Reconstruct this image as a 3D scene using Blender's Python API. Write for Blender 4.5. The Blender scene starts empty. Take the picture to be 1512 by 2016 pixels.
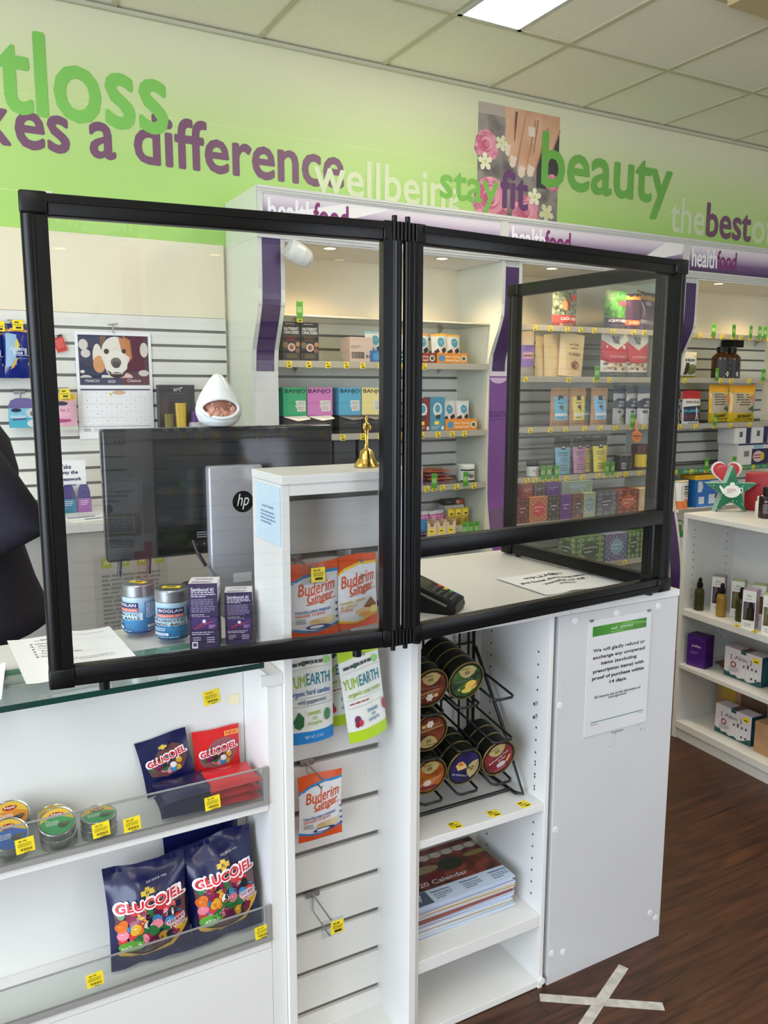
import bpy, bmesh, math, random
from mathutils import Matrix, Vector
random.seed(7)
SC = bpy.context.scene
COL = SC.collection
PI = math.pi

# ------------------------------------------------------------------ camera, world, lights, exposure
def look_matrix(pitch, roll, yaw):
    cy, sy, cp, sp = math.cos(yaw), math.sin(yaw), math.cos(pitch), math.sin(pitch)
    f = Vector((sy*cp, cy*cp, -sp)); r = Vector((cy, -sy, 0)); d = f.cross(r)
    r2 = math.cos(roll)*r + math.sin(roll)*d; d2 = -math.sin(roll)*r + math.cos(roll)*d
    return Matrix((r2, -d2, -f)).transposed()
cam_data = bpy.data.cameras.new('camera'); cam = bpy.data.objects.new('camera', cam_data); COL.objects.link(cam)
cam.matrix_world = Matrix.Translation((0, 0, 1.5)) @ look_matrix(math.radians(8.744), math.radians(-.105), math.radians(28.753)).to_4x4()
cam_data.sensor_fit = 'HORIZONTAL'; cam_data.sensor_width = 36.0; cam_data.lens = 36.0*1602.56/1512; cam_data.clip_start = .02
SC.camera = cam
SC.view_settings.view_transform = 'Standard'; SC.view_settings.look = 'None'
SC.view_settings.exposure = -0.07; SC.view_settings.gamma = 1.0; SC.view_settings.use_curve_mapping = False
SC.cycles.use_denoising = True
SC.cycles.max_bounces = 10; SC.cycles.transparent_max_bounces = 24; SC.cycles.sample_clamp_indirect = 6.0
SC.cycles.caustics_reflective = False; SC.cycles.caustics_refractive = False

world = bpy.data.worlds.new('sky'); SC.world = world; world.use_nodes = True
bg = world.node_tree.nodes['Background']; bg.inputs[0].default_value = (.62, .76, 1, 1); bg.inputs[1].default_value = 2.2

def area(name, loc, rot, sx, sy, power, col, spread=180):
    l = bpy.data.lights.new(name, 'AREA'); l.shape = 'RECTANGLE'; l.size = sx; l.size_y = sy; l.energy = power; l.color = col
    l.spread = math.radians(spread)
    o = bpy.data.objects.new(name, l); COL.objects.link(o); o.location = loc; o.rotation_euler = rot
    return o
# daylight through the shop front on the left and the glazing behind the photographer, plus an added fill at right
area('daylight_left_window', (-2.50, -.35, 1.50), (0, -PI/2, 0), 2.3, 3.4, 165, (.80, .90, 1))
area('daylight_front_window', (-1.2, -3.05, 1.55), (PI/2, 0, 0), 2.0, 2.2, 45, (.93, .96, 1))
area('daylight_right_window', (2.95, -3.05, 1.55), (PI/2, 0, 0), 2.3, 2.2, 42, (.93, .96, 1))  # added lamp: frontal fill for the right side, set at an invented window

# ------------------------------------------------------------------ materials
def lin(c):
    c = c/255
    return c/12.92 if c <= .04045 else ((c+.055)/1.055)**2.4
def rgb(c): return (lin(c[0]), lin(c[1]), lin(c[2]), 1)
_mats = {}
def M(c, rough=.5, metal=0, spec=.5, name=None):
    key = (tuple(c), rough, metal, spec)
    if key in _mats: return _mats[key]
    m = bpy.data.materials.new(name or 'surface_%d_%d_%d' % tuple(c)); m.use_nodes = True
    b = m.node_tree.nodes['Principled BSDF']
    b.inputs['Base Color'].default_value = rgb(c); b.inputs['Roughness'].default_value = rough
    b.inputs['Metallic'].default_value = metal; b.inputs['Specular IOR Level'].default_value = spec
    _mats[key] = m
    return m
def nodes(name):
    m = bpy.data.materials.new(name); m.use_nodes = True
    nt = m.node_tree
    return m, nt, nt.nodes['Principled BSDF'], nt.nodes['Material Output']
def N(nt, typ, **kw):
    n = nt.nodes.new(typ)
    for k, v in kw.items(): setattr(n, k, v)
    return n
def ramp(nt, stops):
    n = nt.nodes.new('ShaderNodeValToRGB'); els = n.color_ramp.elements
    els[0].position, els[0].color = stops[0][0], rgb(stops[0][1])
    els[1].position, els[1].color = stops[1][0], rgb(stops[1][1])
    for p, c in stops[2:]:
        e = els.new(p); e.color = rgb(c)
    return n
def axis_value(nt, axis, lo, hi):
    tc = N(nt, 'ShaderNodeTexCoord'); sp = N(nt, 'ShaderNodeSeparateXYZ'); mr = N(nt, 'ShaderNodeMapRange')
    nt.links.new(tc.outputs['Object'], sp.inputs[0]); nt.links.new(sp.outputs[axis], mr.inputs[0])
    mr.inputs[1].default_value = lo; mr.inputs[2].default_value = hi
    return mr.outputs[0]
def gradient(name, axis, lo, hi, stops, rough=.5):
    m, nt, b, o = nodes(name)
    r = ramp(nt, stops); nt.links.new(axis_value(nt, axis, lo, hi), r.inputs[0]); nt.links.new(r.outputs[0], b.inputs['Base Color'])
    b.inputs['Roughness'].default_value = rough
    return m
def mottled(name, c1, c2, scale, rough=.5, detail=4, bump=0, metal=0, stretch=(1, 1, 1)):
    m, nt, b, o = nodes(name)
    tc = N(nt, 'ShaderNodeTexCoord'); mp = N(nt, 'ShaderNodeMapping'); mp.inputs['Scale'].default_value = stretch
    nz = N(nt, 'ShaderNodeTexNoise'); nz.inputs['Scale'].default_value = scale; nz.inputs['Detail'].default_value = detail
    r = ramp(nt, [(.35, c1), (.65, c2)])
    nt.links.new(tc.outputs['Object'], mp.inputs[0]); nt.links.new(mp.outputs[0], nz.inputs['Vector'])
    nt.links.new(nz.outputs['Fac'], r.inputs[0]); nt.links.new(r.outputs[0], b.inputs['Base Color'])
    b.inputs['Roughness'].default_value = rough; b.inputs['Metallic'].default_value = metal
    if bump:
        bp = N(nt, 'ShaderNodeBump'); bp.inputs['Strength'].default_value = bump; bp.inputs['Distance'].default_value = .01
        nt.links.new(nz.outputs['Fac'], bp.inputs['Height']); nt.links.new(bp.outputs[0], b.inputs['Normal'])
    return m
def clear(name, tint=(255, 255, 255), ior=1.45, rough=0, veil=0, veil_col=(230, 235, 235)):
    # thin clear sheet: straight transmission plus a Fresnel mirror reflection, optionally a little milky
    m, nt, b, o = nodes(name); nt.nodes.remove(b)
    tr = N(nt, 'ShaderNodeBsdfTransparent'); tr.inputs[0].default_value = rgb(tint)
    gl = N(nt, 'ShaderNodeBsdfGlossy'); gl.inputs['Roughness'].default_value = rough
    fr = N(nt, 'ShaderNodeFresnel'); ge = N(nt, 'ShaderNodeNewGeometry'); mr = N(nt, 'ShaderNodeMapRange')
    mr.inputs[3].default_value = ior; mr.inputs[4].default_value = 1/ior        # same reflectance on both faces of the sheet
    nt.links.new(ge.outputs['Backfacing'], mr.inputs[0]); nt.links.new(mr.outputs[0], fr.inputs[0])
    mx = N(nt, 'ShaderNodeMixShader')
    base = tr.outputs[0]
    if veil:
        df = N(nt, 'ShaderNodeBsdfDiffuse'); df.inputs[0].default_value = rgb(veil_col)
        m2 = N(nt, 'ShaderNodeMixShader'); m2.inputs[0].default_value = veil
        nt.links.new(tr.outputs[0], m2.inputs[1]); nt.links.new(df.outputs[0], m2.inputs[2]); base = m2.outputs[0]
    nt.links.new(fr.outputs[0], mx.inputs[0]); nt.links.new(base, mx.inputs[1]); nt.links.new(gl.outputs[0], mx.inputs[2])
    nt.links.new(mx.outputs[0], o.inputs[0])
    return m
def glow(name, c, strength):
    m, nt, b, o = nodes(name); nt.nodes.remove(b)
    e = N(nt, 'ShaderNodeEmission'); e.inputs[0].default_value = rgb(c); e.inputs[1].default_value = strength
    nt.links.new(e.outputs[0], o.inputs[0])
    return m

WHITE = mottled('white_laminate', (226, 226, 224), (230, 230, 228), 3, .38)
GREYLAM = mottled('pale_grey_laminate', (204, 204, 206), (208, 208, 210), 3, .38)
CREAM = mottled('cream_panel', (230, 222, 196), (235, 227, 202), 2, .5)
SLATWHITE = mottled('white_slatwall', (224, 224, 218), (230, 230, 224), 3, .4)
GROOVE = M((120, 118, 114), .45, .3, name='grey_groove_insert')
BLACKAL = mottled('black_anodised_frame', (6, 6, 8), (9, 9, 11), 40, .3)
BLACKAL.node_tree.nodes['Principled BSDF'].inputs['Specular IOR Level'].default_value = .28
BLACK = M((9, 9, 10), .38, 0, .3, name='black_plastic')
BLACKWIRE = M((16, 16, 17), .4, name='black_coated_wire')
CHROME = M((176, 178, 180), .3, .75, name='chrome_wire')
SILVER = M((188, 188, 186), .3, 1, name='silver_metal')
PERSPEX = clear('clear_perspex')
ACRYLIC = clear('clear_acrylic', (244, 246, 245), 1.45, .02, .03)
GLASSTOP = clear('glass_sheet', (243, 248, 245), 1.5)
GLASSEDGE = M((24, 62, 54), .12, name='green_glass_edge')
SHELFGLASS = clear('shelf_glass', (205, 212, 206), 1.5, 0, .22, (185, 185, 172))
STRIP = M((168, 164, 150), .35, name='grey_ticket_strip')
YEL = M((246, 222, 40), .6, name='yellow_ticket')
INK = M((40, 36, 26), .7, name='dark_ink')
TALK = M((88, 168, 46), .5, name='green_talker')
PURPLE = M((66, 40, 92), .25, name='purple_panel')
ALU = M((205, 206, 200), .35, .1, name='pale_aluminium')
PAPER = M((240, 241, 245), .7, name='white_paper')

# ------------------------------------------------------------------ printed shapes: normalised to the face they lie on
def r(u0, v0, u1, v1, c): return ('r', u0, v0, u1, v1, c)
def e(u, v, ru, rv, c): return ('e', u, v, ru, rv, c)
def t(s, u, v, w, h, c, bold=0, shear=0, rot=0): return ('t', s, u, v, w, h, c, bold, shear, rot)
def p(pts, c): return ('p', pts, c)
def l(u0, v0, u1, v1, n, c): return ('l', u0, v0, u1, v1, n, c)
_txt = {}
def text_geo(s, bold, shear):
    k = (s, bold, shear)
    if k not in _txt:
        cu = bpy.data.curves.new('lettering', 'FONT'); cu.body = s; cu.resolution_u = 3; cu.offset = bold; cu.shear = shear
        ob = bpy.data.objects.new('lettering', cu)
        me = bpy.data.meshes.new_from_object(ob)
        vs = [(v.co.x, v.co.y) for v in me.vertices]; fs = [tuple(f.vertices) for f in me.polygons]
        bpy.data.objects.remove(ob); bpy.data.curves.remove(cu); bpy.data.meshes.remove(me)
        x0 = min(v[0] for v in vs); x1 = max(v[0] for v in vs); y0 = min(v[1] for v in vs); y1 = max(v[1] for v in vs)
        w = max(x1-x0, 1e-4); h = max(y1-y0, 1e-4)
        _txt[k] = ([((a-x0)/w-.5, (b-y0)/h-.5) for a, b in vs], fs, w/h)
    return _txt[k]
def asmat(c): return c if isinstance(c, bpy.types.Material) else M(c, .45)
def shapes_geo(shapes, W, H):
    """list of (verts in metres, faces, material, layer) for printed shapes on a W x H face (origin bottom left)"""
    out = []
    for i, s in enumerate(shapes):
        k = s[0]
        if k == 'r':
            _, a, b, c, d, m = s; vs = [(a*W, b*H), (c*W, b*H), (c*W, d*H), (a*W, d*H)]; out.append((vs, [(0, 1, 2, 3)], asmat(m), i+1))
        elif k == 'e':
            _, u, v, ru, rv, m = s; n = 20
            out.append(([(u*W+ru*W*math.cos(2*PI*j/n), v*H+rv*H*math.sin(2*PI*j/n)) for j in range(n)], [tuple(range(n))], asmat(m), i+1))
        elif k == 'p':
            out.append(([(a*W, b*H) for a, b in s[1]], [tuple(range(len(s[1])))], asmat(s[2]), i+1))
        elif k == 't':
            _, st, u, v, w, h, m, bold, shear, rot = s
            vs, fs, asp = text_geo(st, 0, shear)
            if w is None: tw = h*H*asp; th = h*H
            elif h is None: tw = w*W; th = tw/asp
            else: tw = w*W; th = h*H
            ca, sa = math.cos(rot), math.sin(rot)
            dd = th*bold*1.3
            for ox, oz in ([(0, 0)] if bold <= 0 else [(dd, 0), (-dd, 0), (0, dd), (0, -dd)] if bold < .05 else [(dd*math.cos(PI*q/4), dd*math.sin(PI*q/4)) for q in range(8)]):
                out.append(([(u*W+a*tw*ca-b*th*sa+ox, v*H+a*tw*sa+b*th*ca+oz) for a, b in vs], fs, asmat(m), i+1))
        elif k == 'l':
            _, a, b, c, d, n, m = s; rnd = random.Random(int((a+b*3+c*7+n)*1000)); vs = []; fs = []
            st = (d-b)/max(n, 1)
            for j in range(n):
                x = a; y = d-st*(j+.75); end = a+(c-a)*(rnd.uniform(.55, 1) if j == n-1 else rnd.uniform(.86, 1))
                while x < end-.01:
                    x2 = min(x+(c-a)*rnd.uniform(.07, .2), end)
                    q = len(vs); vs += [(x*W, y*H), (x2*W, y*H), (x2*W, (y+st*.45)*H), (x*W, (y+st*.45)*H)]; fs.append((q, q+1, q+2, q+3))
                    x = x2+(c-a)*.03
            if fs: out.append((vs, fs, asmat(m), i+1))
    return [(a, b, c, k+1) for k, (a, b, c, _) in enumerate(out)]      # every shape on a layer of its own

# ------------------------------------------------------------------ mesh builder
class Mesh:
    def __init__(s): s.v = []; s.f = []; s.fm = []; s.fs = []; s.mats = []
    def mi(s, m):
        if m not in s.mats: s.mats.append(m)
        return s.mats.index(m)
    def add(s, vs, fs, m, smooth=False):
        b = len(s.v); s.v += [tuple(v) for v in vs]
        ms = m if isinstance(m, list) else None
        for i, f in enumerate(fs):
            s.f.append(tuple(j+b for j in f)); s.fm.append(s.mi(ms[i] if ms else m)); s.fs.append(smooth)
        return s
    def box(s, x0, x1, y0, y1, z0, z1, m, mat=None):
        vs = [(x0, y0, z0), (x1, y0, z0), (x1, y1, z0), (x0, y1, z0), (x0, y0, z1), (x1, y0, z1), (x1, y1, z1), (x0, y1, z1)]
        if mat: vs = [tuple(mat @ Vector(v)) for v in vs]
        # faces: bottom, top, front(-y), right, back, left
        return s.add(vs, [(0, 3, 2, 1), (4, 5, 6, 7), (0, 1, 5, 4), (1, 2, 6, 5), (2, 3, 7, 6), (3, 0, 4, 7)], m)
    def rbox(s, x0, x1, y0, y1, z0, z1, m, rad, seg=2, mat=None):
        bm = bmesh.new(); bmesh.ops.create_cube(bm, size=1)
        for v in bm.verts: v.co = Vector(((x0+x1)/2+v.co.x*(x1-x0), (y0+y1)/2+v.co.y*(y1-y0), (z0+z1)/2+v.co.z*(z1-z0)))
        bmesh.ops.bevel(bm, geom=bm.edges[:], offset=rad, segments=seg, profile=.5, affect='EDGES')
        return s.bm(bm, m, True, mat)
    def bm(s, bm, m, smooth=False, mat=None):
        bm.verts.index_update()
        vs = [tuple(mat @ v.co) if mat else tuple(v.co) for v in bm.verts]
        s.add(vs, [[v.index for v in f.verts] for f in bm.faces], m, smooth); bm.free()
        return s
    def quad(s, pts, m): return s.add(pts, [tuple(range(len(pts)))], m)
    def prism(s, pts, axis, a0, a1, m, side=None, smooth=False):
        k = len(pts)
        def P(q, a): return {'x': (a, q[0], q[1]), 'y': (q[0], a, q[1]), 'z': (q[0], q[1], a)}[axis]
        vs = [P(q, a0) for q in pts]+[P(q, a1) for q in pts]
        s.add(vs, [tuple(range(k))[::-1], tuple(range(k, 2*k))], m)
        return s.add(vs, [(i, (i+1) % k, k+(i+1) % k, k+i) for i in range(k)], side or m, smooth)
    def lathe(s, prof, m, c=(0, 0, 0), seg=24, mat=None, smooth=True, sx=1, sy=1, caps=True):
        n = len(prof); vs = []
        for (rr, z) in prof:
            for j in range(seg):
                a = 2*PI*j/seg; vs.append((c[0]+rr*sx*math.cos(a), c[1]+rr*sy*math.sin(a), c[2]+z))
        if mat: vs = [tuple(mat @ Vector(v)) for v in vs]
        for i in range(n-1):
            mm = m[i] if isinstance(m, list) else m
            sm = smooth and abs(prof[i][0]-prof[i+1][0]) < 3*abs(prof[i][1]-prof[i+1][1])+1e-9
            b = len(s.v)
            fs = [(i*seg+j, i*seg+(j+1) % seg, (i+1)*seg+(j+1) % seg, (i+1)*seg+j) for j in range(seg)]
            ring = vs[i*seg:(i+2)*seg]
            s.add(ring, [tuple(q-i*seg for q in f) for f in fs], mm, sm)
        if caps:
            if prof[0][0] > 1e-4: s.add(vs[:seg], [tuple(range(seg))[::-1]], m[0] if isinstance(m, list) else m)
            if prof[-1][0] > 1e-4: s.add(vs[-seg:], [tuple(range(seg))], m[-1] if isinstance(m, list) else m)
        return s
    def tube(s, pts, rad, m, seg=6, closed=False):
        pts = [Vector(q) for q in pts]; n = len(pts); vs = []
        x = None
        for i, q in enumerate(pts):
            a = pts[i-1] if (i > 0 or closed) else q; b = pts[(i+1) % n] if (i < n-1 or closed) else q
            d1 = (q-a); d2 = (b-q)
            d = (d1.normalized() if d1.length > 1e-9 else Vector()) + (d2.normalized() if d2.length > 1e-9 else Vector())
            d = d.normalized() if d.length > 1e-6 else Vector((0, 0, 1))
            if x is None: x = d.cross(Vector((0, 0, 1)) if abs(d.z) < .9 else Vector((1, 0, 0)))
            else: x = x-d*x.dot(d)
            if x.length < 1e-4: x = d.cross(Vector((1, 0, 0)) if abs(d.x) < .9 else Vector((0, 1, 0)))
            x.normalize(); y = d.cross(x).normalized()
            rr = rad[i] if isinstance(rad, (list, tuple)) else rad
            for j in range(seg):
                an = 2*PI*j/seg; vs.append(tuple(q+(x*math.cos(an)+y*math.sin(an))*rr))
        fs = []
        for i in range(n if closed else n-1):
            k = (i+1) % n
            fs += [(i*seg+j, i*seg+(j+1) % seg, k*seg+(j+1) % seg, k*seg+j) for j in range(seg)]
        s.add(vs, fs, m, True)
        if not closed: s.add(vs[:seg], [tuple(range(seg))[::-1]], m); s.add(vs[-seg:], [tuple(range(seg))], m)
        return s
    def print_on(s, shapes, W, H, o, u, v, gap=.00025):
        """printed shapes on a flat face: o = bottom-left corner, u and v = unit directions"""
        o = Vector(o); u = Vector(u).normalized(); v = Vector(v).normalized(); n = u.cross(v)
        geo = shapes_geo(shapes, W, H); gap = min(gap, .0015/max(len(geo), 1))
        for vs, fs, m, k in geo:
            s.add([o+u*a+v*b+n*gap*k for a, b in vs], fs, m)
        return s
    def print_map(s, shapes, W, H, fn, nu=8, nv=10, smooth=True):
        """printed shapes wrapped on a curved face: fn(u, v, lift) -> point, u and v in 0..1"""
        bm = bmesh.new(); mats = []
        geo = shapes_geo(shapes, W, H); gap = min(.0003, .004/max(len(geo), 1))
        for vs, fs, m, k in geo:
            if m not in mats: mats.append(m)
            bv = [bm.verts.new((a, b, k)) for a, b in vs]
            for f in fs:
                try: fa = bm.faces.new([bv[i] for i in f]); fa.material_index = mats.index(m)
                except ValueError: pass
        if nu:
            for i in range(1, nu):
                bmesh.ops.bisect_plane(bm, geom=bm.verts[:]+bm.edges[:]+bm.faces[:], plane_co=(W*i/nu, 0, 0), plane_no=(1, 0, 0))
        if nv:
            for i in range(1, nv):
                bmesh.ops.bisect_plane(bm, geom=bm.verts[:]+bm.edges[:]+bm.faces[:], plane_co=(0, H*i/nv, 0), plane_no=(0, 1, 0))
        bm.verts.index_update()
        vs = [fn(min(max(q.co.x/W, 0), 1), min(max(q.co.y/H, 0), 1), .0002+gap*q.co.z) for q in bm.verts]
        s.add(vs, [[q.index for q in f.verts] for f in bm.faces], [mats[f.material_index] for f in bm.faces], smooth)
        bm.free()
        return s
    def build(s, name, parent=None, loc=None, rotz=0, rot=None, bevel=0):
        me = bpy.data.meshes.new(name); me.from_pydata(s.v, [], s.f)
        for m in s.mats: me.materials.append(m)
        me.polygons.foreach_set('material_index', s.fm); me.polygons.foreach_set('use_smooth', s.fs); me.update()
        o = bpy.data.objects.new(name, me); COL.objects.link(o)
        if parent: o.parent = parent
        if loc is not None: o.location = loc
        o.rotation_euler = rot if rot else (0, 0, rotz)
        if bevel:
            b = o.modifiers.new('soft_edges', 'BEVEL'); b.width = bevel; b.segments = 2; b.limit_method = 'ANGLE'
        return o
def tag(o, label, cat, group=None):
    o['label'] = label; o['category'] = cat
    if group: o['group'] = group
    return o
def thing(name, label, cat, loc=(0, 0, 0), rotz=0, group=None, rot=None):
    o = bpy.data.objects.new(name, None); COL.objects.link(o); o.empty_display_size = .05
    o.location = loc; o.rotation_euler = rot if rot else (0, 0, rotz)
    return tag(o, label, cat, group)
def struct(o): o['kind'] = 'structure'; return o
def B(x0, x1, y0, y1, z0, z1, m): return Mesh().box(x0, x1, y0, y1, z0, z1, m)
def dup(o, parent=None, loc=None):
    c = o.copy(); COL.objects.link(c)
    if parent is not None: c.parent = parent
    if loc is not None: c.location = loc
    for k in list(o.children): dup(k, c)
    return c
# ------------------------------------------------------------------ the room
WX0, WX1, WY0, WY1, CZ = -2.6, 6.0, -3.2, 3.565, 2.98
def floor_material():
    m, nt, b, o = nodes('dark_wood_planks')
    tc = N(nt, 'ShaderNodeTexCoord'); mp = N(nt, 'ShaderNodeMapping'); mp.inputs['Scale'].default_value = (1.1, 14, 1)
    nz = N(nt, 'ShaderNodeTexNoise'); nz.inputs['Scale'].default_value = 3.2; nz.inputs['Detail'].default_value = 7; nz.inputs['Distortion'].default_value = 1.6
    rp = ramp(nt, [(.3, (40, 20, 11)), (.5, (66, 37, 21)), (.72, (88, 53, 31))])
    br = N(nt, 'ShaderNodeTexBrick'); br.offset = .37; br.inputs['Scale'].default_value = 1
    br.inputs['Brick Width'].default_value = 1.2; br.inputs['Row Height'].default_value = .15; br.inputs['Mortar Size'].default_value = .0018
    br.inputs['Color1'].default_value = (.92, .92, .92, 1); br.inputs['Color2'].default_value = (1.12, 1.1, 1.05, 1); br.inputs['Mortar'].default_value = (.45, .42, .4, 1)
    mx = N(nt, 'ShaderNodeMix', data_type='RGBA', blend_type='MULTIPLY'); mx.inputs[0].default_value = 1
    nt.links.new(tc.outputs['Object'], mp.inputs[0]); nt.links.new(mp.outputs[0], nz.inputs['Vector']); nt.links.new(tc.outputs['Object'], br.inputs['Vector'])
    nt.links.new(nz.outputs['Fac'], rp.inputs[0]); nt.links.new(rp.outputs[0], mx.inputs[6]); nt.links.new(br.outputs['Color'], mx.inputs[7])
    nt.links.new(mx.outputs[2], b.inputs['Base Color']); b.inputs['Roughness'].default_value = .42
    return m
struct(B(WX0-.1, WX1+.1, WY0-.1, WY1+.1, -.1, 0, floor_material()).build('floor'))

CEIL = mottled('ceiling_tile', (238, 233, 215), (242, 237, 219), 60, .9, 2)
TBAR = M((196, 190, 164), .5, name='ceiling_grid_bar')
m = B(WX0-.1, WX1+.1, WY0-.1, WY1+.1, CZ, CZ+.1, CEIL)
gx = [.73+.604*k for k in range(-5, 9)]; gy = [2.958-.604*k for k in range(0, 10)]
for x in gx: m.box(x-.012, x+.012, WY0, WY1, CZ-.006, CZ, TBAR)
for y in gy: m.box(WX0, WX1, y-.012, y+.012, CZ-.007, CZ, TBAR)
struct(m.build('ceiling'))
struct(B(WX0, WX1, WY1-.022, WY1, CZ-.022, CZ-.0075, M((196, 194, 172), .5)).build('trim_1'))
struct(B(2.78, 5.9, 1.2, 2.335, CZ-.034, CZ-.0075, M((196, 178, 138), .6)).build('trim_2'))

# back wall: cream below, printed green fading to cream above, with the lettering and the photo print as parts
GREENWALL = gradient('green_wall_print', 'Z', 2.10, 2.98, [(0, (168, 214, 112)), (.36, (178, 216, 126)), (.62, (202, 218, 156)), (.85, (222, 222, 188)), (1, (224, 222, 192))], .55)
m = B(WX0-.1, WX1+.1, WY1, WY1+.12, 0, 2.105, CREAM)
m.box(WX0-.1, WX1+.1, WY1-.001, WY1+.12, 2.105, CZ, GREENWALL)
SEAM = M((214, 226, 170), .5)
for z in (2.245, 2.60, 2.72): m.box(WX0, WX1, WY1-.0016, WY1-.001, z, z+.0025, SEAM)
wall = struct(m.build('wall_back'))
def word(s, x0, x1, z0, z1, c, fat, lift=.002):
    m = Mesh(); vs, fs, asp = text_geo(s, 0, 0)
    cx, cz = (x0+x1)/2, (z0+z1)/2; w, h = x1-x0-2*fat, z1-z0-2*fat
    for k in range(8 if fat else 1):
        ox, oz = fat*math.cos(PI*k/4), fat*math.sin(PI*k/4)
        m.add([(cx+a*w+ox, WY1-lift-.00004*k, cz+b*h+oz) for a, b in vs], fs, asmat(c))
    m.build('wall_lettering', wall)
LGREEN = (128, 196, 92); PURP = (122, 82, 110); PALE = (216, 224, 190)
word('mak', -.02, .332, 2.402, 2.600, PURP, 0.0055)
word('es a difference', .345, 1.742, 2.400, 2.607, PURP, 0.0055)
word('weigh', -.42, .285, 2.445, 2.834, LGREEN, 0.0075, .0024)
word('tloss', .29, .935, 2.523, 2.834, LGREEN, 0.0075, .0024)
word('wellbein', 1.587, 2.30, 2.372, 2.545, PALE, 0.003, .0028)
word('g', 2.305, 2.39, 2.335, 2.475, PALE, 0.003, .0028)
word('stay', 2.266, 2.625, 2.372, 2.557, (130, 190, 92), 0.0035, .0036)
word('fit', 2.632, 2.815, 2.412, 2.608, (112, 72, 118), 0.0055, .0040)
word('beauty', 2.896, 3.867, 2.462, 2.829, (116, 178, 84), 0.007, .0042)
word('the', 3.868, 4.160, 2.404, 2.604, PALE, 0.003)
word('best', 4.173, 4.585, 2.402, 2.604, PURP, 0.006)
word('of', 4.592, 4.80, 2.402, 2.60, PALE, 0.003)
# photo print of a hand over flowers
SKINP = mottled('photo_print_skin', (206, 156, 124), (222, 180, 150), 6, .6); SKIN = SKINP; NAIL = (232, 214, 200)
STONE = mottled('photo_print_stone', (106, 100, 98), (164, 154, 146), 9, .6, 6)
ph = Mesh()
def petals(u, v, rr, c, n=5, rot=0.):
    out = []
    for k in range(n):
        a = rot+2*PI*k/n; out.append(p([(u+rr*.25*math.cos(a-1), v+rr*.25*math.sin(a-1)), (u+rr*.8*math.cos(a-.4), v+rr*.8*math.sin(a-.4)), (u+rr*math.cos(a), v+rr*math.sin(a)), (u+rr*.8*math.cos(a+.4), v+rr*.8*math.sin(a+.4)), (u+rr*.25*math.cos(a+1), v+rr*.25*math.sin(a+1))], c))
    return out+[e(u, v, rr*.2, rr*.2, (222, 214, 120))]
ROSE = mottled('photo_print_rose', (176, 76, 112), (236, 168, 184), 28, .6, 3)
def rose(u, v, rr):
    out = [e(u, v, rr, rr, ROSE), e(u+rr*.5, v-rr*.5, rr*.6, rr*.55, ROSE), e(u-rr*.55, v-rr*.3, rr*.55, rr*.6, ROSE)]
    for k, c in enumerate([(224, 150, 170), (204, 108, 138), (228, 164, 180), (196, 94, 126), (214, 130, 154)]):
        f = .82-.15*k; out.append(e(u+.08*rr*(-1)**k, v+.06*rr*(k % 3-1), rr*f, rr*f*.92, c))
    return out
def finger(x0, y0, x1, y1, w, nail=True):
    dx, dy = x1-x0, y1-y0; L = math.hypot(dx, dy); nx, ny = -dy/L*w, dx/L*w
    out = [p([(x0-nx*1.15, y0-ny*1.15), (x0+nx*1.15, y0+ny*1.15), (x1+nx, y1+ny), (x1, y1-w*.9), (x1-nx, y1-ny)][::1], SKIN)]
    out.append(p([(x0+nx*.75, y0+ny*.75), (x0+nx*1.15, y0+ny*1.15), (x1+nx, y1+ny), (x1+nx*.7, y1+ny*.7)], (190, 138, 108)))
    if nail:
        ux, uy = dx/L, dy/L
        out.append(p([(x1-nx*.7-ux*.06, y1-ny*.7-uy*.06), (x1+nx*.7-ux*.06, y1+ny*.7-uy*.06), (x1+nx*.6+ux*.03, y1+ny*.6+uy*.03), (x1+ux*.05, y1+uy*.05), (x1-nx*.6+ux*.03, y1-ny*.6+uy*.03)], NAIL))
    return out
S = [r(0, 0, 1, 1, STONE), r(.72, .30, 1, .86, (72, 68, 70)), r(0, .9, .4, 1, (186, 172, 160))]
S += [p([(.31, 1), (1, 1), (1, .86), (.86, .70), (.34, .72)], SKINP)]
S += finger(.40, .98, .36, .60, .052, True)+finger(.52, .96, .42, .50, .056)+finger(.64, .94, .53, .42, .058)+finger(.80, .90, .64, .44, .058)+finger(.96, .90, .82, .56, .05)
S += [p([(.60, .86), (.68, .86), (.69, .77), (.61, .77)], NAIL), p([(.44, .97), (.47, .97), (.44, .70), (.43, .70)], (120, 84, 70)), p([(.715, .93), (.73, .93), (.68, .62), (.67, .62)], (150, 104, 82))]
S += rose(.10, .63, .13)+petals(.28, .66, .08, (226, 226, 196))+petals(.09, .47, .09, (236, 234, 204), 5, .4)
S += rose(.16, .15, .19)+rose(.60, .06, .16)+rose(.92, .37, .08)+petals(.70, .21, .09, (240, 238, 206), 5, .3)+petals(.86, .07, .10, (214, 214, 176), 5, .9)
ph.print_on(S, .525, .53, (2.488, WY1-.0022, 2.38), (1, 0, 0), (0, 0, 1), .00004)
ph.build('wall_photo', wall)

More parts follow.
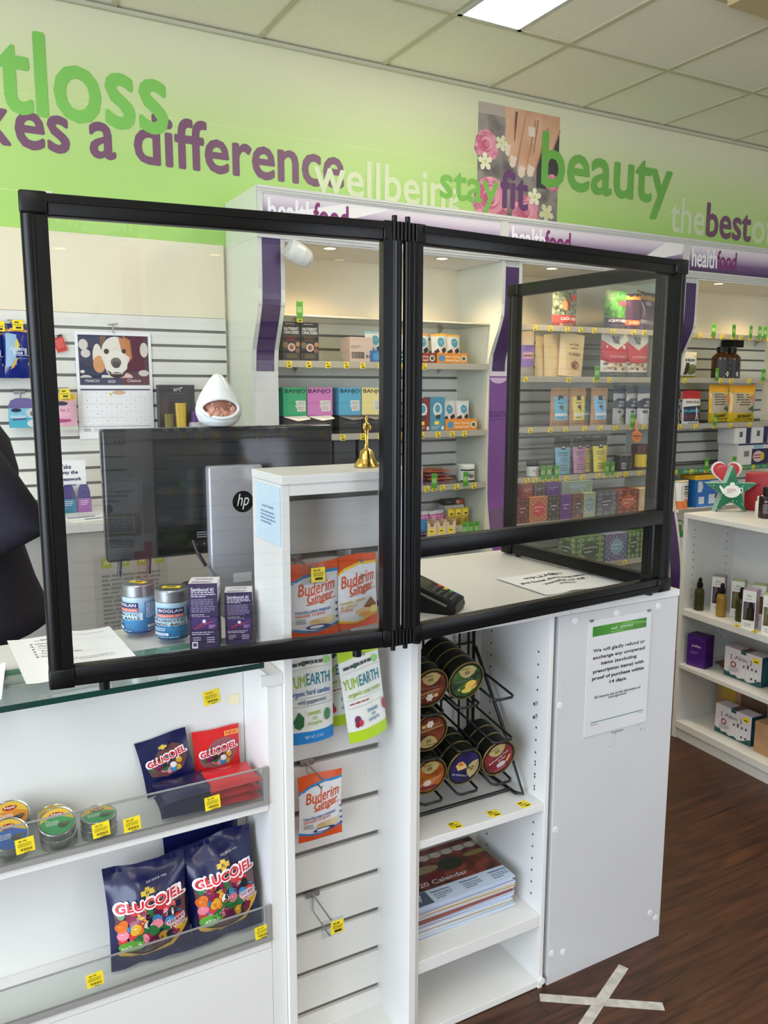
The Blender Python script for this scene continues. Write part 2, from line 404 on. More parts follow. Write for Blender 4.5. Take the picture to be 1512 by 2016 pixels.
# other walls: a glazed shop front on the left, glazing behind the photographer with an added right-hand opening, plain wall on the right
SHOP = mottled('painted_wall', (214, 208, 192), (220, 214, 198), 2, .6)
FRAME = M((150, 152, 154), .35, .4, name='window_frame_metal')
m = B(WX0-.12, WX0, WY0-.1, WY1+.1, 2.75, CZ, SHOP); m.box(WX0-.12, WX0, WY0-.1, WY1+.1, 0, .38, SHOP)
m.box(WX0-.12, WX0, 1.3, WY1+.1, .38, 2.75, SHOP); m.box(WX0-.12, WX0, WY0-.1, -2.4, .38, 2.75, SHOP)
struct(m.build('wall_left'))
def window(name, horiz, a0, a1, z0, z1, at):
    root = bpy.data.objects.new(name, None); COL.objects.link(root); struct(root)
    f = Mesh(); g = Mesh()
    def bb(mm, p0, p1, q0, q1, d0, d1, mat):
        if horiz: mm.box(p0, p1, at+d0, at+d1, q0, q1, mat)
        else: mm.box(at+d0, at+d1, p0, p1, q0, q1, mat)
    for q in (z0, z1-.06): bb(f, a0, a1, q, q+.06, -.03, .03, FRAME)
    n = 3
    for k in range(n+1):
        c = a0+(a1-a0)*k/n; bb(f, c-.03, c+.03, z0, z1, -.03, .03, FRAME)
    bb(g, a0, a1, z0+.03, z1-.03, -.004, .004, PERSPEX)
    f.build('window_frame', root); g.build('window_glass', root)
window('window_1', False, -2.4, 1.3, .38, 2.75, WX0-.06)
m = B(WX0, WX1, WY0-.12, WY0, 2.75, CZ, SHOP); m.box(WX0, WX1, WY0-.12, WY0, 0, .38, SHOP)
m.box(WX0, -2.2, WY0-.12, WY0, .38, 2.75, SHOP); m.box(-.2, 1.75, WY0-.12, WY0, .38, 2.75, SHOP); m.box(4.2, WX1, WY0-.12, WY0, .38, 2.75, SHOP)
struct(m.build('wall_front'))
window('window_2', True, -2.2, -.2, .38, 2.75, WY0-.06)
window('added_fill_window', True, 1.75, 4.2, .38, 2.75, WY0-.06)  # invented opening, added so the right side gets light from the front
struct(B(WX1, WX1+.12, WY0-.1, WY1+.1, 0, CZ, SHOP).build('wall_right'))

# recessed ceiling lights
DIFF = glow('light_diffuser', (255, 247, 230), 14.5)
def troffer(x, y, lab):
    o = thing('ceiling_light', lab, 'ceiling light', (x, y, CZ-.007), 0, 'recessed ceiling light panels')
    f = Mesh()
    for a in (-1, 1):
        f.box(a*.15-.012, a*.15+.012, -.61, .61, -.004, .0, ALU); f.box(-.16, .16, a*.605-.012, a*.605+.012, -.004, 0, ALU)
    f.build('light_frame', o)
    B(-.14, .14, -.595, .595, -.003, -.0015, DIFF).build('light_diffuser', o)
troffer(2.105, 2.34, 'lit white ceiling panel above the photo print of a hand')
troffer(2.105, -.1, 'lit ceiling panel over the aisle nearer the shop windows')
troffer(-.4, 2.34, 'lit ceiling panel above the staff bench and pinned calendar')
troffer(-.4, -.1, 'lit ceiling panel beside the left shop window')
troffer(4.5, 1.13, 'lit ceiling panel over the right hand gondola shelving')
# ------------------------------------------------------------------ slatted panels
def slat_mesh(m, x0, x1, z0, z1, yf, grooves, gh=.011, depth=.014, mat=None):
    mat = mat or SLATWHITE
    m.box(x0, x1, yf+depth*.55, yf+depth, z0, z1, GROOVE)
    zs = [z0]+sorted(g for g in grooves if z0 < g < z1)+[z1]
    for i in range(len(zs)-1):
        a = zs[i]+(gh/2 if i else 0); b = zs[i+1]-(gh/2 if i < len(zs)-2 else 0)
        m.box(x0, x1, yf, yf+depth*.56, a, b, mat)
    return m
GR = [1.735-.0633*k for k in range(0, 26)]

# left wall: flat cream panel over a slatted wall panel
s = thing('slatwall_panel', 'cream slatted wall panel behind the calendar and razor packs', 'slatwall', (0, 0, 0))
slat_mesh(Mesh(), -1.2, 1.150, .12, 1.792, 3.545, [g for g in GR if g > .2], .012).build('slatted_board', s)
B(-1.2, 1.150, 3.549, 3.559, 1.794, 2.104, CREAM).build('upper_panel', s)

# ------------------------------------------------------------------ three lit wall bays
def ticket_mesh():
    m = Mesh().box(-.0125, .0125, -.0012, 0, 0, .026, YEL)
    m.print_on([r(.15, .70, .6, .84, INK), r(.15, .5, .85, .56, INK), r(.25, .15, .85, .34, INK)], .025, .026, (-.0125, -.0012, 0), (1, 0, 0), (0, 0, 1))
    return m
def talker_mesh():
    m = Mesh().box(-.015, .015, -.0012, 0, 0, .072, TALK)
    m.print_on([r(.1, .72, .9, .9, (64, 140, 40)), l(.12, .38, .88, .66, 4, (206, 232, 176)), r(.1, .06, .9, .3, (64, 140, 40))], .03, .072, (-.015, -.0012, 0), (1, 0, 0), (0, 0, 1))
    return m
tick0 = ticket_mesh().build('price_ticket').data; talk0 = talker_mesh().build('shelf_talker').data
for nm in ('price_ticket', 'shelf_talker'): bpy.data.objects.remove(bpy.data.objects[nm])
def inst(name, me, parent, loc, rz=0):
    o = bpy.data.objects.new(name, me); COL.objects.link(o); o.parent = parent; o.location = loc; o.rotation_euler = (0, 0, rz); return o
SIGNGRAD = gradient('purple_sign_print', 'Z', 2.118, 2.256, [(0, (66, 34, 84)), (.35, (112, 84, 130)), (.72, (206, 194, 208)), (1, (232, 226, 226))], .12)
SIDE = mottled('pale_green_white_panel', (222, 226, 212), (226, 230, 216), 2, .45)
YH, YP, YL, YB = 3.156, 3.168, 3.262, 3.530       # header front, upper post front, lower shelf front, slat face
def post_profile():
    """front edge of the bay sides, (y, z) from the header down: straight, S-curve back, straight, sweeping out at the base"""
    out = [(YP, 2.086)]
    for k in range(13):
        a = k/12; z = 1.86-.26*a; out.append((YP+(YL-YP)*(a*a*(3-2*a)), z))
    out.append((YL, 1.02))
    for k in range(1, 11):
        a = k/10; out.append((YL-.10*(a*a*(3-2*a)), 1.02-.60*a))
    out.append((YL-.10, 0))
    return out
PROF = post_profile()
def prof_y(z):
    for (y0, z0), (y1, z1) in zip(PROF, PROF[1:]):
        if z1 <= z <= z0: return y0+(y1-y0)*((z0-z)/max(z0-z1, 1e-9))
    return PROF[-1][0]
def ribbon(m, x0, x1, z0, z1, off, mat, n=24):
    zs = [z0+(z1-z0)*k/n for k in range(n+1)]
    vs = []
    for z in zs: vs += [(x0, prof_y(z)-off, z), (x1, prof_y(z)-off, z)]
    m.add(vs, [(2*k, 2*k+1, 2*k+3, 2*k+2) for k in range(n)], mat, False)
BAYX = [1.165, 2.365, 3.565]
SHELVES = {0: [('glass', 1.795), ('strip', 1.606), ('strip', 1.290), ('strip', 1.034), ('strip', .785)],
           1: [('strip', 1.803), ('strip', 1.550), ('strip', 1.296), ('strip', 1.041), ('base', .815), ('base', .572)],
           2: [('strip', 1.800), ('strip', 1.550), ('strip', 1.290), ('green', 1.032), ('base', .805), ('base', .572)]}
TICK = {(0, 1): [1.33, 1.42, 1.51, 1.60, 1.68, 1.77, 1.87, 2.0], (0, 2): [1.41, 1.49, 1.58, 1.68, 1.77, 1.88, 1.99, 2.08, 2.16, 2.23],
        (0, 3): [1.85, 2.02, 2.06, 2.11, 2.19, 2.29], (0, 0): [1.38], (1, 0): [2.64, 2.74, 2.85, 2.94, 3.03, 3.16, 3.31, 3.39],
        (1, 1): [2.59, 2.87, 3.05, 3.15, 3.49], (1, 2): [2.63, 2.76, 2.86, 2.99, 3.1, 3.21, 3.33, 3.42, 3.49],
        (1, 3): [2.5, 2.62, 2.67, 2.73, 2.77, 2.82, 2.88, 2.99, 3.1, 3.15, 3.2, 3.25, 3.3, 3.41, 3.49], (1, 5): [2.8, 3.0, 3.23, 3.37],
        (2, 0): [3.75, 3.82, 3.93, 4.01, 4.1, 4.17, 4.25, 4.33, 4.39], (2, 1): [3.72, 4.02, 4.11, 4.27, 4.39], (2, 2): [3.7, 3.83, 3.99, 4.13, 4.3],
        (2, 3): [3.69, 3.82, 3.94, 4.25, 4.36]}
TALKS = {(0, 0): [1.38], (0, 3): [2.06, 2.24], (1, 1): [3.06, 3.49], (1, 2): [3.33], (1, 3): [2.72, 2.76, 2.81, 3.16, 3.2],
         (2, 0): [3.75, 3.93, 4.1, 4.25, 4.33, 4.38], (2, 1): [3.98, 4.39], (2, 2): [3.99], (2, 3): [3.94, 4.18], (0, 4): [2.24, 2.275, 2.31]}
BAYLAB = ['lit white wall bay with purple header holding crackers and bright coloured chocolate boxes', 'lit white wall bay with purple header above the boxed teas and pouches', 'lit white wall bay at right edge with two amber bottles on a shelf']
bays = []
for b, x in enumerate(BAYX):
    bay = thing('shelving_bay', BAYLAB[b], 'wall shelving', (0, 0, 0), 0, 'lit wall bays along the back wall'); bays.append(bay)
    X1 = x+1.2
    # side post: a hollow box with the curved front edge
    pts = PROF+[(3.56, 0), (3.56, 2.086)]
    for a in (x, x+.115-.016): Mesh().prism(pts, 'x', a, a+.016, SIDE).build('side_panel', bay)
    m = Mesh(); ribbon(m, x+.016, x+.099, 0, 2.086, -.006, ALU); m.build('post_face', bay)
    for a in (x, x+.097):
        m = Mesh(); ribbon(m, a, a+.018, .0, 2.086, .0015, ALU); m.build('post_edging', bay)
    for z0, z1 in ((1.565, 2.086 if b == 0 else 2.055), (0, .80)):
        m = Mesh(); ribbon(m, x+.019, x+.096, z0, z1, .0005, PURPLE); m.build('purple_inset', bay)
    if b == 0:
        m = Mesh(); ribbon(m, x+.012, x+.105, 1.04, 1.562, .003, M((206, 208, 206), .35)); m.build('plain_inset', bay)
    if b == 1:
        BAN = M((118, 70, 142), .2)
        m = Mesh(); ribbon(m, x+.006, x+.109, .70, 1.552, .004, BAN); ribbon(m, x+.006, x+.109, 1.552, 1.575, .004, M((214, 200, 216), .3))
        m.add([(x+.0575+.05*math.cos(a), YL-.0046, 1.545+.028*math.sin(a)) for a in [PI+PI*k/12 for k in range(13)]], [tuple(range(13))], M((196, 172, 204), .3))
        m.print_on([t('sam', .52, .5, 1.15, .9, (70, 38, 96)), ], .085, .032, (x+.012, YL-.0046, 1.352), (1, 0, 0), (0, 0, 1))
        m.print_on([t('BLACK ELDER', .5, .5, 1, .9, (70, 38, 96))], .085, .008, (x+.014, YL-.0046, 1.338), (1, 0, 0), (0, 0, 1))
        m.build('banner', bay)
        m = Mesh().box(x+.01, x+.16, YL-.045, YL-.042, .62, .90, ACRYLIC); m.box(x+.01, x+.16, YL-.02, YL-.017, .62, .90, ACRYLIC)
        for a in (x+.01, x+.085, x+.157): m.box(a, a+.003, YL-.045, YL-.017, .62, .90, ACRYLIC)
        m.build('leaflet_pocket', bay)
    # header box
    m = B(x, X1, YH+.012, 3.56, 2.262, 2.28, SIDE); m.box(x+.1155, X1-.0165, YH+.012, 3.56, 2.076, 2.0862, WHITE)
    m.box(x, x+.016, YH+.012, 3.56, 2.0865, 2.262, SIDE); m.box(X1-.016, X1, YH+.012, 3.56, 2.0865, 2.262, SIDE)
    m.build('header_box', bay)
    m = Mesh()
    for z0, z1 in ((2.252, 2.28), (2.083, 2.118)): m.box(x, X1, YH, YH+.013, z0, z1, ALU)
    for z in (2.258, 2.268, 2.095, 2.106): m.box(x, X1, YH-.004, YH+.001, z, z+.004, ALU)
    for a in (x, X1-.022): m.box(a, a+.022, YH, YH+.013, 2.118, 2.252, ALU)
    m.build('header_frame', bay)
    sg = B(x+.02, X1-.02, YH+.006, YH+.012, 2.117, 2.253, SIGNGRAD)
    sg.print_on([t('health', .51, .5, 1, 1, (238, 236, 238), .02)], .195, .095, (x+.045, YH+.0058, 2.142), (1, 0, 0), (0, 0, 1))
    sg.print_on([t('food', .5, .5, 1, 1, (126, 36, 108), .02)], .155, .095, (x+.243, YH+.0058, 2.142), (1, 0, 0), (0, 0, 1))
    SIGN_GLINT = M((236, 234, 232), .12)  # painted white streak standing in for a reflection on the sign face
    sg.quad([(x+.17, YH+.0057, 2.118), (x+.62, YH+.0057, 2.25), (x+.40, YH+.0057, 2.25), (x+.07, YH+.0057, 2.175)][::1], SIGN_GLINT) if b == 0 else sg.quad([(x+.82, YH+.0057, 2.12), (x+1.17, YH+.0057, 2.20), (x+1.17, YH+.0057, 2.25), (x+1.05, YH+.0057, 2.25)], SIGN_GLINT)
    sg.build('sign_panel', bay)
    # back: flat cream above, slatted below
    m = slat_mesh(Mesh(), x+.115, X1, .1, 1.80, YB, [g for g in GR if g < 1.795], .012); m.build('slatted_back', bay)
    B(x+.115, X1, YB+.001, YB+.012, 1.80, 2.076, CREAM).build('back_panel', bay)
    for k in range(2):
        xx = x+.342+.56*k; m = Mesh()
        m.lathe([(.034, 0), (.034, -.003), (.026, -.003)], ALU, (xx, 3.225, 2.076), 20, caps=False)
        m.lathe([(0, -.0015), (.026, -.0015)], glow('warm_downlight', (255, 216, 150), 9), (xx, 3.225, 2.076), 20, caps=False)
        li = bpy.data.lights.new('downlight', 'SPOT'); li.energy = 24; li.color = (1, .73, .42); li.spot_size = math.radians(140); li.spot_blend = .9; li.shadow_soft_size = .026
        lo = bpy.data.objects.new('downlight', li); COL.objects.link(lo); lo.location = (xx, 3.225, 2.068)
        m.build('downlight', bay)
    # shelves with ticket strips, tickets and green talkers
    for i, (kind, z) in enumerate(SHELVES[b]):
        yf = YL if kind != 'base' else (3.215 if z > .7 else 3.168)
        x0 = x+.117; m = Mesh()
        if kind == 'base': m.box(x0, X1-.002, yf+.004, YB-.001, z-.014, z, WHITE)
        else: m.box(x0, X1-.002, yf+.004, YB-.001, z-.007, z, SHELFGLASS)
        sh = m.build('shelf', bay)
        m = Mesh()
        if kind == 'glass': m.tube([(x0, yf, z), (X1-.004, yf, z)], .006, STRIP)
        elif kind == 'green':
            GS = M((56, 120, 84), .4); m.box(x0, X1-.002, yf-.001, yf+.003, z-.026, z+.004, GS)
            m.print_on([t('BRAUER NATURALS', .2, .5, .26, .5, (176, 220, 186)), t('BRAUER NATURALS', .55, .5, .26, .5, (176, 220, 186)), l(.7, .2, .98, .8, 2, (140, 196, 160))], 1.08, .03, (x0, yf-.0011, z-.026), (1, 0, 0), (0, 0, 1))
        else: m.box(x0, X1-.002, yf, yf+.003, z-.024, z+.004, STRIP)
        m.build('ticket_strip', sh)
        if kind != 'base':
            for xx in (x+.30, X1-.12): Mesh().prism([(YB, z-.008), (YB, z-.04), (YB-.05, z-.008)], 'x', xx, xx+.004, SILVER).build('bracket', sh)
        for xx in TICK.get((b, i), []): inst('price_ticket', tick0, sh, (xx, yf-.0015, z-.026), 0)
        for xx in TALKS.get((b, i), []): inst('shelf_talker', talk0, sh, (xx, yf-.004, z-.012), random.uniform(-.12, .12))
    if b == 2:
        m = B(4.33, 4.43, 3.44, 3.525, 1.745, 1.79, BLACK); m.tube([(4.385, 3.46, 1.745), (4.37, 3.46, 1.555)], .008, WHITE); m.build('shelf_sensor', bay)
# end wall panel that closes the far bay
c = thing('security_camera', 'rounded white camera head fixed beside the purple curved post', 'camera', (1.315, 3.105, 2.02))
W1 = M((222, 222, 216), .3)
Mesh().lathe([(0, -.058), (.022, -.056), (.036, -.04), (.042, -.01), (.042, .03), (.036, .05), (0, .052)], W1, seg=24, mat=Matrix.Rotation(math.radians(115), 4, 'Y') @ Matrix.Scale(-1, 4, (0, 0, 1))).build('camera_shell', c)
Mesh().tube([(-.02, .0, 0), (-.035, .03, .01), (-.045, .053, .01)], .010, W1).build('mount', c)
# ------------------------------------------------------------------ staff bench under the slatwall
o = thing('staff_bench', 'long grey-white staff bench behind the screen with papers on top', 'counter', (0, 0, 0))
B(-1.2, 1.150, 3.08, 3.54, .975, 1.005, WHITE).build('bench_top', o)
m = B(-1.2, 1.145, 3.10, 3.53, .10, .972, M((190, 188, 182), .5)); m.box(-1.2, 1.145, 3.14, 3.53, 0, .10, M((90, 88, 86), .6)); m.build('cabinet', o)

# ------------------------------------------------------------------ glass topped display counter, left
o = thing('display_counter', 'white display counter on the left with green-edged glass top and acrylic shelf lips', 'counter', (0, 0, 0))
X0 = -.55
B(X0, .526, 1.572, 1.59, 0, .955, WHITE).build('back_panel', o)
B(X0, .558, 1.592, 1.815, .950, .966, WHITE).build('rear_top', o)
B(X0, .558, 1.795, 1.812, 0, .949, WHITE).build('rear_panel', o)
m = B(.527, .5575, 1.43, 1.812, 0, .949, WHITE); m.box(.513, .5575, 1.424, 1.432, .928, .9495, WHITE); m.build('side_panel', o)
B(X0, X0+.02, 1.43, 1.57, 0, .949, WHITE).build('side_panel', o)
B(X0, .526, 1.431, 1.449, 0, .368, WHITE).build('kick_panel', o)
for z0, z1 in ((.668, .684), (.369, .387)):
    sh = B(X0+.02, .526, 1.431, 1.571, z0, z1, WHITE).build('shelf', o, bevel=.001)
    CH = M((150, 148, 146), .4)
    m = B(X0+.02, .5255, 1.4265, 1.4365, z1-.001, z1+.009, CH); m.box(.515, .5255, 1.4275, 1.4345, z1+.009, z1+.077, CH); m.build('lip_channel', sh)
    B(X0+.02, .515, 1.4295, 1.4325, z1+.009, z1+.076, ACRYLIC).build('shelf_lip', sh)
    B(X0+.02, .515, 1.4293, 1.4327, z1+.0755, z1+.0775, M((150, 152, 150), .2)).build('lip_edge', sh)
m = Mesh(); y0, y1, z0, z1 = 1.425, 1.612, .966, .977
m.add([(X0, y0, z0), (.52, y0, z0), (.52, y1, z0), (X0, y1, z0), (X0, y0, z1), (.52, y0, z1), (.52, y1, z1), (X0, y1, z1)],
      [(0, 3, 2, 1), (4, 5, 6, 7), (0, 1, 5, 4), (1, 2, 6, 5), (2, 3, 7, 6), (3, 0, 4, 7)], [GLASSTOP, GLASSTOP, GLASSEDGE, GLASSEDGE, M((120, 170, 150), .2), GLASSEDGE])
m.build('glass_top', o)
PALEYEL = M((236, 230, 190), .6)
def sticker(name, x, y, z, s, price, parent, mat=YEL, rot=0):
    m = Mesh().box(-s/2, s/2, -.0006, 0, -s*.45, s*.45, mat)
    if price: m.print_on([t(price, .4, .82, .42, .13, INK, .01), l(.12, .42, .9, .7, 3, (120, 104, 30)), *[r(.2+.055*k, .16, .2+.055*k+(.03 if k % 3 else .012), .34, INK) for k in range(12)], r(.4, .05, .75, .09, (120, 104, 30))], s, s*.9, (-s/2, -.0006, -s*.45), (1, 0, 0), (0, 0, 1))
    q = m.build(name, parent, (x, y, z)); q.rotation_euler = (0, rot, 0); return q
sticker('price_sticker', .458, 1.5715, .868, .034, '$13.60', o, rot=-.12)
sticker('sticker_residue', .505, 1.5715, .855, .024, None, o, PALEYEL)
for x, z, pr in ((.083, .722, '$5.99'), (.208, .716, '$2.50'), (.262, .712, '$2.50'), (.412, .715, '$2.99'), (.183, .428, '$5.99'), (.505, .412, '$5.50')):
    sticker('price_sticker', x, 1.429, z, .030, pr, o, rot=-.07)

# ------------------------------------------------------------------ slatted tower
o = thing('slat_tower', 'tall narrow white slatted display tower with hooks between the counters', 'display stand', (0, 0, 0))
B(.5585, .576, 1.42, 1.578, 0, 1.3175, WHITE).build('side_panel', o, bevel=.001)
B(.845, .8625, 1.42, 1.578, 0, 1.3175, WHITE).build('side_panel', o, bevel=.001)
B(.5585, .8625, 1.416, 1.58, 1.318, 1.335, WHITE).build('top_panel', o, bevel=.001)
B(.576, .845, 1.42, 1.434, 1.296, 1.318, WHITE).build('top_rail', o)
B(.576, .845, 1.425, 1.56, 0, .018, WHITE).build('base_shelf', o)
slat_mesh(Mesh(), .576, .845, .018, 1.318, 1.56, [.07, .17, .27, .37, .468, .567, .684, .79, .9, 1.02, 1.145, 1.272], .014, .016, WHITE).build('slatted_back', o)
for x, z in ((.815, 1.205), (.815, .625), (.81, .225), (.80, .118)): Mesh().lathe([(.008, 0), (.008, .0012), (.0065, .0016)], WHITE, seg=16, mat=Matrix.Translation((x, 1.56, z)) @ Matrix.Rotation(PI/2, 4, 'X')).build('screw_cap', o)

# ------------------------------------------------------------------ open cabinet with the wire rack
o = thing('open_cabinet', 'white open shelf cabinet holding the wire tin rack and calendars', 'cabinet', (0, 0, 0))
CW = 1.243
for a, c in ((.864, .876), (1.231, CW)): B(a, c, 1.43, 1.72, 0, .966, WHITE).build('side_panel', o, bevel=.001)
B(.876, 1.231, 1.705, 1.72, .02, .966, WHITE).build('back_panel', o)
B(.8635, 1.290, 1.428, 2.06, .967, .985, WHITE).build('worktop', o, bevel=.001)
for z0, z1, y in ((.481, .500, 1.432), (.172, .203, 1.432), (0.002, .02, 1.434)): B(.876, 1.231, y, 1.704, z0, z1, WHITE).build('shelf', o, bevel=.001)
HOLE = M((40, 40, 42), .8)
m = Mesh()
for y in (1.47, 1.66):
    for k in range(12):
        for z in (.24, .52):
            zz = z+.032*k
            if zz < .93: m.box(1.2304, 1.2311, y-.002, y+.002, zz-.0025, zz+.0025, HOLE)
m.build('pin_hole', o)
for z in (.742, .708):
    m = Mesh().tube([(1.2312, 1.47, z), (1.222, 1.47, z)], .004, SILVER, 8); m.build('shelf_pin', o)
for x in (.985, 1.095, 1.185):
    q = Mesh().box(-.015, .015, -.014, .014, 0, .0005, YEL); q.print_on([r(.1, .7, .5, .85, INK), l(.1, .35, .9, .6, 2, (120, 104, 30)), r(.4, .1, .85, .25, INK)], .03, .028, (-.015, -.014, .0005), (1, 0, 0), (0, 1, 0))
    q.build('price_sticker', o, (x, 1.452, .5001), random.uniform(-.1, .1))
Mesh().lathe([(.009, 0), (.009, .006)], WHITE, seg=16, mat=Matrix.Translation((1.238, 1.43, .022)) @ Matrix.Rotation(PI/2, 4, 'X')).build('screw_cap', o)

# ------------------------------------------------------------------ closed end cabinet
o = thing('end_cabinet', 'closed white end cabinet with round screw caps and the refund notice', 'cabinet', (0, 0, 0))
B(1.257, 1.654, 1.429, 1.447, .0, .966, GREYLAM).build('front_panel', o, bevel=.001)
B(1.2915, 1.656, 1.428, 2.06, .967, .985, WHITE).build('worktop', o, bevel=.001)
B(1.636, 1.654, 1.448, 2.06, 0, .966, WHITE).build('side_panel', o)
B(1.257, 1.275, 1.448, 2.06, 0, .966, WHITE).build('side_panel', o)
for x, z in ((1.305, .949), (1.439, .949), (1.582, .949), (1.267, .744), (1.268, .422), (1.615, .083), (1.638, .060), (1.270, .086), (1.308, .076)):
    Mesh().lathe([(.0085, 0), (.0085, .0015), (.007, .002)], WHITE, seg=16, mat=Matrix.Translation((x, 1.429, z)) @ Matrix.Rotation(PI/2, 4, 'X')).build('screw_cap', o)
m = Mesh(); SC_ = M((150, 148, 146), .7)
rr = random.Random(5)
for x, z, n in ((1.452, .630, 1), (1.445, .607, 4), (1.548, .632, 8), (1.634, .045, 2), (1.273, .80, 1)):
    for k in range(n):
        a, b = x+rr.uniform(-.012, .012)*(n > 1), z+rr.uniform(-.012, .012)*(n > 1); m.box(a, a+rr.uniform(.001, .003), 1.4286, 1.4291, b, b+rr.uniform(.001, .005), SC_)
m.box(1.44, 1.48, 1.4286, 1.4291, .636, .640, SC_)
m.build('scuff', o)

# laminated refund notice
o = thing('refund_notice', 'laminated white refund notice with green header on the end cabinet', 'notice', (1.346, 1.4285, .645))
m = B(0, .212, -.0012, 0, 0, .297, PAPER)
GB = gradient('green_header_print', 'X', .0, .22, [(0, (52, 140, 44)), (.5, (92, 170, 64)), (1, (60, 128, 44))], .4)
m.print_on([r(.07, .86, .92, .945, GB), p([(.5, .92), (.92, .9), (.92, .915), (.6, .945)], (120, 184, 84)), t('well', .40, .906, .09, .025, (240, 250, 240)), t('pharmacy', .60, .903, .20, .03, (240, 250, 240)), l(.35, .868, .62, .882, 1, (160, 210, 130)),
            *[t(s, .5, v, w, .036, (14, 14, 18), .03) for s, v, w in (('We will gladly refund or', .735, .82), ('exchange any unopened', .675, .82), ('items (excluding', .617, .56), ('prescription items) with', .556, .80), ('proof of purchase within', .497, .82), ('14 days.', .440, .27))],
            t('All returns are at the discretion of', .5, .335, .74, .024, (40, 40, 44), .004), t('management', .5, .305, .29, .022, (40, 40, 44), .004), r(.09, .115, .93, .121, (60, 140, 84)), l(.09, .09, .28, .105, 1, (150, 150, 156)), l(.86, .095, .93, .11, 1, (150, 150, 156))], .212, .297, (0, -.0012, 0), (1, 0, 0), (0, 0, 1))
m.build('sheet', o)
B(-.002, .214, -.0022, -.0018, -.002, .299, clear('laminate_film', rough=.1)).build('sleeve', o)
m = B(.004, .016, -.0024, .0, .294, .300, SILVER); m.box(.196, .208, -.0024, 0, .294, .300, SILVER); m.build('clip', o)

# ------------------------------------------------------------------ folding clear screen
SH, ZB = .807, .992
def frame_panel(root, W, mid=None, glass=(0, 1), feet=(), capl=True, capr=True, post=.037, post_r=.037, fh=.0065):
    for z0, q0 in ((SH-.034, SH-.014), (0, .004)):
        Mesh().rbox(post, W-post_r, -.012, .012, z0, z0+.034, BLACKAL, .002).box(post, W-post_r, -.0145, -.011, q0, q0+.012, BLACKAL).build('rail', root)
    if mid: Mesh().rbox(post, W-post_r, -.012, .012, mid-.036, mid, BLACKAL, .002).build('mid_rail', root)
    for a, c in ((0, post), (W-post_r, W)):
        m = Mesh(); m.box(a if a else a+.018, c if not a else c, -.011, .011, .03, SH-.03, BLACKAL)
        cx = a+.010 if a == 0 else c-.010
        m.tube([(cx, 0, .03), (cx, 0, SH-.03)], .0135, BLACKAL, 20)
        m.build('post', root)
    for a, c, on in ((0, post, capl), (W-post_r, W, capr)):
        if on:
            [Mesh().rbox(a-.004, c+.001 if a == 0 else c+.004, -.016, .016, z0, z0+.035, BLACK, .004).build('corner_cap', root) for z0 in (SH-.033, -.002)]
    B(post-.004, W-post_r+.004, -.0015, .0015, (mid or .034)-.002, SH-.032, PERSPEX).build('clear_pane', root)
    for fx in feet: Mesh().lathe([(.009, -fh), (.009, 0)], BLACK, (fx, 0, 0), 16).build('foot', root)
A1, A2 = math.radians(-6.9), math.radians(4.5)
scr = thing('counter_screen', 'left clear screen panel in a black frame over the glass counter', 'screen', (.755-.617*math.cos(A1), 1.365-.617*math.sin(A1), ZB), A1, 'hinged clear counter screens')
frame_panel(scr, .642, feet=(.085, .555), capr=False, fh=.0145)
bolt = Mesh().box(.03, .045, -.004, .012, SH+.001, SH+.004, M((230, 230, 228), .4)); bolt.build('paint_fleck', scr)
scr2 = thing('counter_screen', 'right clear screen panel with low gap over the card terminal', 'screen', (.7965, 1.3645, ZB), A2, 'hinged clear counter screens')
frame_panel(scr2, .806, mid=.208, feet=(.03, .745), capl=False, post=.030)
pr = Vector((.7965, 1.3645, 0))+Vector((math.cos(A2), math.sin(A2), 0))*.790+Vector((-math.sin(A2), math.cos(A2), 0))*.018
scr3 = thing('counter_screen', 'clear side return panel standing back from the right screen end', 'screen', (pr.x, pr.y, ZB), A2+PI/2, 'hinged clear counter screens')
frame_panel(scr3, .570, feet=(.51,))
# hinge between the two front panels
h = thing('screen_connector', 'ribbed black hinge joining the two front screen panels', 'hinge', (.7865, 1.3630, ZB))
for z0 in (-.002, SH-.034):
    m = Mesh().rbox(-.044, .046, -.009, .015, z0, z0+.036, BLACK, .003)
    for k in range(7): m.tube([(-.024+.008*k, -.011, z0+.002), (-.024+.008*k, -.011, z0+.034)], .0028, BLACK, 8)
    m.build('hinge_block', h)
    for x in (-.02, .008): Mesh().lathe([(.005, z0+(.036 if z0 > 0 else -.008)), (.005, z0+(.046 if z0 > 0 else 0))], BLACK, (x, -.004, 0), 12).build('bolt', h)
for x in (-.016, .006): Mesh().tube([(x, -.008, .034), (x, -.008, SH-.034)], .0085, BLACKAL, 14).build('hinge_tube', h)
# ------------------------------------------------------------------ packaging builders
def carton(name, label, cat, loc, w, d, h, col, front=(), side=None, top=None, rotz=0, group=None, left=(), topdec=(), right=()):
    """printed carton; front face looks to -y, base centre at loc"""
    side = asmat(side or col); top = asmat(top or col); col = asmat(col)
    m = Mesh(); x, y = w/2, d/2
    vs = [(-x, -y, 0), (x, -y, 0), (x, y, 0), (-x, y, 0), (-x, -y, h), (x, -y, h), (x, y, h), (-x, y, h)]
    m.add(vs, [(0, 3, 2, 1), (4, 5, 6, 7), (0, 1, 5, 4), (1, 2, 6, 5), (2, 3, 7, 6), (3, 0, 4, 7)], [col, top, col, side, side, side])
    if front: m.print_on(front, w, h, (-x, -y, 0), (1, 0, 0), (0, 0, 1))
    if left: m.print_on(left, d, h, (-x, y, 0), (0, -1, 0), (0, 0, 1))
    if right: m.print_on(right, d, h, (x, -y, 0), (0, 1, 0), (0, 0, 1))
    if topdec: m.print_on(topdec, w, d, (-x, -y, h), (1, 0, 0), (0, 1, 0))
    return tag(m.build(name, None, loc, rotz), label, cat, group)
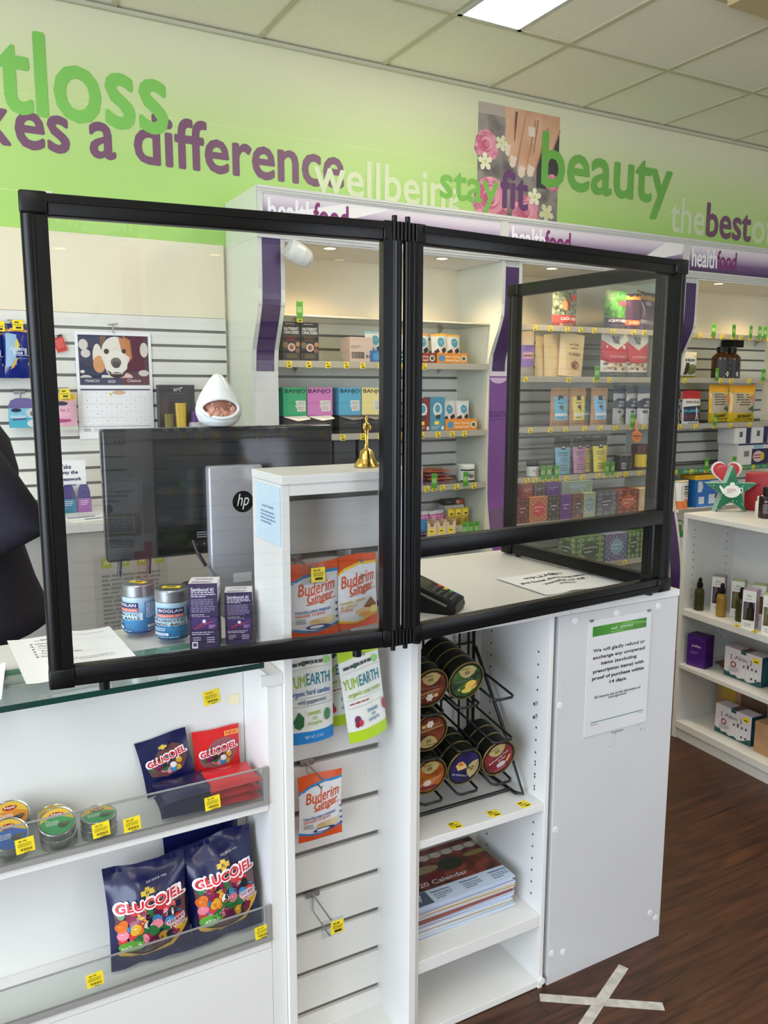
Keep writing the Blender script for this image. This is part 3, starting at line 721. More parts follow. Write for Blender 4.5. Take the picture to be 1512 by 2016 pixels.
def pouch(name, label, cat, loc, w, h, d, col, front=(), rotz=0, tilt=0, kind='stand', group=None, rough=.32, seed=0, back=None, seal=.06, roll=0, wr=1, parent=None, nu=10, nv=12):
    """soft bag with a bulged front, crimped seals and creases; base centre at loc"""
    rnd = random.Random(seed+int(1000*w)+int(700*abs(loc[0]))); ph = [rnd.uniform(0, 6.28) for _ in range(8)]
    def T(u, v):
        su = max(math.sin(PI*u), 0)**.6
        if kind == 'stand':
            k = min(1, max(0, (1-seal-v))/.7)**.75
        else:
            vv = (v-seal)/(1-2*seal); k = max(0, math.sin(PI*min(max(vv, 0), 1)))**.5
        return d/2*su*k
    def S(u, v, side, lift=0):
        nar = 1-.05*math.sin(PI*v) if kind != 'stand' else 1-.03*(1-v)
        x = (u-.5)*w*nar; z = v*h
        wob = wr*d*.05*(math.sin(9*u+ph[0]+4*v)*math.sin(7*v+ph[1])+.6*math.sin(17*u+ph[2]-9*v)*math.sin(13*v+ph[3]))*min(1, 4*min(u, 1-u)+.25)
        y = side*(T(u, v)+lift)+wob+wr*.006*math.sin(5*u+ph[4])*(v > 1-seal)*side*0
        y += wr*.05*d*math.sin(8*u+ph[5])*max(0, v-.85)/.15
        z += wr*.012*h*math.sin(6*u+ph[6])*(v**3) + wr*.006*h*abs(math.sin(7*u+ph[7]))*((1-v)**3)*(kind != 'stand')
        return (x, y-(side < 0)*.0004, z)
    m = Mesh(); colm = M(col, rough) if not isinstance(col, bpy.types.Material) else col
    bm_ = M(back, rough) if back else colm
    for side, mt in ((-1, colm), (1, bm_)):
        vs = [S(i/nu, j/nv, side) for j in range(nv+1) for i in range(nu+1)]; fs = []
        for j in range(nv):
            for i in range(nu):
                a = j*(nu+1)+i; q = (a, a+1, a+nu+2, a+nu+1); fs.append(q if side < 0 else q[::-1])
        m.add(vs, fs, mt, True)
    b0 = [S(i/nu, 0, -1) for i in range(nu+1)]+[S(i/nu, 0, 1) for i in range(nu, -1, -1)]
    m.add(b0, [tuple(range(len(b0)))], bm_)
    if front: m.print_map(front, w, h, lambda u, v, lift: S(u, v, -1, lift), nu, nv)
    R = Matrix.Rotation(rotz, 4, 'Z') @ Matrix.Rotation(tilt, 4, 'X') @ Matrix.Rotation(roll, 4, 'Y')
    ob = m.build(name, parent, loc); ob.rotation_euler = R.to_euler()
    return tag(ob, label, cat, group) if label else ob
def wrap(m, shapes, rad, z0, z1, a0, a1, n=12):
    """printed shapes round a cylinder from angle a0 to a1 (degrees, -90 = front)"""
    a0, a1 = math.radians(a0), math.radians(a1); W = rad*(a1-a0); H = z1-z0
    def fn(u, v, lift):
        a = a0+(a1-a0)*u; q = rad+lift+.0002; return (q*math.cos(a), q*math.sin(a), z0+v*H)
    return m.print_map(shapes, W, H, fn, n, 1)
def tub(name, label, cat, loc, rad, h, body, lid, lidh, shapes=(), a0=-180, a1=0, rotz=0, group=None, lidname='lid', liddec=(), neck=.96, seg=32, rough=.35):
    o = thing(name, label, cat, loc, rotz, group)
    m = Mesh().lathe([(rad*.9, 0), (rad, .004), (rad, h-lidh-.006), (rad*neck, h-lidh)], asmat(body) if isinstance(body, bpy.types.Material) else M(body, rough), seg=seg)
    if shapes: wrap(m, shapes, rad, .004, h-lidh-.006, a0, a1, max(6, int((a1-a0)/9)))
    m.build('body', o)
    lm = lid if isinstance(lid, bpy.types.Material) else M(lid, .35)
    m = Mesh().lathe([(rad*1.01, h-lidh), (rad*1.02, h-lidh+.002), (rad*1.02, h-.003), (rad*.97, h), (0, h)], lm, seg=seg)
    if liddec: m.print_on(liddec, rad*2, rad*2, (-rad, -rad, h), (1, 0, 0), (0, 1, 0), .0004)
    m.build(lidname, o)
    return o
# ------------------------------------------------------------------ on the glass counter
GT = .977
def sheet(name, label, x, y, z, w, d, shapes, rotz, curl=0, parent=None):
    m = Mesh(); n = 10
    def fn(u, v, lift): return ((u-.5)*w, (v-.5)*d, .0008+lift*.5+curl*math.exp(-((u-.33-.25*v)/.09)**2)+curl*.5*max(0, abs(u-.5)-.42)/.08)
    vs = [fn(i/n, j/n, 0) for j in range(n+1) for i in range(n+1)]
    m.add(vs, [(j*(n+1)+i, j*(n+1)+i+1, (j+1)*(n+1)+i+1, (j+1)*(n+1)+i) for j in range(n) for i in range(n)], PAPER, True)
    m.print_map(shapes, w, d, fn, n, n)
    return tag(m.build(name, None, (x, y, z), rotz), label, 'notice')
DK = (30, 30, 34)
sheet('paper_notice', 'white sheet listing items not in stock flat on the glass counter', .205, 1.655, GT+.0005, .205, .29,
      [t('we', .26, .90, .05, .018, DK), t('Do Not', .40, .905, .20, .035, (120, 40, 50), .03), t('have any of the following', .71, .90, .40, .02, DK)]+
      [t(s, .24+len(s)*.0095+.02, .82-.062*k, len(s)*.023, .032, DK) for k, s in enumerate(('Hand Sanitiser', 'Masks', 'Toilet Paper', 'Tissues', ' Thermometers', 'Panadol, Nurofen'))]+[e(.19, .82-.062*k, .012, .009, DK) for k in range(6)]+
      [t('More items are now unavailable so', .55, .36, .6, .022, DK), t('please we will do our best for all of you', .55, .32, .6, .022, DK), t('thank you', .5, .2, .2, .022, DK)], math.radians(2), .004)
sheet('paper_notice', 'second paper with dark blue block at left end of the glass', .00, 1.56, GT+.0005, .15, .20, [r(.05, .35, .9, .95, (34, 40, 74)), l(.1, .1, .8, .3, 3, DK)], math.radians(-6), .003)

TEALB = gradient('blue_tub_print', 'Z', .0, .085, [(0, (30, 96, 150)), (.4, (58, 140, 190)), (.75, (150, 196, 224)), (1, (190, 214, 232))], .3)
SLV = M((172, 176, 182), .32, .85, name='brushed_silver_lid')
def tubart(k):
    return [r(0, 0, 1, .04, (20, 44, 84)), r(.38, .76, .66, .93, (28, 34, 96)), t('BIOGLAN', .52, .855, .24, .09, (244, 244, 250), .01), r(.38, .66, .66, .75, (224, 92, 66)), t('HEALTHY KIDS', .52, .705, .25, .055, (250, 238, 230)),
            r(.30, .40, .70, .62, (196, 222, 238)), t('PROBIOTIC', .5, .565, .34, .075, (22, 26, 50), .012), t('CHOC BALLS', .5, .455, .34, .075, (22, 26, 50), .012), l(.34, .25, .5, .36, 2, (230, 240, 248)), r(.34, .12, .5, .2, (232, 240, 246)), l(.35, .13, .49, .19, 2, (60, 110, 160)),
            r(.72, .45, .98, .95, (60, 126, 176)), l(.73, .47, .97, .93, 11, (220, 234, 244)), r(.74, .16, .9, .24, (226, 238, 226)), l(.76, .17, .9, .23, 2, (60, 110, 80)), l(.38, .05, .62, .1, 1, (180, 210, 230)), l(.74, .05, .95, .12, 2, (160, 200, 226))]
YT = [r(.22, .38, .78, .66, YEL), r(.35, .53, .62, .6, INK), l(.3, .42, .7, .52, 2, (120, 104, 30))]
tub('choc_ball_tub', 'left blue tub with brushed silver lid, label side turned away', 'tub', (.357, 1.750, GT), .034, .107, TEALB, SLV, .026, tubart(0), -290, 70, math.radians(-52), 'blue tubs with silver lids', liddec=YT)
tub('choc_ball_tub', 'front blue tub with brushed silver lid and white name facing out', 'tub', (.409, 1.672, GT), .034, .107, TEALB, SLV, .026, tubart(1), -270, 90, math.radians(-28), 'blue tubs with silver lids', liddec=YT)
VIO = (44, 28, 74)
def elder(h): return [t('Sambucol it!', .48, .91, .78, .055, (244, 240, 250), .012), l(.09, .79, .93, .88, 3, (226, 220, 236)), l(.09, .56, .93, .77, 8, (150, 138, 176)), l(.09, .52, .9, .54, 1, (226, 220, 236)), r(.1, .30, .95, .49, (66, 44, 108)), *[r(.16+.11*k, .31, .165+.11*k, .48, (30, 20, 56)) for k in range(7)],
         p([(.15, .305), (.17, .305), (.52, .42), (.5, .43)], (214, 60, 70)), p([(.15, .305), (.17, .305), (.84, .43), (.82, .44)], (214, 60, 70)), e(.52, .43, .06, .028, (244, 232, 244)), l(.68, .32, .93, .38, 3, (214, 160, 214)), l(.1, .495, .9, .51, 1, (214, 200, 230)), l(.09, .22, .93, .28, 2, (200, 190, 216)), l(.12, .1, .4, .2, 3, (190, 180, 206)), l(.6, .1, .88, .2, 3, (190, 180, 206))]
ELT = [t('Sambucol', .5, .62, .6, .3, (60, 40, 90), 0, .1, PI), l(.1, .1, .9, .3, 2, (60, 40, 90))]
ELR = [r(0, .72, 1, 1, (236, 234, 240)), t('Sambucol', .5, .88, .8, .07, (60, 40, 90), 0, .1), l(.1, .74, .9, .8, 1, (60, 40, 90)), l(.1, .06, .9, .68, 18, (96, 84, 120))]
carton('elderberry_box', 'taller dark purple elderberry box beside the silver-lidded tubs', 'box', (.4535, 1.582, GT), .057, .056, .136, VIO, elder(0)+[r(.08, .02, .28, .12, (226, 220, 236)), r(.12, .05, .24, .1, VIO)], (30, 22, 50), (236, 234, 240), math.radians(-23), 'purple elderberry boxes', topdec=ELT, right=ELR)
carton('elderberry_box', 'shorter dark purple elderberry box next to the slatted tower', 'box', (.5235, 1.577, GT), .055, .050, .110, VIO, elder(1), (30, 22, 50), (236, 234, 240), math.radians(-21), 'purple elderberry boxes', topdec=ELT, right=ELR)

# ------------------------------------------------------------------ computer with pedestal on the work desk behind
o = thing('work_desk', 'low desk behind the glass counter carrying the computer', 'desk', (0, 0, 0))
B(-.5, .86, 1.83, 2.08, .72, .745, WHITE).build('desk_top', o)
for x in (-.48, .82): B(x, x+.03, 1.85, 2.06, 0, .72, WHITE).build('leg', o)
MON = mottled('glossy_dark_casing', (40, 41, 45), (44, 45, 49), 4, .12)
o = thing('desktop_computer', 'dark backed all-in-one computer on a silver pedestal behind the tubs', 'computer', (.592, 1.87, .745))
m = Mesh().rbox(-.277, .277, -.018, .022, .365, .662, MON, .006)
m.build('screen_back', o)
m = Mesh(); DV = M((8, 8, 9), .5)
for k in range(64): m.box(-.252+.0079*k, -.2475+.0079*k, -.0188, -.0178, .633, .6385, DV)
m.build('vent', o)
m = B(-.165, -.04, -.0195, -.0175, .372, .437, M((10, 10, 12), .3)); m.print_on([l(.72, .5, .98, .75, 3, (150, 150, 156)), e(.72, .28, .008, .016, (220, 220, 220)), e(.85, .28, .008, .016, (220, 220, 220))], .125, .065, (-.165, -.0195, .372), (1, 0, 0), (0, 0, 1))
m.build('port_bay', o)
PED = M((168, 168, 176), .2, .2, name='silver_pedestal')
m = Mesh().rbox(-.052, .080, -.050, -.019, .0, .574, PED, .006); m.rbox(-.10, .128, -.035, .17, 0, .012, PED, .004); m.build('pedestal', o)
m = Mesh(); BL = M((16, 16, 18), .2)
m.add([(.0285+.0255*math.cos(2*PI*k/40), -.0504, .488+.0255*math.sin(2*PI*k/40)) for k in range(40)], [tuple(range(40))], BL)
LG = M((226, 226, 230), .3)
m.print_on([t('hp', .5, .5, .66, .80, LG, 0, .32)], .045, .047, (.006, -.0505, .4645), (1, 0, 0), (0, 0, 1))
m.build('round_badge', o)
m = B(.0, .045, -.0512, -.0502, .296, .318, M((206, 206, 206), .5)); m.build('pedestal_label', o)
m = Mesh().tube([(-.085, -.02, .40), (-.08, -.035, .375), (-.062, -.045, .34), (-.045, -.05, .31), (-.04, -.055, .25)], .0042, M((24, 24, 26), .4), 8)
m.tube([(-.063, -.0455, .342), (-.045, -.05, .312)], .0056, M((150, 150, 152), .4), 8)
for x in (-.247, -.182): m.tube([(x, -.005, .38), (x-.004, -.008, .345), (x-.006, -.01, .33)], .005, M((60, 60, 62), .5), 8)
m.build('cable', o)
o = thing('crystal_lamp', 'white teardrop crystal lamp with pink stones on top of the dark computer', 'lamp', (.585, 1.875, 1.4075))
LW = M((236, 240, 240), .15, name='glazed_white')
prof = [(.022, 0), (.034, .002), (.046, .012), (.0525, .028), (.0535, .040), (.050, .056), (.042, .074), (.031, .092), (.020, .108), (.0105, .119), (0, .123)]
# shell with an oval mouth towards the front
m = Mesh(); seg = 40; fine = []
for i in range(len(prof)-1):
    for k in range(4):
        a = k/4; fine.append((prof[i][0]*(1-a)+prof[i+1][0]*a, prof[i][1]*(1-a)+prof[i+1][1]*a))
fine.append(prof[-1]); vs = []
MOUTH = lambda x, z: ((x+.006)/.041)**2+((z-.043)/.0225)**2
for rr_, z in fine:
    for j in range(seg):
        a = 2*PI*j/seg; vs.append((rr_*math.cos(a), rr_*math.sin(a), z))
fs = []
for i in range(len(fine)-1):
    for j in range(seg):
        q = (i*seg+j, i*seg+(j+1) % seg, (i+1)*seg+(j+1) % seg, (i+1)*seg+j)
        c = [sum(vs[w][k] for w in q)/4 for k in range(3)]
        if c[1] < -.005 and MOUTH(c[0], c[2]) < 1: continue
        fs.append(q)
m.add(vs, fs, LW, True)
def shell_y(x, z):
    for (r0, z0), (r1, z1) in zip(prof, prof[1:]):
        if z0 <= z <= z1: rr_ = r0+(r1-r0)*(z-z0)/(z1-z0); return -math.sqrt(max(rr_*rr_-x*x, 1e-6))
    return -.02
ring = [(-.006+.041*math.cos(a), shell_y(-.006+.041*math.cos(a), .043+.0225*math.sin(a)), .043+.0225*math.sin(a)) for a in [2*PI*k/32 for k in range(32)]]
m.tube(ring, .0042, LW, 8, True)
m.lathe([(0, .012), (.040, .016), (.044, .03), (.046, .05), (.036, .07)], M((150, 96, 80), .6), seg=24)
m.build('lamp_shell', o)
ST = mottled('pink_salt_stone', (176, 110, 88), (226, 172, 150), 60, .4)
rr = random.Random(3)
for k in range(14):
    bm = bmesh.new(); bmesh.ops.create_icosphere(bm, subdivisions=1, radius=.0105)
    for v in bm.verts: v.co *= rr.uniform(.75, 1.2)
    Mesh().bm(bm, ST).build('stone', o, (-.030+.0115*(k % 5)+.004*(k//5), -.038+.004*(k//5)-.003*(k % 2), .030+.0105*(k//5)), rr.uniform(0, 3))
o = thing('brass_bell', 'small golden bell with a statuette handle on the slatted tower', 'bell', (.781, 1.499, 1.3355))
GOLD = M((222, 184, 96), .18, 1, name='polished_gold')
m = Mesh().lathe([(.026, 0), (.027, .002), (.023, .008), (.018, .017), (.0155, .028), (.013, .034), (.006, .038), (.0035, .042), (.005, .044)], GOLD, seg=32)
m.tube([(-.004, -.0195, .012), (.004, -.0175, .0155), (.010, -.0165, .0165), (.005, -.0185, .010)], .0005, INK, 4)
m.build('bell_cup', o)
m = Mesh().lathe([(.0052, .042), (.0048, .046), (.003, .050), (.0036, .058), (.0042, .068), (.005, .072), (.0062, .080), (.0072, .086), (.0062, .090), (.0024, .092), (.0022, .094), (.0038, .096), (.0042, .100), (.003, .104), (0, .106)], GOLD, seg=20, sy=.75)
for s in (-1, 1): m.tube([(s*.0066, 0, .088), (s*.0085, -.002, .081), (s*.006, -.0055, .077), (0, -.0062, .079)], .0016, GOLD, 8)
m.tube([(0, -.006, .081), (0, -.0055, .05)], .0009, GOLD, 6)
m.build('statuette_handle', o)
o = thing('round_desk_stand', 'dark round-topped desk stand half hidden behind the taller purple box', 'stand', (.478, 1.775, .966))
DKG = M((44, 42, 38), .4)
m = Mesh().tube([(.045*math.cos(a), 0, .052+.045*math.sin(a)) for a in [PI*k/14 for k in range(15)]], .006, DKG, 10); m.lathe([(.012, 0), (.012, .006)], DKG, (0, 0, 0), 16); m.build('arch', o)
Mesh().tube([(0, 0, .092), (0, 0, .066)], .0012, DKG, 6).tube([(.007*math.cos(a), 0, .058+.007*math.sin(a)) for a in [2*PI*k/14 for k in range(14)]], .0015, DKG, 6, True).build('hook', o)
tag(carton('white_card_box', '', '', (.420, 1.795, .966), .06, .014, .075, (226, 224, 218), [l(.1, .75, .9, .9, 2, (110, 60, 60))], rotz=-.1), 'small white printed card between the two silver-lidded tubs', 'card')

# ------------------------------------------------------------------ card terminal and the distancing sheet on the right worktop
WT = .985
o = thing('card_terminal', 'black card payment terminal with coloured keys behind the screen gap', 'card terminal', (.974, 1.588, WT), math.radians(-50))
m = Mesh().prism([(-.105, 0), (.09, 0), (.094, .012), (.092, .02), (-.07, .085), (-.105, .08)], 'y', -.038, .038, BLACK); m.build('base', o)
TM = Matrix.Translation((.0, 0, .054)) @ Matrix.Rotation(math.radians(21), 4, 'Y')
m = Mesh().rbox(-.110, .098, -.040, .040, -.014, .010, BLACK, .007, 3, TM); m.rbox(-.108, .08, -.042, .042, -.008, -.001, M((120, 120, 124), .3, .5), .003, 2, TM); m.build('body', o)
Mesh().rbox(-.088, .018, -.032, .032, .0095, .0115, M((78, 78, 62), .2), .0008, 1, TM).build('screen', o)
Mesh().rbox(-.112, -.094, -.03, .03, .008, .012, M((200, 198, 190), .4), .001, 1, TM).build('paper_cover', o)
for i in range(4):
    for j in range(4):
        col = {(3, 0): (206, 60, 36), (3, 1): (226, 206, 60), (3, 2): (20, 160, 70), (3, 3): (30, 70, 140)}.get((j, i), (58, 58, 62))
        x, y = .034+.0155*i, -.026+.0165*j
        q = Mesh().rbox(x-.005, x+.005, y-.006, y+.006, .0095, .0125, M(col, .4), .0012, 1, TM)
        q.build('key', o)
sheet('distancing_sheet', 'curled white social distancing sheet lying on the right worktop', 1.447, 1.640, WT+.0006, .292, .205,
      [t('**PLEASE**', .46, .80, .46, .10, DK, .02), t('give Social distancing space to', .5, .61, .86, .085, DK, .02), t('- yourself & our staff -', .5, .45, .56, .085, DK, .02), l(.36, .30, .62, .36, 1, DK)], math.radians(1), .004)
SC_NOTE = thing('tower_notice', 'pale blue printed sheet taped to the left side of the tower', 'notice', (.558, 1.552, 1.2))
m = B(-.0012, 0, -.130, 0, 0, .112, M((196, 218, 232), .6)); m.print_on([t('social health', .5, .62, .5, .05, (60, 80, 130)), l(.2, .3, .85, .55, 4, (130, 150, 180))], .13, .112, (-.0012, 0, 0), (0, -1, 0), (0, 0, 1)); m.build('sheet', SC_NOTE)

# ------------------------------------------------------------------ pegs and hanging packs on the tower
def peg(loc, n=.09, label=None, ticket=None, drop=.03, plate=True):
    o = thing('display_peg', label, 'hook', loc, 0, 'wire pegs on the slatted tower')
    m = Mesh().box(-.016, .016, -.004, .002, -.006, .006, CHROME); m.tube([(0, 0, 0), (0, -n, -.004), (0, -n-.004, .004)], .0019, CHROME, 8)
    m.tube([(0, -.003, -.004), (0, -.003, -drop), (0, -n*.92, -drop-.006), (0, -n*.95, -drop)], .0019, CHROME, 8); m.build('peg_wire', o)
    if plate:
        q = B(-.026, .026, -n-.006, -n-.0045, -.036, .004, ACRYLIC)
        q.build('ticket_holder', o)
        q = Mesh().box(-.004, .026, -n-.008, -n-.0065, -.032, -.003, YEL); q.print_on([t(ticket or '$3.95', .4, .82, .5, .14, INK, .01), l(.12, .4, .9, .7, 3, (120, 104, 30)), r(.25, .14, .8, .32, INK)], .03, .029, (-.004, -n-.008, -.032), (1, 0, 0), (0, 0, 1)); q.build('price_ticket', o)
    return o
OR = (216, 84, 36)
def ginger(flavour):
    b = (40, 130, 196) if flavour == 0 else (232, 196, 60)
    S = [p([(0, .14), (0, .74), (.25, .83), (.6, .88), (1, .87), (1, .20), (.75, .14), (.4, .09)], (226, 228, 234)), p([(0, .72), (0, .76), (.25, .85), (.6, .90), (1, .90), (1, .86), (.6, .865), (.25, .815)], b), p([(0, .16), (0, .12), (.5, .07), (1, .17), (1, .2), (.5, .1)], b)]
    S += [t('Buderim', .52, .69, .80, .16, OR, .012, .35, .12), t('Ginger', .60, .55, .58, .16, OR, .012, .35, .12), p([(.30, .475), (.95, .545), (.95, .535), (.30, .46)], OR)]
    if flavour == 0: S += [t("TRAVELLER'S FRIEND", .44, .385, .76, .035, (30, 90, 160), .02, 0, .08), t('GINGER CHEWS', .38, .335, .62, .035, OR, .01, 0, .08), e(.62, .235, .27, .05, (214, 190, 146)), e(.78, .26, .10, .05, (226, 204, 160)), e(.48, .24, .10, .035, (200, 172, 120)), e(.55, .165, .26, .035, (34, 50, 110)), e(.52, .165, .16, .022, (224, 228, 236)), l(.08, .22, .3, .29, 3, (110, 110, 116))]
    else: S += [t('GINGER, HONEY', .38, .39, .6, .04, (206, 180, 70), .02, 0, .08), t('& LEMON', .28, .335, .34, .04, (206, 180, 70), .02, 0, .08), t('CHEWS', .22, .285, .26, .035, OR, .01, 0, .08), p([(.62, .30), (.80, .42), (.95, .30), (.85, .22)], (140, 82, 44)), e(.62, .24, .22, .045, (218, 192, 140)), e(.66, .19, .16, .035, (226, 160, 60)), e(.86, .24, .10, .05, (226, 206, 120))]
    if flavour == 0: S += [e(.96, .45-.09*k, .035, .018, (60, 80, 130)) for k in range(4)]
    return S
peg((.640, 1.558, 1.145), label='upper left chrome peg behind the orange ginger packs', ticket='$2.25')
peg((.755, 1.558, 1.145), label='upper right chrome peg behind the orange ginger packs', plate=False)
pouch('ginger_chews_pack', 'orange and white ginger chews pack with blue arc, upper left of tower', 'sweet pack', (.651, 1.482, .990), .106, .158, .022, OR, ginger(0), kind='pillow', group='orange ginger chews packs', seed=1, rotz=-.05)
pouch('ginger_chews_pack', 'orange and white ginger honey pack with yellow arc beside the screen post', 'sweet pack', (.751, 1.488, .996), .106, .158, .022, OR, ginger(1), kind='pillow', group='orange ginger chews packs', seed=2, rotz=.05, roll=-.04)
def yum(kind):
    g, bl = (150, 190, 40), (24, 130, 150)
    band = (30, 130, 206) if kind == 0 else (176, 210, 40)
    S = [r(0, .87, 1, 1, band), r(0, 0, 1, .12, band), t('YUM', .20, .62, .34, .11, g, .01), t('EARTH', .66, .63, .52, .11, bl, .01), r(.05, .74, .95, .743, (150, 150, 150)), l(.08, .76, .8, .83, 1, (70, 80, 76)), e(.86, .80, .08, .04, (150, 210, 120)), e(.36, .79, .05, .027, (60, 90, 70))]
    if kind == 0: S += [t('organic hard candies', .48, .50, .86, .065, (40, 100, 170), .01), r(.05, .455, .95, .458, (110, 120, 130)), t('wild peppermint', .5, .415, .62, .055, (70, 100, 140), .01), r(.05, .375, .95, .378, (110, 120, 130)), p([(.08, .24), (.2, .33), (.3, .27), (.29, .18), (.2, .15), (.1, .18)], (40, 104, 64)), e(.82, .26, .08, .06, (80, 140, 100)), t('sweet', .52, .305, .28, .04, g, .01), t('on', .52, .255, .1, .03, g, .01), t('simple', .52, .205, .3, .05, g, .01), t('NET WT. 3.3 OZ', .5, .07, .4, .03, (220, 232, 244))]
    else: S += [t('organic sour pops', .5, .50, .8, .06, g, .01), r(.05, .455, .95, .458, (150, 160, 120)), l(.1, .40, .95, .43, 1, (150, 60, 60)), r(.05, .37, .95, .373, (150, 160, 120)), e(.22, .24, .07, .045, (120, 50, 96)), e(.28, .20, .06, .035, (196, 60, 84)), e(.2, .19, .05, .03, (140, 40, 60)), e(.95, .3, .05, .06, (180, 60, 84)), t('sweet', .62, .305, .28, .04, (40, 120, 160), .01), t('on', .62, .255, .1, .03, (40, 120, 160), .01), t('simple', .62, .205, .3, .05, (40, 120, 160), .01)]
    return S
peg((.640, 1.558, .975), label='middle left chrome peg carrying the blue peppermint pouch', plate=False)
peg((.760, 1.558, .975), label='middle right chrome peg carrying the lime pouches', plate=False)
pouch('candy_pouch', 'white and blue peppermint candy pouch hanging on the tower', 'sweet pack', (.646, 1.492, .766), .104, .216, .026, (232, 234, 232), yum(0), seed=4, group='organic candy pouches', roll=-.02)
pouch('candy_pouch', 'front white and lime sour pops pouch, tilted, on the tower', 'sweet pack', (.776, 1.482, .752), .100, .215, .024, (232, 234, 230), yum(1), seed=5, group='organic candy pouches', roll=-.14, rotz=.08)
pouch('candy_pouch', 'lime sour pops pouch mostly hidden behind the tilted one', 'sweet pack', (.728, 1.520, .775), .090, .200, .018, (232, 234, 230), yum(1), seed=6, group='organic candy pouches', roll=-.04)
peg((.662, 1.558, .684), n=.085, label='chrome peg holding the single lower orange pack', plate=False, drop=.02)
pouch('ginger_chews_pack', 'single orange and white ginger chews pack on the lower tower peg', 'sweet pack', (.670, 1.505, .530), .104, .152, .022, OR, ginger(0), kind='pillow', group='orange ginger chews packs', seed=3)
peg((.672, 1.558, .366), n=.10, label='empty chrome peg with yellow ticket low on the tower', ticket='$3.95', drop=.04)

# ------------------------------------------------------------------ jelly bean bags and tins on the shelves of the glass counter
NAVY = (20, 24, 72); REDB = (206, 34, 40)
BEANS = [(206, 160, 50), (214, 110, 40), (130, 40, 70), (60, 130, 180), (40, 110, 60), (226, 222, 220), (90, 30, 70), (200, 60, 60), (30, 40, 46), (226, 130, 150)]
def beans(u0, v0, u1, v1, n, ru, rv, seed):
    q = random.Random(seed); out = []
    for k in range(n):
        u, v, c = q.uniform(u0, u1), q.uniform(v0, v1), q.choice(BEANS)
        a = q.uniform(0, PI); ma, mb = ru*.168, rv*.21; pts = [(u+(ma*math.cos(b)*math.cos(a)-mb*math.sin(b)*math.sin(a))/.168, v+(ma*math.cos(b)*math.sin(a)+mb*math.sin(b)*math.cos(a))/.21) for b in [2*PI*i/18 for i in range(18)]]; out.append(p(pts, M(c, .2))); out.append(e(u-ru*.15, v+rv*.3, ru*.25, rv*.14, M(tuple(min(255, x+50) for x in c), .2)))
    return out
def gluco(big, red=False):
    WIN = (150, 92, 96) if red else (104, 66, 66)
    if big:
        S = [p([(.06, .62), (.10, .20), (.4, .12), (.7, .17), (.95, .36), (.97, .60), (.80, .66), (.5, .66), (.2, .66)], M(WIN, .2))]
        S += beans(.13, .24, .87, .60, 84, .075, .045, 5 if not red else 8)
        S += [p([(.06, .20), (.10, .16), (.4, .075), (.75, .13), (.97, .33), (.97, .37), (.72, .165), (.4, .115), (.12, .20)], M((216, 172, 60), .3))]
        S += [p([(.38, .68), (.62, .69), (.60, .80), (.40, .80)], NAVY), r(.41, .72, .59, .765, (216, 182, 60)), r(.465, .69, .535, .79, (216, 182, 60)), t('R', .5, .74, .05, .035, NAVY), t('GLUCOJEL', .52, .625, .90, .125, (240, 236, 240), .085, .05, .06), t('GLUCOJEL', .52, .625, .86, .105, (206, 30, 48), .035, .05, .06), e(.25, .245, .16, .06, (96, 170, 60)), t('NATURAL', .25, .245, .24, .035, (232, 244, 220), .02, 0, .2), t('COLOURS', .25, .215, .2, .022, (232, 244, 220), .01, 0, .2), t('GLUCOSE', .82, .40, .24, .045, (240, 236, 240), .07, 0, .2), t('GLUCOSE', .82, .40, .23, .036, (150, 30, 60), .02, 0, .2), t('POWER', .84, .355, .2, .045, (240, 236, 240), .07, 0, .2), t('POWER', .84, .355, .19, .036, (150, 30, 60), .02, 0, .2), t('OZ SINCE 1932', .62, .83, .26, .016, (210, 206, 214))]
    else:
        S = [p([(.1, .50), (.16, .34), (.45, .28), (.78, .33), (.92, .5), (.92, .72), (.70, .82), (.45, .80)], M(WIN, .2))]+beans(.22, .36, .82, .62, 18, .07, .05, 12)
        S += [t('GLUCOJEL', .52, .60, .84, .15, (240, 236, 240), .085, .05, .15), t('GLUCOJEL', .52, .60, .80, .125, (206, 30, 48), .035, .05, .15)]
        S += [r(.66, .84, .98, .93, (240, 150, 70)), t('NEW', .82, .885, .24, .06, (170, 30, 30))] if red else [r(.38, .76, .60, .86, NAVY), r(.41, .79, .57, .83, (216, 182, 60)), r(.46, .77, .52, .85, (216, 182, 60))]
    return S
def gbag(label, loc, w, h, d, col, front, grp, **kw): return pouch('jelly_bean_bag', label, 'sweet bag', loc, w, h, d, col, front, kind='pillow', group=grp, rough=.22, nu=12, nv=14, **kw)
Z2 = .388
gbag('left large navy jelly bean bag standing on the lower shelf', (.297, 1.470, Z2+.009), .156, .195, .066, NAVY, gluco(True), 'large jelly bean bags', tilt=-.20, seed=21, seal=.10, rotz=-.1, wr=1.4, roll=-.03)
gbag('right large navy jelly bean bag in the lower shelf corner', (.449, 1.472, Z2+.009), .146, .208, .066, NAVY, gluco(True), 'large jelly bean bags', tilt=-.19, seed=22, seal=.10, roll=-.05, wr=1.4)
gbag('rear large navy jelly bean bag leaning behind the two front bags', (.425, 1.549, Z2+.003), .160, .245, .016, NAVY, [t('OZ SINCE 1932', .62, .86, .26, .016, (210, 206, 214))], 'large jelly bean bags', tilt=-.01, seed=23, seal=.14, roll=-.02, wr=1.2)
Z1 = .6848
def flatbag(label, x, y, z, col, red, seed, rotz):
    return gbag(label, (x, y-.058, z+.0115), .105, .085, .015, col, (), 'small red bags' if red else 'small navy bags', tilt=-PI/2+.04, seed=seed, rotz=rotz, wr=.7)
for k in range(3): flatbag(['lowest', 'second', 'third'][k]+' flat red sweet bag in the pile behind the upper shelf lip', .460+.003*k, 1.500, Z1+.0165*k, REDB, True, 30+k, .05*k-.06)
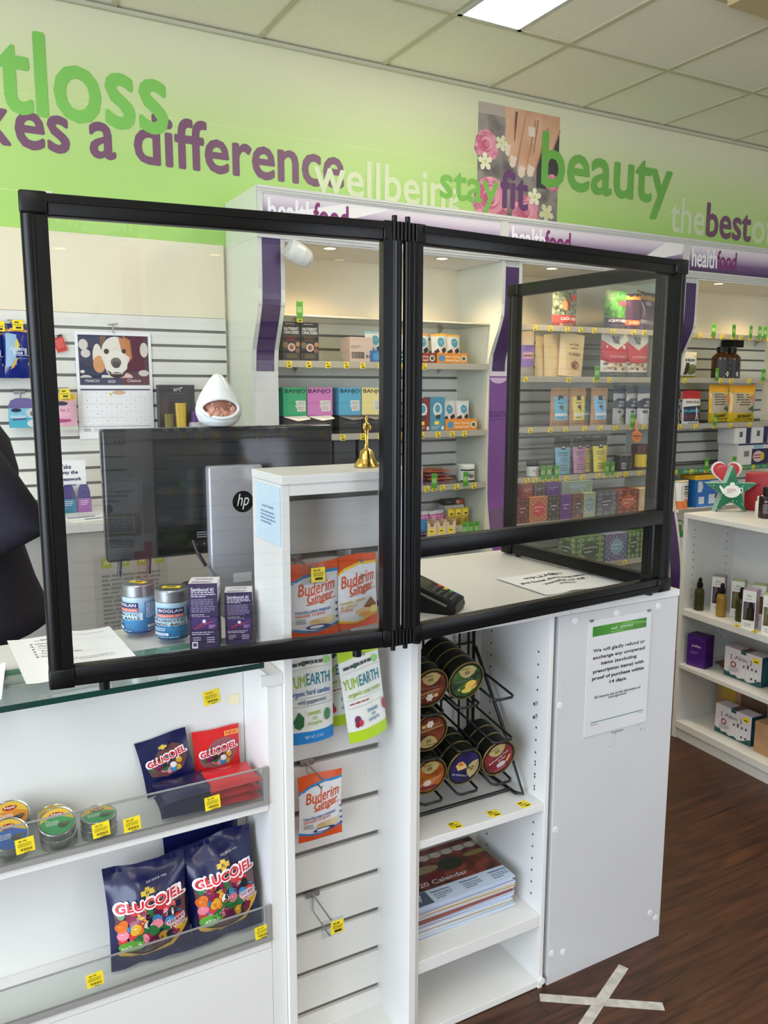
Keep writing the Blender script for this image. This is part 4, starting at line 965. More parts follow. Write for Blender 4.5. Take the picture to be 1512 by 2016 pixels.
gbag('upright small red jelly bean bag with orange new flash', (.462, 1.552, Z1+.006), .10, .112, .010, (214, 40, 44), gluco(False, True), 'small red bags', tilt=-.12, seed=35, roll=.0)
for k in range(3): flatbag(['lowest', 'second', 'third'][k]+' flat navy sweet bag in the pile beside the red bags', .372+.003*k, 1.502, Z1+.0165*k, NAVY, False, 40+k, .08*k-.05)
gbag('upright small navy jelly bean bag leaning over the navy pile', (.366, 1.545, Z1+.015), .102, .114, .012, NAVY, gluco(False), 'small navy bags', tilt=-.16, seed=45, roll=-.17, rotz=-.1)
TIN = M((176, 176, 172), .25, .9, name='tin_metal')
def tin(label, loc, top, art, tilt=0, rotz=0, rad=.032, h=.020, grp='round lozenge tins'):
    o = thing('lozenge_tin', label, 'tin', loc, 0, grp); o.rotation_euler = (Matrix.Rotation(rotz, 4, 'Z') @ Matrix.Rotation(tilt, 4, 'X')).to_euler()
    Mesh().lathe([(rad*.97, 0), (rad*.97, h*.5)], TIN, seg=40).build('base', o)
    m = Mesh().lathe([(rad, h*.45), (rad, h-.001), (rad*.97, h), (rad*.93, h-.0012), (0, h-.0012)], TIN, seg=40)
    m.print_on([e(.5, .5, .44, .44, top)]+art, rad*2, rad*2, (-rad, -rad, h-.001), (1, 0, 0), (0, 1, 0), .0004); m.build('lid', o)
    return o
def nyal(c): 
    up = [(.06+.0, .5)]
    pts = [(.5+.44*math.cos(a), .5+.44*math.sin(a)) for a in [PI*k/16 for k in range(17)]]
    S = [p(pts, (216, 176, 60)), p([(.06, .5), (.3, .64), (.6, .66), (.94, .5)], c), e(.5, .72, .19, .085, (150, 40, 36)), t('Nyal', .5, .72, .26, .10, (236, 224, 206), .03), t('Throat', .36, .5, .34, .075, (230, 236, 230)), l(.2, .36, .55, .46, 2, (214, 226, 214)), e(.64, .34, .13, .08, (70, 64, 50)), e(.74, .38, .09, .06, (96, 88, 66))]
    return S
GRN, BLU, ORG = (44, 150, 78), (36, 90, 170), (206, 130, 40)
T1 = Z1
tin('blue topped lozenge tin lying at the front left behind the lip', (.060, 1.475, T1+.030), BLU, nyal(BLU), .62, .15)
tin('spare tin under the blue topped lozenge tin', (.060, 1.480, T1+.001), GRN, nyal(GRN), .0)
tin('orange topped lozenge tin propped behind the blue tin', (.068, 1.520, T1+.040), ORG, nyal(ORG), .45, .1)
tin('second orange lozenge tin leaning at the back left', (.050, 1.552, T1+.020), ORG, nyal(ORG), .5, 0)
tin('green topped lozenge tin tilted forward on another tin', (.140, 1.474, T1+.030), GRN, nyal(GRN), .42, -.05)
tin('plain tin beneath the tilted green lozenge tin', (.142, 1.476, T1), GRN, nyal(GRN))
tin('green lozenge tin lying flat at the back of the shelf', (.142, 1.538, T1+.0065), GRN, nyal(GRN), .18, .1)
tin('right-hand green lozenge tin with a price sticker before it', (.211, 1.474, T1+.0205), GRN, nyal(GRN), .05)
tin('lower tin under the right-hand green lozenge tin', (.211, 1.474, T1), GRN, nyal(GRN))

# ------------------------------------------------------------------ wire rack with travel sweet tins
ang = math.radians(11)
o = thing('wire_rack', 'black wire tin rack standing inside the white open cabinet', 'rack', (0, 0, .5005))
RW = .0032
m = Mesh()
for x in (.885, 1.196): m.tube([(x, 1.69, .39), (x, 1.685, .02), (x, 1.680, .005), (x, 1.50, .005), (x+(.012 if x > 1 else -.002), 1.485, .006), (x, 1.56, .16), (x, 1.682, .33)], .0045, BLACKWIRE, 10)
m.tube([(.885, 1.69, .39), (1.196, 1.69, .39)], .0045, BLACKWIRE, 10); m.tube([(.885, 1.52, .006), (1.196, 1.52, .006)], .0045, BLACKWIRE, 10)
m.build('rack_side', o)
m = Mesh()
for x in (.93, .985, 1.04, 1.095, 1.15, 1.178): m.tube([(x, 1.688, .39), (x, 1.685, .01)], RW, BLACKWIRE, 8)
for z in (.34, .25, .20, .10): m.tube([(.885, 1.688, z), (1.196, 1.688, z)], RW, BLACKWIRE, 8)
m.build('back_grid', o)
for rowz in (.308, .203, .098):
    for cx in (.926, 1.024, 1.122):
        z0 = rowz-.028
        zb = z0+.19*math.tan(ang)
        m = Mesh().tube([(cx-.028, 1.686, zb+.02), (cx-.028, 1.684, zb), (cx-.028, 1.462, z0), (cx-.020, 1.455, z0-.001), (cx+.020, 1.455, z0-.001), (cx+.028, 1.462, z0), (cx+.028, 1.684, zb), (cx+.028, 1.686, zb+.02)], RW, BLACKWIRE, 8)
        m.build('cradle', o)
DGT = M((40, 44, 38), .3, .6, name='dark_green_tin')
GOLDR = M((170, 150, 96), .3, .8, name='dull_gold_rim')
def dome(c): return [e(.5, .5, .46, .46, c), p([(.22, .82), (.3, .68), (.42, .60), (.5, .585), (.58, .60), (.7, .68), (.78, .82), (.64, .92), (.5, .945), (.36, .92)], (176, 160, 106)), t('RR', .5, .74, .14, .10, (70, 60, 40), .01), l(.3, .83, .7, .88, 1, (90, 78, 50))]
def sweet_tin(label, cx, rowz, k, art, front, spin=0):
    loc = Vector((cx, 1.472, .5005+rowz+.0265)); ax = Vector((0, math.cos(ang), math.sin(ang)))
    q = thing('sweet_tin', label, 'tin', loc+ax*(.034*k), 0, 'round travel sweet tins'); q.rotation_euler = (Matrix.Rotation(PI/2+ang, 4, 'X') @ Matrix.Rotation(spin, 4, 'Z')).to_euler()
    R_ = .0485
    m = Mesh().lathe([(R_*.97, -.033), (R_*.97, -.012)], DGT, seg=40); m.build('base', q)
    m = Mesh().lathe([(R_, -.014), (R_, -.002), (R_*.985, 0), (R_*.93, 0), (R_*.925, -.001), (0, -.001)], [DGT, GOLDR, GOLDR, GOLDR, DGT], seg=40)
    if front: m.print_on(art, R_*1.84, R_*1.84, (-R_*.92, -R_*.92, -.0009), (1, 0, 0), (0, 1, 0), .0003)
    m.build('lid', q)
BR1, BR2 = mottled('brown_sweet_print', (70, 34, 30), (128, 62, 34), 30, .35), mottled('amber_sweet_print', (120, 50, 20), (190, 110, 30), 25, .35)
GRNP = mottled('green_sweet_print', (20, 34, 40), (70, 104, 46), 25, .35)
REDP = mottled('cola_print', (90, 26, 34), (140, 50, 56), 40, .35); BLUP = mottled('navy_pear_print', (24, 22, 56), (44, 40, 96), 25, .35)
sticks = [p([(.12, .36), (.7, .46), (.88, .44), (.7, .40), (.14, .31)], (160, 120, 84)), p([(.2, .27), (.8, .40), (.82, .36), (.22, .23)], (140, 96, 66)), *petals(.52, .24, .12, (222, 214, 206), 6), e(.70, .28, .07, .05, (214, 176, 116))]
ARTS = {'rock': dome(BR1)+[t('Barley Sugar', .5, .52, .5, .07, (150, 120, 116))]+sticks,
        'mango': dome(GRNP)+[t('Mango & Kiwi', .42, .52, .56, .07, (120, 150, 130), 0, 0, .12), e(.66, .36, .19, .14, (222, 190, 90)), p([(.62, .24), (.86, .36), (.84, .5), (.78, .36)], (190, 60, 40)), e(.54, .22, .16, .07, (220, 196, 90)), e(.30, .28, .07, .07, (70, 96, 50)), e(.40, .36, .05, .05, (84, 110, 60)), e(.30, .28, .03, .03, (190, 200, 160))],
        'mint': dome(BR1)+[t('Extra Strong', .5, .52, .5, .07, (150, 90, 60))]+sticks,
        'amber': dome(BR2)+[p([(.2, .28), (.5, .42), (.9, .50), (.6, .22)], (190, 120, 96)), e(.46, .32, .12, .09, (226, 206, 200)), e(.5, .18, .3, .05, (110, 40, 60))],
        'pear': dome(BLUP)+[p([(.42, .50), (.5, .56), (.56, .46), (.62, .32), (.5, .18), (.38, .22), (.34, .34)], (214, 180, 116)), p([(.36, .3), (.44, .44), (.48, .3), (.42, .2)], (200, 110, 60)), p([(.44, .58), (.5, .7), (.54, .6)], (60, 110, 70)), t('Pear & Blackberry', .74, .42, .5, .07, (200, 200, 214), 0, 0, PI/2)],
        'cola': dome(REDP)+[t('Refreshing Cola', .5, .52, .66, .08, (226, 206, 206), .01, 0, .2), t('Drops', .58, .43, .24, .08, (226, 206, 206), .01, 0, .2), e(.52, .28, .15, .08, (200, 190, 194)), e(.48, .16, .22, .05, (150, 70, 76)), p([(.66, .3), (.82, .46), (.86, .42), (.72, .26)], (220, 170, 90))]}
for nm, cx, rz, n, spin, ds in (('mango', 1.024, .331, 4, 0, 'green mango print'), ('rock', .926, .331, 2, 0, 'brown barley sugar print'), ('mint', .926, .226, 2, PI, 'upside-down brown print'), ('amber', .926, .121, 2, 0, 'amber print'), ('pear', 1.024, .121, 3, -1.9, 'navy pear print'), ('cola', 1.122, .121, 3, .35, 'red cola print')):
    for k in range(n):
        lab = ('round sweet tin with %s facing out of the wire rack' % ds) if k == 0 else ('plain sided tin, %s behind the %s tin in its cradle' % (['', 'first', 'second', 'third'][k], ds))
        sweet_tin(lab, cx, rz-.0235-.0, k, ARTS[nm], k == 0, spin)

# ------------------------------------------------------------------ stack of calendars
PBL = (196, 212, 234)
AUT = mottled('autumn_garden_print', (52, 20, 18), (140, 66, 44), 28, .4, 8)
rr = random.Random(11)
edge = [M((236, 222, 170), .6), M((190, 206, 230), .6), M((150, 90, 84), .6), M((214, 222, 236), .6)]
for k in range(26):
    z = .2035+.0034*k; top = k == 25
    w, d = .300, .205; x = 1.040+rr.uniform(-.006, .006); y = 1.593+rr.uniform(-.006, .004)
    m = Mesh(); hh = .0030
    fc = M(PBL, .55) if k % 4 != 2 else edge[k % 3]
    m.box(-w/2, w/2, -d/2, d/2, 0, hh, fc)
    m.box(-w/2, w/2, -d/2-.0003, -d/2, hh*.3, hh*.8, edge[k % 4])
    if top:
        m.print_on([r(0, .26, 1, 1, AUT), r(.0, .80, 1, .9, (150, 140, 120)), *[e(.45+.12*j, .84, .05, .06, (196, 190, 178)) for j in range(5)], e(.35, .62, .16, .07, (150, 140, 96)), e(.62, .60, .12, .12, (34, 50, 28)), e(.40, .46, .1, .07, (110, 24, 26)), e(.9, .66, .12, .05, (140, 130, 70)), t('2020 Calendar', .40, .36, .56, .075, (224, 224, 228), .01),
                    r(0, 0, 1, .255, PBL), r(.02, .02, .22, .25, (80, 92, 112)), t('W', .1, .15, .12, .12, (190, 204, 224), .02), *[t(s, .34+.28*j, .19, .18, .035, (50, 60, 84), .02) for j, s in enumerate(('Wellbeing Pharmacy', 'Wellbeing Clinic', 'Wellbeing Exercise'))], *[l(.26+.28*j, .05, .44+.28*j, .16, 3, (110, 124, 150)) for j in range(3)]], w, d, (-w/2, -d/2, hh), (1, 0, 0), (0, 1, 0), .00015)
    elif k in (6, 12, 18): m.print_on([r(.02, .0, .2, .09, (70, 84, 120)), r(.02, .12, .25, .15, (50, 60, 84))], w, d, (-w/2, -d/2, hh), (1, 0, 0), (0, 1, 0), .00005)
    tag(m.build('calendar', None, (x, y, z), rr.uniform(-.025, .025)), 'top wall calendar with autumn garden cover on the cabinet stack' if top else 'pale blue edged wall calendar inside the stack in the open cabinet', 'calendar', 'stacked wall calendars')
# floor tape cross
TAPE = mottled('masking_tape', (176, 170, 160), (206, 202, 194), 40, .7)
def tape(label, a, b, w, z):
    a, b = Vector(a), Vector(b); d = (b-a).normalized(); n = Vector((-d.y, d.x))*w/2
    m = Mesh().prism([tuple(a+n), tuple(a-n), tuple(b-n), tuple(b+n)], 'z', 0, .0006, TAPE)
    tag(m.build('floor_tape', None, (0, 0, z)), label, 'tape', 'tape cross on the floor')
tape('longer pale tape strip lying straight across in front of the end cabinet', (1.215, 1.405), (1.462, 1.236), .026, .0004)
tape('upper pale tape strip crossing over the other towards the viewer', (1.478, 1.385), (1.235, 1.277), .026, .0012)
# ------------------------------------------------------------------ goods on the wall bays
AMB = M((64, 36, 20), .1, name='amber_glass')
def bottle(name, label, cat, loc, rad, h, body, cap, capm_h, shapes=(), neck=.38, group=None, shoulder=.72, a0=-165, a1=-15, mat=None, capname='cap'):
    o = thing(name, label, cat, loc, 0, group)
    hb = h-capm_h
    m = Mesh().lathe([(rad*.92, 0), (rad, .006), (rad, h*shoulder*.92), (rad*.9, h*shoulder), (rad*.6, h*shoulder+(hb-h*shoulder)*.55), (rad*neck, h*shoulder+(hb-h*shoulder)*.8), (rad*neck, hb)], body, seg=28)
    if shapes: wrap(m, shapes, rad, .01, h*shoulder*.9, a0, a1, 14)
    m.build('glass_body', o)
    Mesh().lathe([(rad*neck*1.25, hb-.004), (rad*neck*1.25, h-.002), (rad*neck*1.1, h), (0, h)], cap, seg=24).build(capname, o)
    return o
def cart(name, label, xc, zb, w, h, d, col, front, yf=3.285, cat='box', group=None, **kw):
    return carton(name, label, cat, (xc, yf+d/2, zb), w, d, h, col, front, group=group, **kw)
def pou(name, label, xc, zb, w, h, col, front, y=3.315, d=.05, cat='pouch', group=None, **kw):
    return pouch(name, label, cat, (xc, y, zb), w, h, d, col, front, group=group, nu=8, nv=8, **kw)
Wt = (236, 236, 232)
# bay 1, second shelf
zB = 1.6062
def cracker(c): return [l(.15, .93, .85, .98, 1, (170, 160, 150)), t('NUTRIENT', .5, .83, .8, .07, Wt, .02), t('CRACKERS', .5, .74, .84, .075, Wt, .02), t('PALEO', .5, .63, .6, .055, c, .01), l(.2, .52, .8, .6, 2, c), e(.5, .36, .22, .105, (206, 186, 160)), e(.5, .36, .12, .06, (150, 70, 60)), e(.16, .42, .15, .08, (120, 96, 60)), e(.86, .44, .12, .06, (190, 130, 60)), e(.84, .28, .12, .06, (150, 90, 76)), r(.2, .08, .8, .2, (86, 74, 36))]
cart('cracker_box', 'dark nutrient cracker box with red lettering next to purple post', 1.352, zB, .080, .165, .05, (44, 36, 32), cracker((150, 50, 40)), group='dark cracker boxes')
cart('cracker_box', 'dark nutrient cracker box with brown lettering, right of the pair', 1.437, zB, .083, .165, .05, (40, 33, 30), cracker((130, 92, 60)), group='dark cracker boxes')
cart('barcode_carton', 'plain pinkish carton with barcode on the second shelf', 1.689, zB, .115, .112, .10, (214, 186, 168), [l(.05, .55, .5, .68, 3, (90, 80, 76))]+[r(.06+.026*k, .16, .06+.026*k+(.018 if k % 3 else .008), .42, (60, 52, 50)) for k in range(22)]+[e(.75, .25, .05, .07, (110, 90, 84)), e(.88, .25, .05, .07, (110, 90, 84))], yf=3.29)
WB = (222, 222, 216)
def snack(topc): return [r(0, .90, 1, 1, topc), e(.55, .62, .22, .2, (70, 150, 180)), t('SEA', .55, .65, .22, .06, WB), p([(.1, .24), (.34, .36), (.44, .22), (.22, .1)], (46, 42, 40)), p([(.55, .3), (.8, .42), (.94, .26), (.68, .12)], (40, 38, 38))]
def tray(c): return [e(.16, .52, .10, .3, (70, 140, 190)), t('Best Tasting', .52, .66, .46, .22, (244, 226, 190), .02), t('Seaweed Snack!', .52, .36, .46, .22, (244, 226, 190), .02), e(.88, .52, .09, .28, (220, 226, 214)), e(.88, .52, .06, .18, (60, 90, 70)), l(.06, .06, .94, .16, 1, (150, 70, 30))]
BLT, RDT, ORT = (40, 106, 160), (142, 48, 36), (226, 142, 44)
def snackset(xc, zb, w, h, c, n, lab, topc, yf=3.285):
    cart('snack_tray', lab+' snack tray of white seaweed bags', xc, zb, w, h, .10, c, tray(c), yf=yf, cat='display box', group='seaweed snack trays')
    for k in range(n):
        xx = xc-w/2+w*(k+.5)/n
        pou('seaweed_bag', ['left', 'middle', 'right'][k if n > 2 else 2*k]+' white seaweed bag standing in the '+lab+' tray', xx, zb+.035, .088, .108, WB, snack(topc), y=yf+.045+.02*((n-k) % 2), d=.03, cat='snack bag', group='white seaweed bags', roll=.06*(k-1), tilt=-.05, seed=60+k+int(100*xc), kind='pillow')
snackset(1.82, zB, .175, .055, BLT, 2, 'blue upper shelf', (150, 190, 210))
snackset(1.995, zB, .165, .050, RDT, 2, 'red upper shelf', (226, 150, 70))
snackset(2.170, zB, .172, .052, ORT, 2, 'orange upper shelf', (240, 180, 70))
# bay 1, chocolate boxes on black collagen trays
zC = 1.2905
def choc(c, dk): return [t('BANJO', .5, .86, .86, .18, dk, .025), p([(.50, .50), (.54, .54), (.90, .54), (.93, .50), (.92, .16), (.58, .15), (.55, .30), (.47, .34), (.55, .38)], (226, 224, 214)), t("I'M BETTER", .73, .47, .3, .05, (90, 84, 80)), t('FOR YOU', .73, .40, .26, .05, (90, 84, 80)), l(.6, .2, .86, .34, 3, (150, 130, 120))]
def clear_flap(name, label, xc, yf, zb):
    o = thing(name, label, 'display box', (xc, yf, zb), 0, 'open chocolate display boxes')
    return o
for nm, c, dk, xc, w in (('green', (50, 166, 108), (30, 60, 46), 1.372, .112), ('pink', (208, 122, 186), (70, 40, 66), 1.487, .124), ('blue', (84, 170, 204), (30, 60, 76), 1.636, .110), ('yellow', (236, 220, 146), (70, 62, 36), 1.752, .112)):
    cart('chocolate_box', nm+' chocolate bar box with speech bubble on a display carton', xc, 1.374, w, .122, .07, c, choc(c, dk), yf=3.30, group='bright chocolate boxes')
    q = thing('display_carton', ('pale flapped' if nm in ('green', 'pink') else 'black flapped')+' display carton under the '+nm+' chocolate box', 'display box', (xc, 3.275, zC), 0, 'display cartons under the chocolate boxes')
    bc = M((60, 46, 44) if nm in ('green', 'pink') else (36, 36, 40), .5)
    m = B(-.056, .056, .02, .115, 0, .083, bc); m.build('carton_body', q)
    m = Mesh(); FL = M((206, 204, 196), .4) if nm in ('green', 'pink') else M((70, 70, 76), .35)
    m.add([(-.06, .012, .080), (.0, -.004, .062), (.062, .0, .070), (.05, .018, .082)], [(0, 1, 2, 3)], FL); m.add([(-.06, .014, .082), (.0, -.002, .064), (.062, .002, .072), (.05, .020, .084)], [(3, 2, 1, 0)], FL)
    m.build('open_flap', q)
    m = Mesh().print_on([t('Collagen', .5, .5, .8, .5, (120, 118, 120), 0, .25)], .08, .03, (-.04, .0198, .035), (1, 0, 0), (0, 0, 1)); m.build('carton_print', q)
def chief(): return [r(0, .62, 1, 1, (54, 54, 60)), r(.04, .30, .8, .34, (110, 100, 92)), t('Chief.', .45, .22, .5, .09, (214, 214, 214), .02), t('COLLAGEN', .45, .12, .66, .085, (214, 214, 214), .02), l(.2, .03, .7, .07, 1, (150, 150, 150))]
cart('collagen_box', 'black collagen box with white wording left of the bell', 1.600, 1.0345, .105, .245, .08, (34, 34, 38), chief(), yf=3.28, group='black collagen boxes')
cart('collagen_box', 'black collagen box with white wording behind the bell', 1.735, 1.0345, .135, .245, .08, (34, 34, 38), chief(), yf=3.28, group='black collagen boxes')
cart('collagen_box', 'plain dark box left of the collagen boxes, seen past the computer', 1.42, 1.0345, .15, .16, .08, (70, 66, 66), [l(.1, .5, .9, .8, 3, (120, 116, 110))], yf=3.29)
# bay 1 right, third shelf
def bar(c): return [e(.5, .64, .30, .2, (224, 222, 214)), e(.5, .67, .18, .12, (70, 150, 180)), p([(.4, .48), (.7, .5), (.66, .36), (.38, .38)], (60, 50, 46)), r(.3, .2, .6, .3, YEL), l(.1, .06, .7, .16, 2, (226, 200, 190)), e(.85, .1, .1, .06, (214, 214, 206))]
cart('snack_box', 'dark red upright snack box on the third shelf by the screen post', 2.010, zC, .078, .158, .06, (120, 44, 42), bar(0), yf=3.285, group='upright snack boxes')
cart('snack_box', 'teal blue upright snack box beside the dark red one', 2.091, zC, .082, .162, .06, (66, 142, 170), bar(0), yf=3.285, group='upright snack boxes')
snackset(2.228, zC, .185, .056, ORT, 2, 'orange third shelf', (214, 218, 214))
# bay 1 right, fourth and fifth shelf
zD = 1.0345
cart('lolly_box', 'violet display box of red packets at left of the fourth shelf', 1.985, zD, .055, .095, .10, (186, 150, 190), [r(.2, .45, .9, .75, YEL), r(0, .1, 1, .3, (170, 130, 176))], yf=3.285)
pou('red_packet', 'red packet standing up from the violet display box', 1.985, zD+.09, .05, .075, (176, 40, 52), [], y=3.33, d=.02)
for k in range(4): pouch('snack_packet', ['bottom', 'second', 'third', 'top'][k]+' orange and purple packet in the flat pile on the fourth shelf', 'snack packet', (2.115+.012*(k % 2), 3.285+.01*k, zD+.008+.017*k), .15, .11, .016, (206, 96, 56) if k % 2 else (150, 84, 110), [r(.3, .1, .7, .9, (120, 60, 80)), e(.5, .5, .3, .3, (190, 120, 60))], tilt=-PI/2+.08, kind='pillow', group='flat snack packets', seed=80+k, nu=6, nv=6)
tub('white_tub', 'white tub with black bands and berry picture on the fourth shelf', 'tub', (2.300, 3.345, zD), .043, .088, (226, 228, 226), Wt, .018, [r(0, .86, 1, 1, (30, 30, 32)), r(0, 0, 1, .1, (30, 30, 32)), e(.42, .5, .1, .16, (60, 110, 170)), e(.58, .45, .12, .16, (80, 150, 90)), e(.5, .38, .08, .12, (180, 60, 60)), l(.3, .68, .7, .8, 2, (110, 120, 130))], -160, -20)
zE = .7855
pou('blue_bag', 'blue snack bag behind a dark label strip on the lowest shelf', 2.010, zE, .080, .085, (46, 120, 178), [r(0, 0, 1, .3, (60, 30, 60)), t('SUPER MIX', .5, .18, .8, .1, Wt)], y=3.30, d=.04, kind='pillow')
for k in range(3):
    xx = 2.068+.055*k
    q = thing('sachet_box', ['left', 'middle', 'right'][k]+' cream notched sachet box with yellow ticket on the lowest shelf', 'display box', (xx, 3.285, zE), 0, 'cream sachet boxes')
    CR = M((232, 206, 170), .5)
    m = Mesh().prism([(-.026, 0), (.026, 0), (.026, .066), (.012, .062), (.009, .046), (-.009, .046), (-.012, .062), (-.026, .066)], 'y', 0, .003, CR); m.box(-.026, -.023, .003, .10, 0, .075, CR); m.box(.023, .026, .003, .10, 0, .075, CR); m.box(-.023, .023, .097, .10, 0, .09, CR); m.box(-.023, .023, .003, .097, 0, .003, CR); m.build('box_body', q)
    m = B(-.018, .012, -.0012, 0, .008, .034, YEL); m.print_on([r(.2, .5, .8, .7, INK)], .03, .026, (-.018, -.0012, .008), (1, 0, 0), (0, 0, 1)); m.build('price_ticket', q)
for k in range(6): pouch('sachet', ['first', 'second', 'third', 'fourth', 'fifth', 'sixth'][k]+' white and pink sachet from the left in the cream boxes', 'sachet', (2.055+.024*k, 3.325+.008*(k % 3), zE+.004), .046, .115, .008, (230, 228, 230), [r(0, .55, 1, .85, (206, 96, 160)), l(.1, .6, .9, .8, 2, (240, 220, 234)), t('Goli', .5, .4, .6, .1, (70, 70, 90))], tilt=-.45, kind='pillow', group='white and pink sachets', seed=90+k, nu=5, nv=5)
for k in range(3): pouch('green_packet', ['left', 'middle', 'right'][k]+' green striped packet standing beside the pink sachets', 'snack packet', (1.975+.022*k, 3.36, zE+.05), .05, .085, .012, (110, 160, 110), [r(.1, .2, .9, .4, (70, 120, 70)), r(.1, .55, .9, .7, (200, 220, 190))], tilt=-.3, kind='pillow', group='green striped packets', seed=97+k, nu=5, nv=5)
for k in range(3): pouch('oil_sachet', ['left', 'middle', 'right'][k]+' golden oil sachet with yellow tag near the bay side', 'sachet', (2.214+.043*k, 3.345, zE+.02), .042, .10, .014, (198, 160, 44), [r(.12, .62, .9, .92, YEL), r(.3, .66, .7, .74, INK), e(.5, .3, .3, .2, (150, 130, 30)), e(.4, .2, .14, .1, (120, 120, 30))], kind='pillow', group='golden oil sachets', seed=101+k, nu=5, nv=5)
cart('white_tray', 'white open tray holding the golden oil sachets', 2.258, zE, .135, .03, .08, Wt, [l(.1, .3, .5, .7, 1, (60, 90, 70))], yf=3.325, cat='tray')
cart('black_bar_box', 'slim black and red box lying above the golden sachets', 2.288, zE+.122, .112, .026, .05, (34, 28, 30), [e(.72, .5, .12, .4, (226, 160, 120)), r(.84, 0, 1, 1, (200, 70, 40)), l(.1, .3, .5, .7, 1, (150, 140, 140))], yf=3.43)
cart('white_back_carton', 'white carton standing behind the golden oil sachets', 2.288, zE, .115, .120, .06, (206, 208, 204), [l(.1, .8, .6, .9, 1, (60, 70, 70))], yf=3.425)
# bay 2, first shelf
zS1 = 1.8035
LEAF = mottled('leafy_cacao_print', (24, 50, 20), (150, 160, 140), 55, .3, 8)
pou('cacao_pouch', 'leafy printed cacao pouch with red band alone on the top shelf', 2.872, zS1, .162, .200, LEAF, [r(0, 0, 1, .12, (110, 34, 34)), r(0, .12, 1, .30, (196, 52, 48)), t('CACAO NIBS', .56, .21, .66, .07, (240, 226, 220), .02), e(.55, .58, .10, .16, (120, 34, 36)), e(.42, .55, .1, .14, (170, 130, 80)), r(.72, .68, .95, .82, (206, 50, 60)), l(.2, .03, .8, .1, 2, (200, 150, 140))], d=.06, rough=.2)
GRL = mottled('green_leaf_print', (18, 60, 26), (70, 130, 66), 50, .3, 6)
pou('acai_pouch', 'green leaf printed acai powder pouch on the top shelf', 3.222, zS1, .158, .205, GRL, [r(0, 0, 1, .30, (48, 44, 70)), t('ACAI POWDER', .5, .22, .8, .07, (214, 214, 220), .02), r(.6, .62, .95, .74, (130, 40, 60)), l(.1, .05, .9, .14, 2, (90, 86, 110))], d=.06, rough=.2)
pou('purple_pouch', 'dark purple pouch with orange top standing next to the acai', 3.352, zS1, .125, .195, (52, 34, 60), [r(0, .84, 1, .97, (206, 140, 60)), r(0, .14, .9, .28, (190, 84, 50)), t('& SEEDS', .5, .21, .6, .07, (240, 210, 180), .02)], d=.05, rough=.15, y=3.32)
pou('purple_pouch', 'tilted dark purple pouch against the side of the top shelf', 3.470, zS1+.008, .155, .205, (62, 44, 74), [p([(0, .80), (1, .78), (1, .96), (0, .97)], (176, 130, 70)), r(.1, .15, 1, .25, (110, 110, 120)), e(.5, .7, .16, .06, (150, 130, 160))], d=.06, rough=.15, y=3.345, roll=.10, seed=3)
# bay 2, second shelf
zS2 = 1.5505
PILL = (146, 110, 186)
for k, xx in enumerate((2.534, 2.634)): pou('chia_pack', ['left', 'right'][k]+' clear and violet seed pack either side of the screen post', xx, zS2, .098, .225, (206, 182, 150), [r(.05, .22, .95, .70, PILL), r(.0, .40, 1, .54, (222, 168, 160)), l(.15, .43, .85, .51, 1, (90, 50, 70)), l(.2, .58, .8, .68, 2, (90, 50, 110)), r(.05, .02, .95, .2, (190, 180, 160))], d=.06, kind='pillow', group='violet seed packs', seed=110+k)
TAN = (226, 196, 140)
pou('flaxseed_pouch', 'tan flaxseed pouch at the back left of the three', 2.790, zS2, .10, .210, TAN, [], y=3.375, d=.04, group='tan flaxseed pouches', seed=1)
pou('flaxseed_pouch', 'tan flaxseed pouch in the middle of the three', 2.842, zS2+.003, .13, .218, TAN, [], y=3.345, d=.04, group='tan flaxseed pouches', seed=2, roll=-.04)
pou('flaxseed_pouch', 'front tan flaxseed pouch with brown seed picture', 2.924, zS2+.005, .165, .218, (232, 206, 156), [r(.22, .12, .86, .84, (226, 196, 140)), t('the Tasty', .55, .74, .4, .06, (70, 40, 30), .02), l(.4, .64, .7, .68, 1, (110, 76, 50)), t('FLAXSEED', .56, .52, .5, .07, (120, 80, 60), .01), e(.56, .27, .17, .10, (150, 90, 66)), e(.50, .24, .05, .04, (90, 50, 40)), e(.63, .25, .04, .04, (200, 150, 120)), l(.3, .04, .8, .09, 1, (190, 170, 130))], y=3.315, d=.045, group='tan flaxseed pouches', seed=3, roll=.05)
def granola(): return [p([(0, 0), (1, 0), (1, .13), (0, .13)], (70, 76, 76)), p([(0, .40), (0, .84), (.5, .62), (1, .84), (1, .40), (.8, .33), (.2, .33)], (196, 60, 76)), *[e(.12+.1*(k % 8), .20+.07*(k//8)+.02*(k % 3), .07, .035, c) for k, c in enumerate([(206, 190, 150), (150, 120, 80), (186, 170, 140), (120, 90, 60), (222, 206, 176)]*3)], p([(0, .40), (0, .62), (.2, .36), (.8, .36), (1, .62), (1, .40), (.8, .33), (.2, .33)], (170, 36, 50)), t('BLUE', .5, .89, .26, .07, (50, 60, 60), .02), t('TREE', .5, .80, .24, .07, (50, 60, 60), .02), t('RASPBERRY', .55, .47, .6, .05, (230, 190, 190), .01), l(.2, .05, .8, .1, 1, (120, 126, 124))]
pou('granola_pouch', 'left red raspberry granola pouch with white top', 3.232, zS2, .200, .238, (222, 220, 212), granola(), d=.06, group='red granola pouches', seed=5)
pou('granola_pouch', 'right red raspberry granola pouch with white top', 3.408, zS2, .178, .238, (222, 220, 212), granola(), d=.06, group='red granola pouches', seed=6, y=3.33)
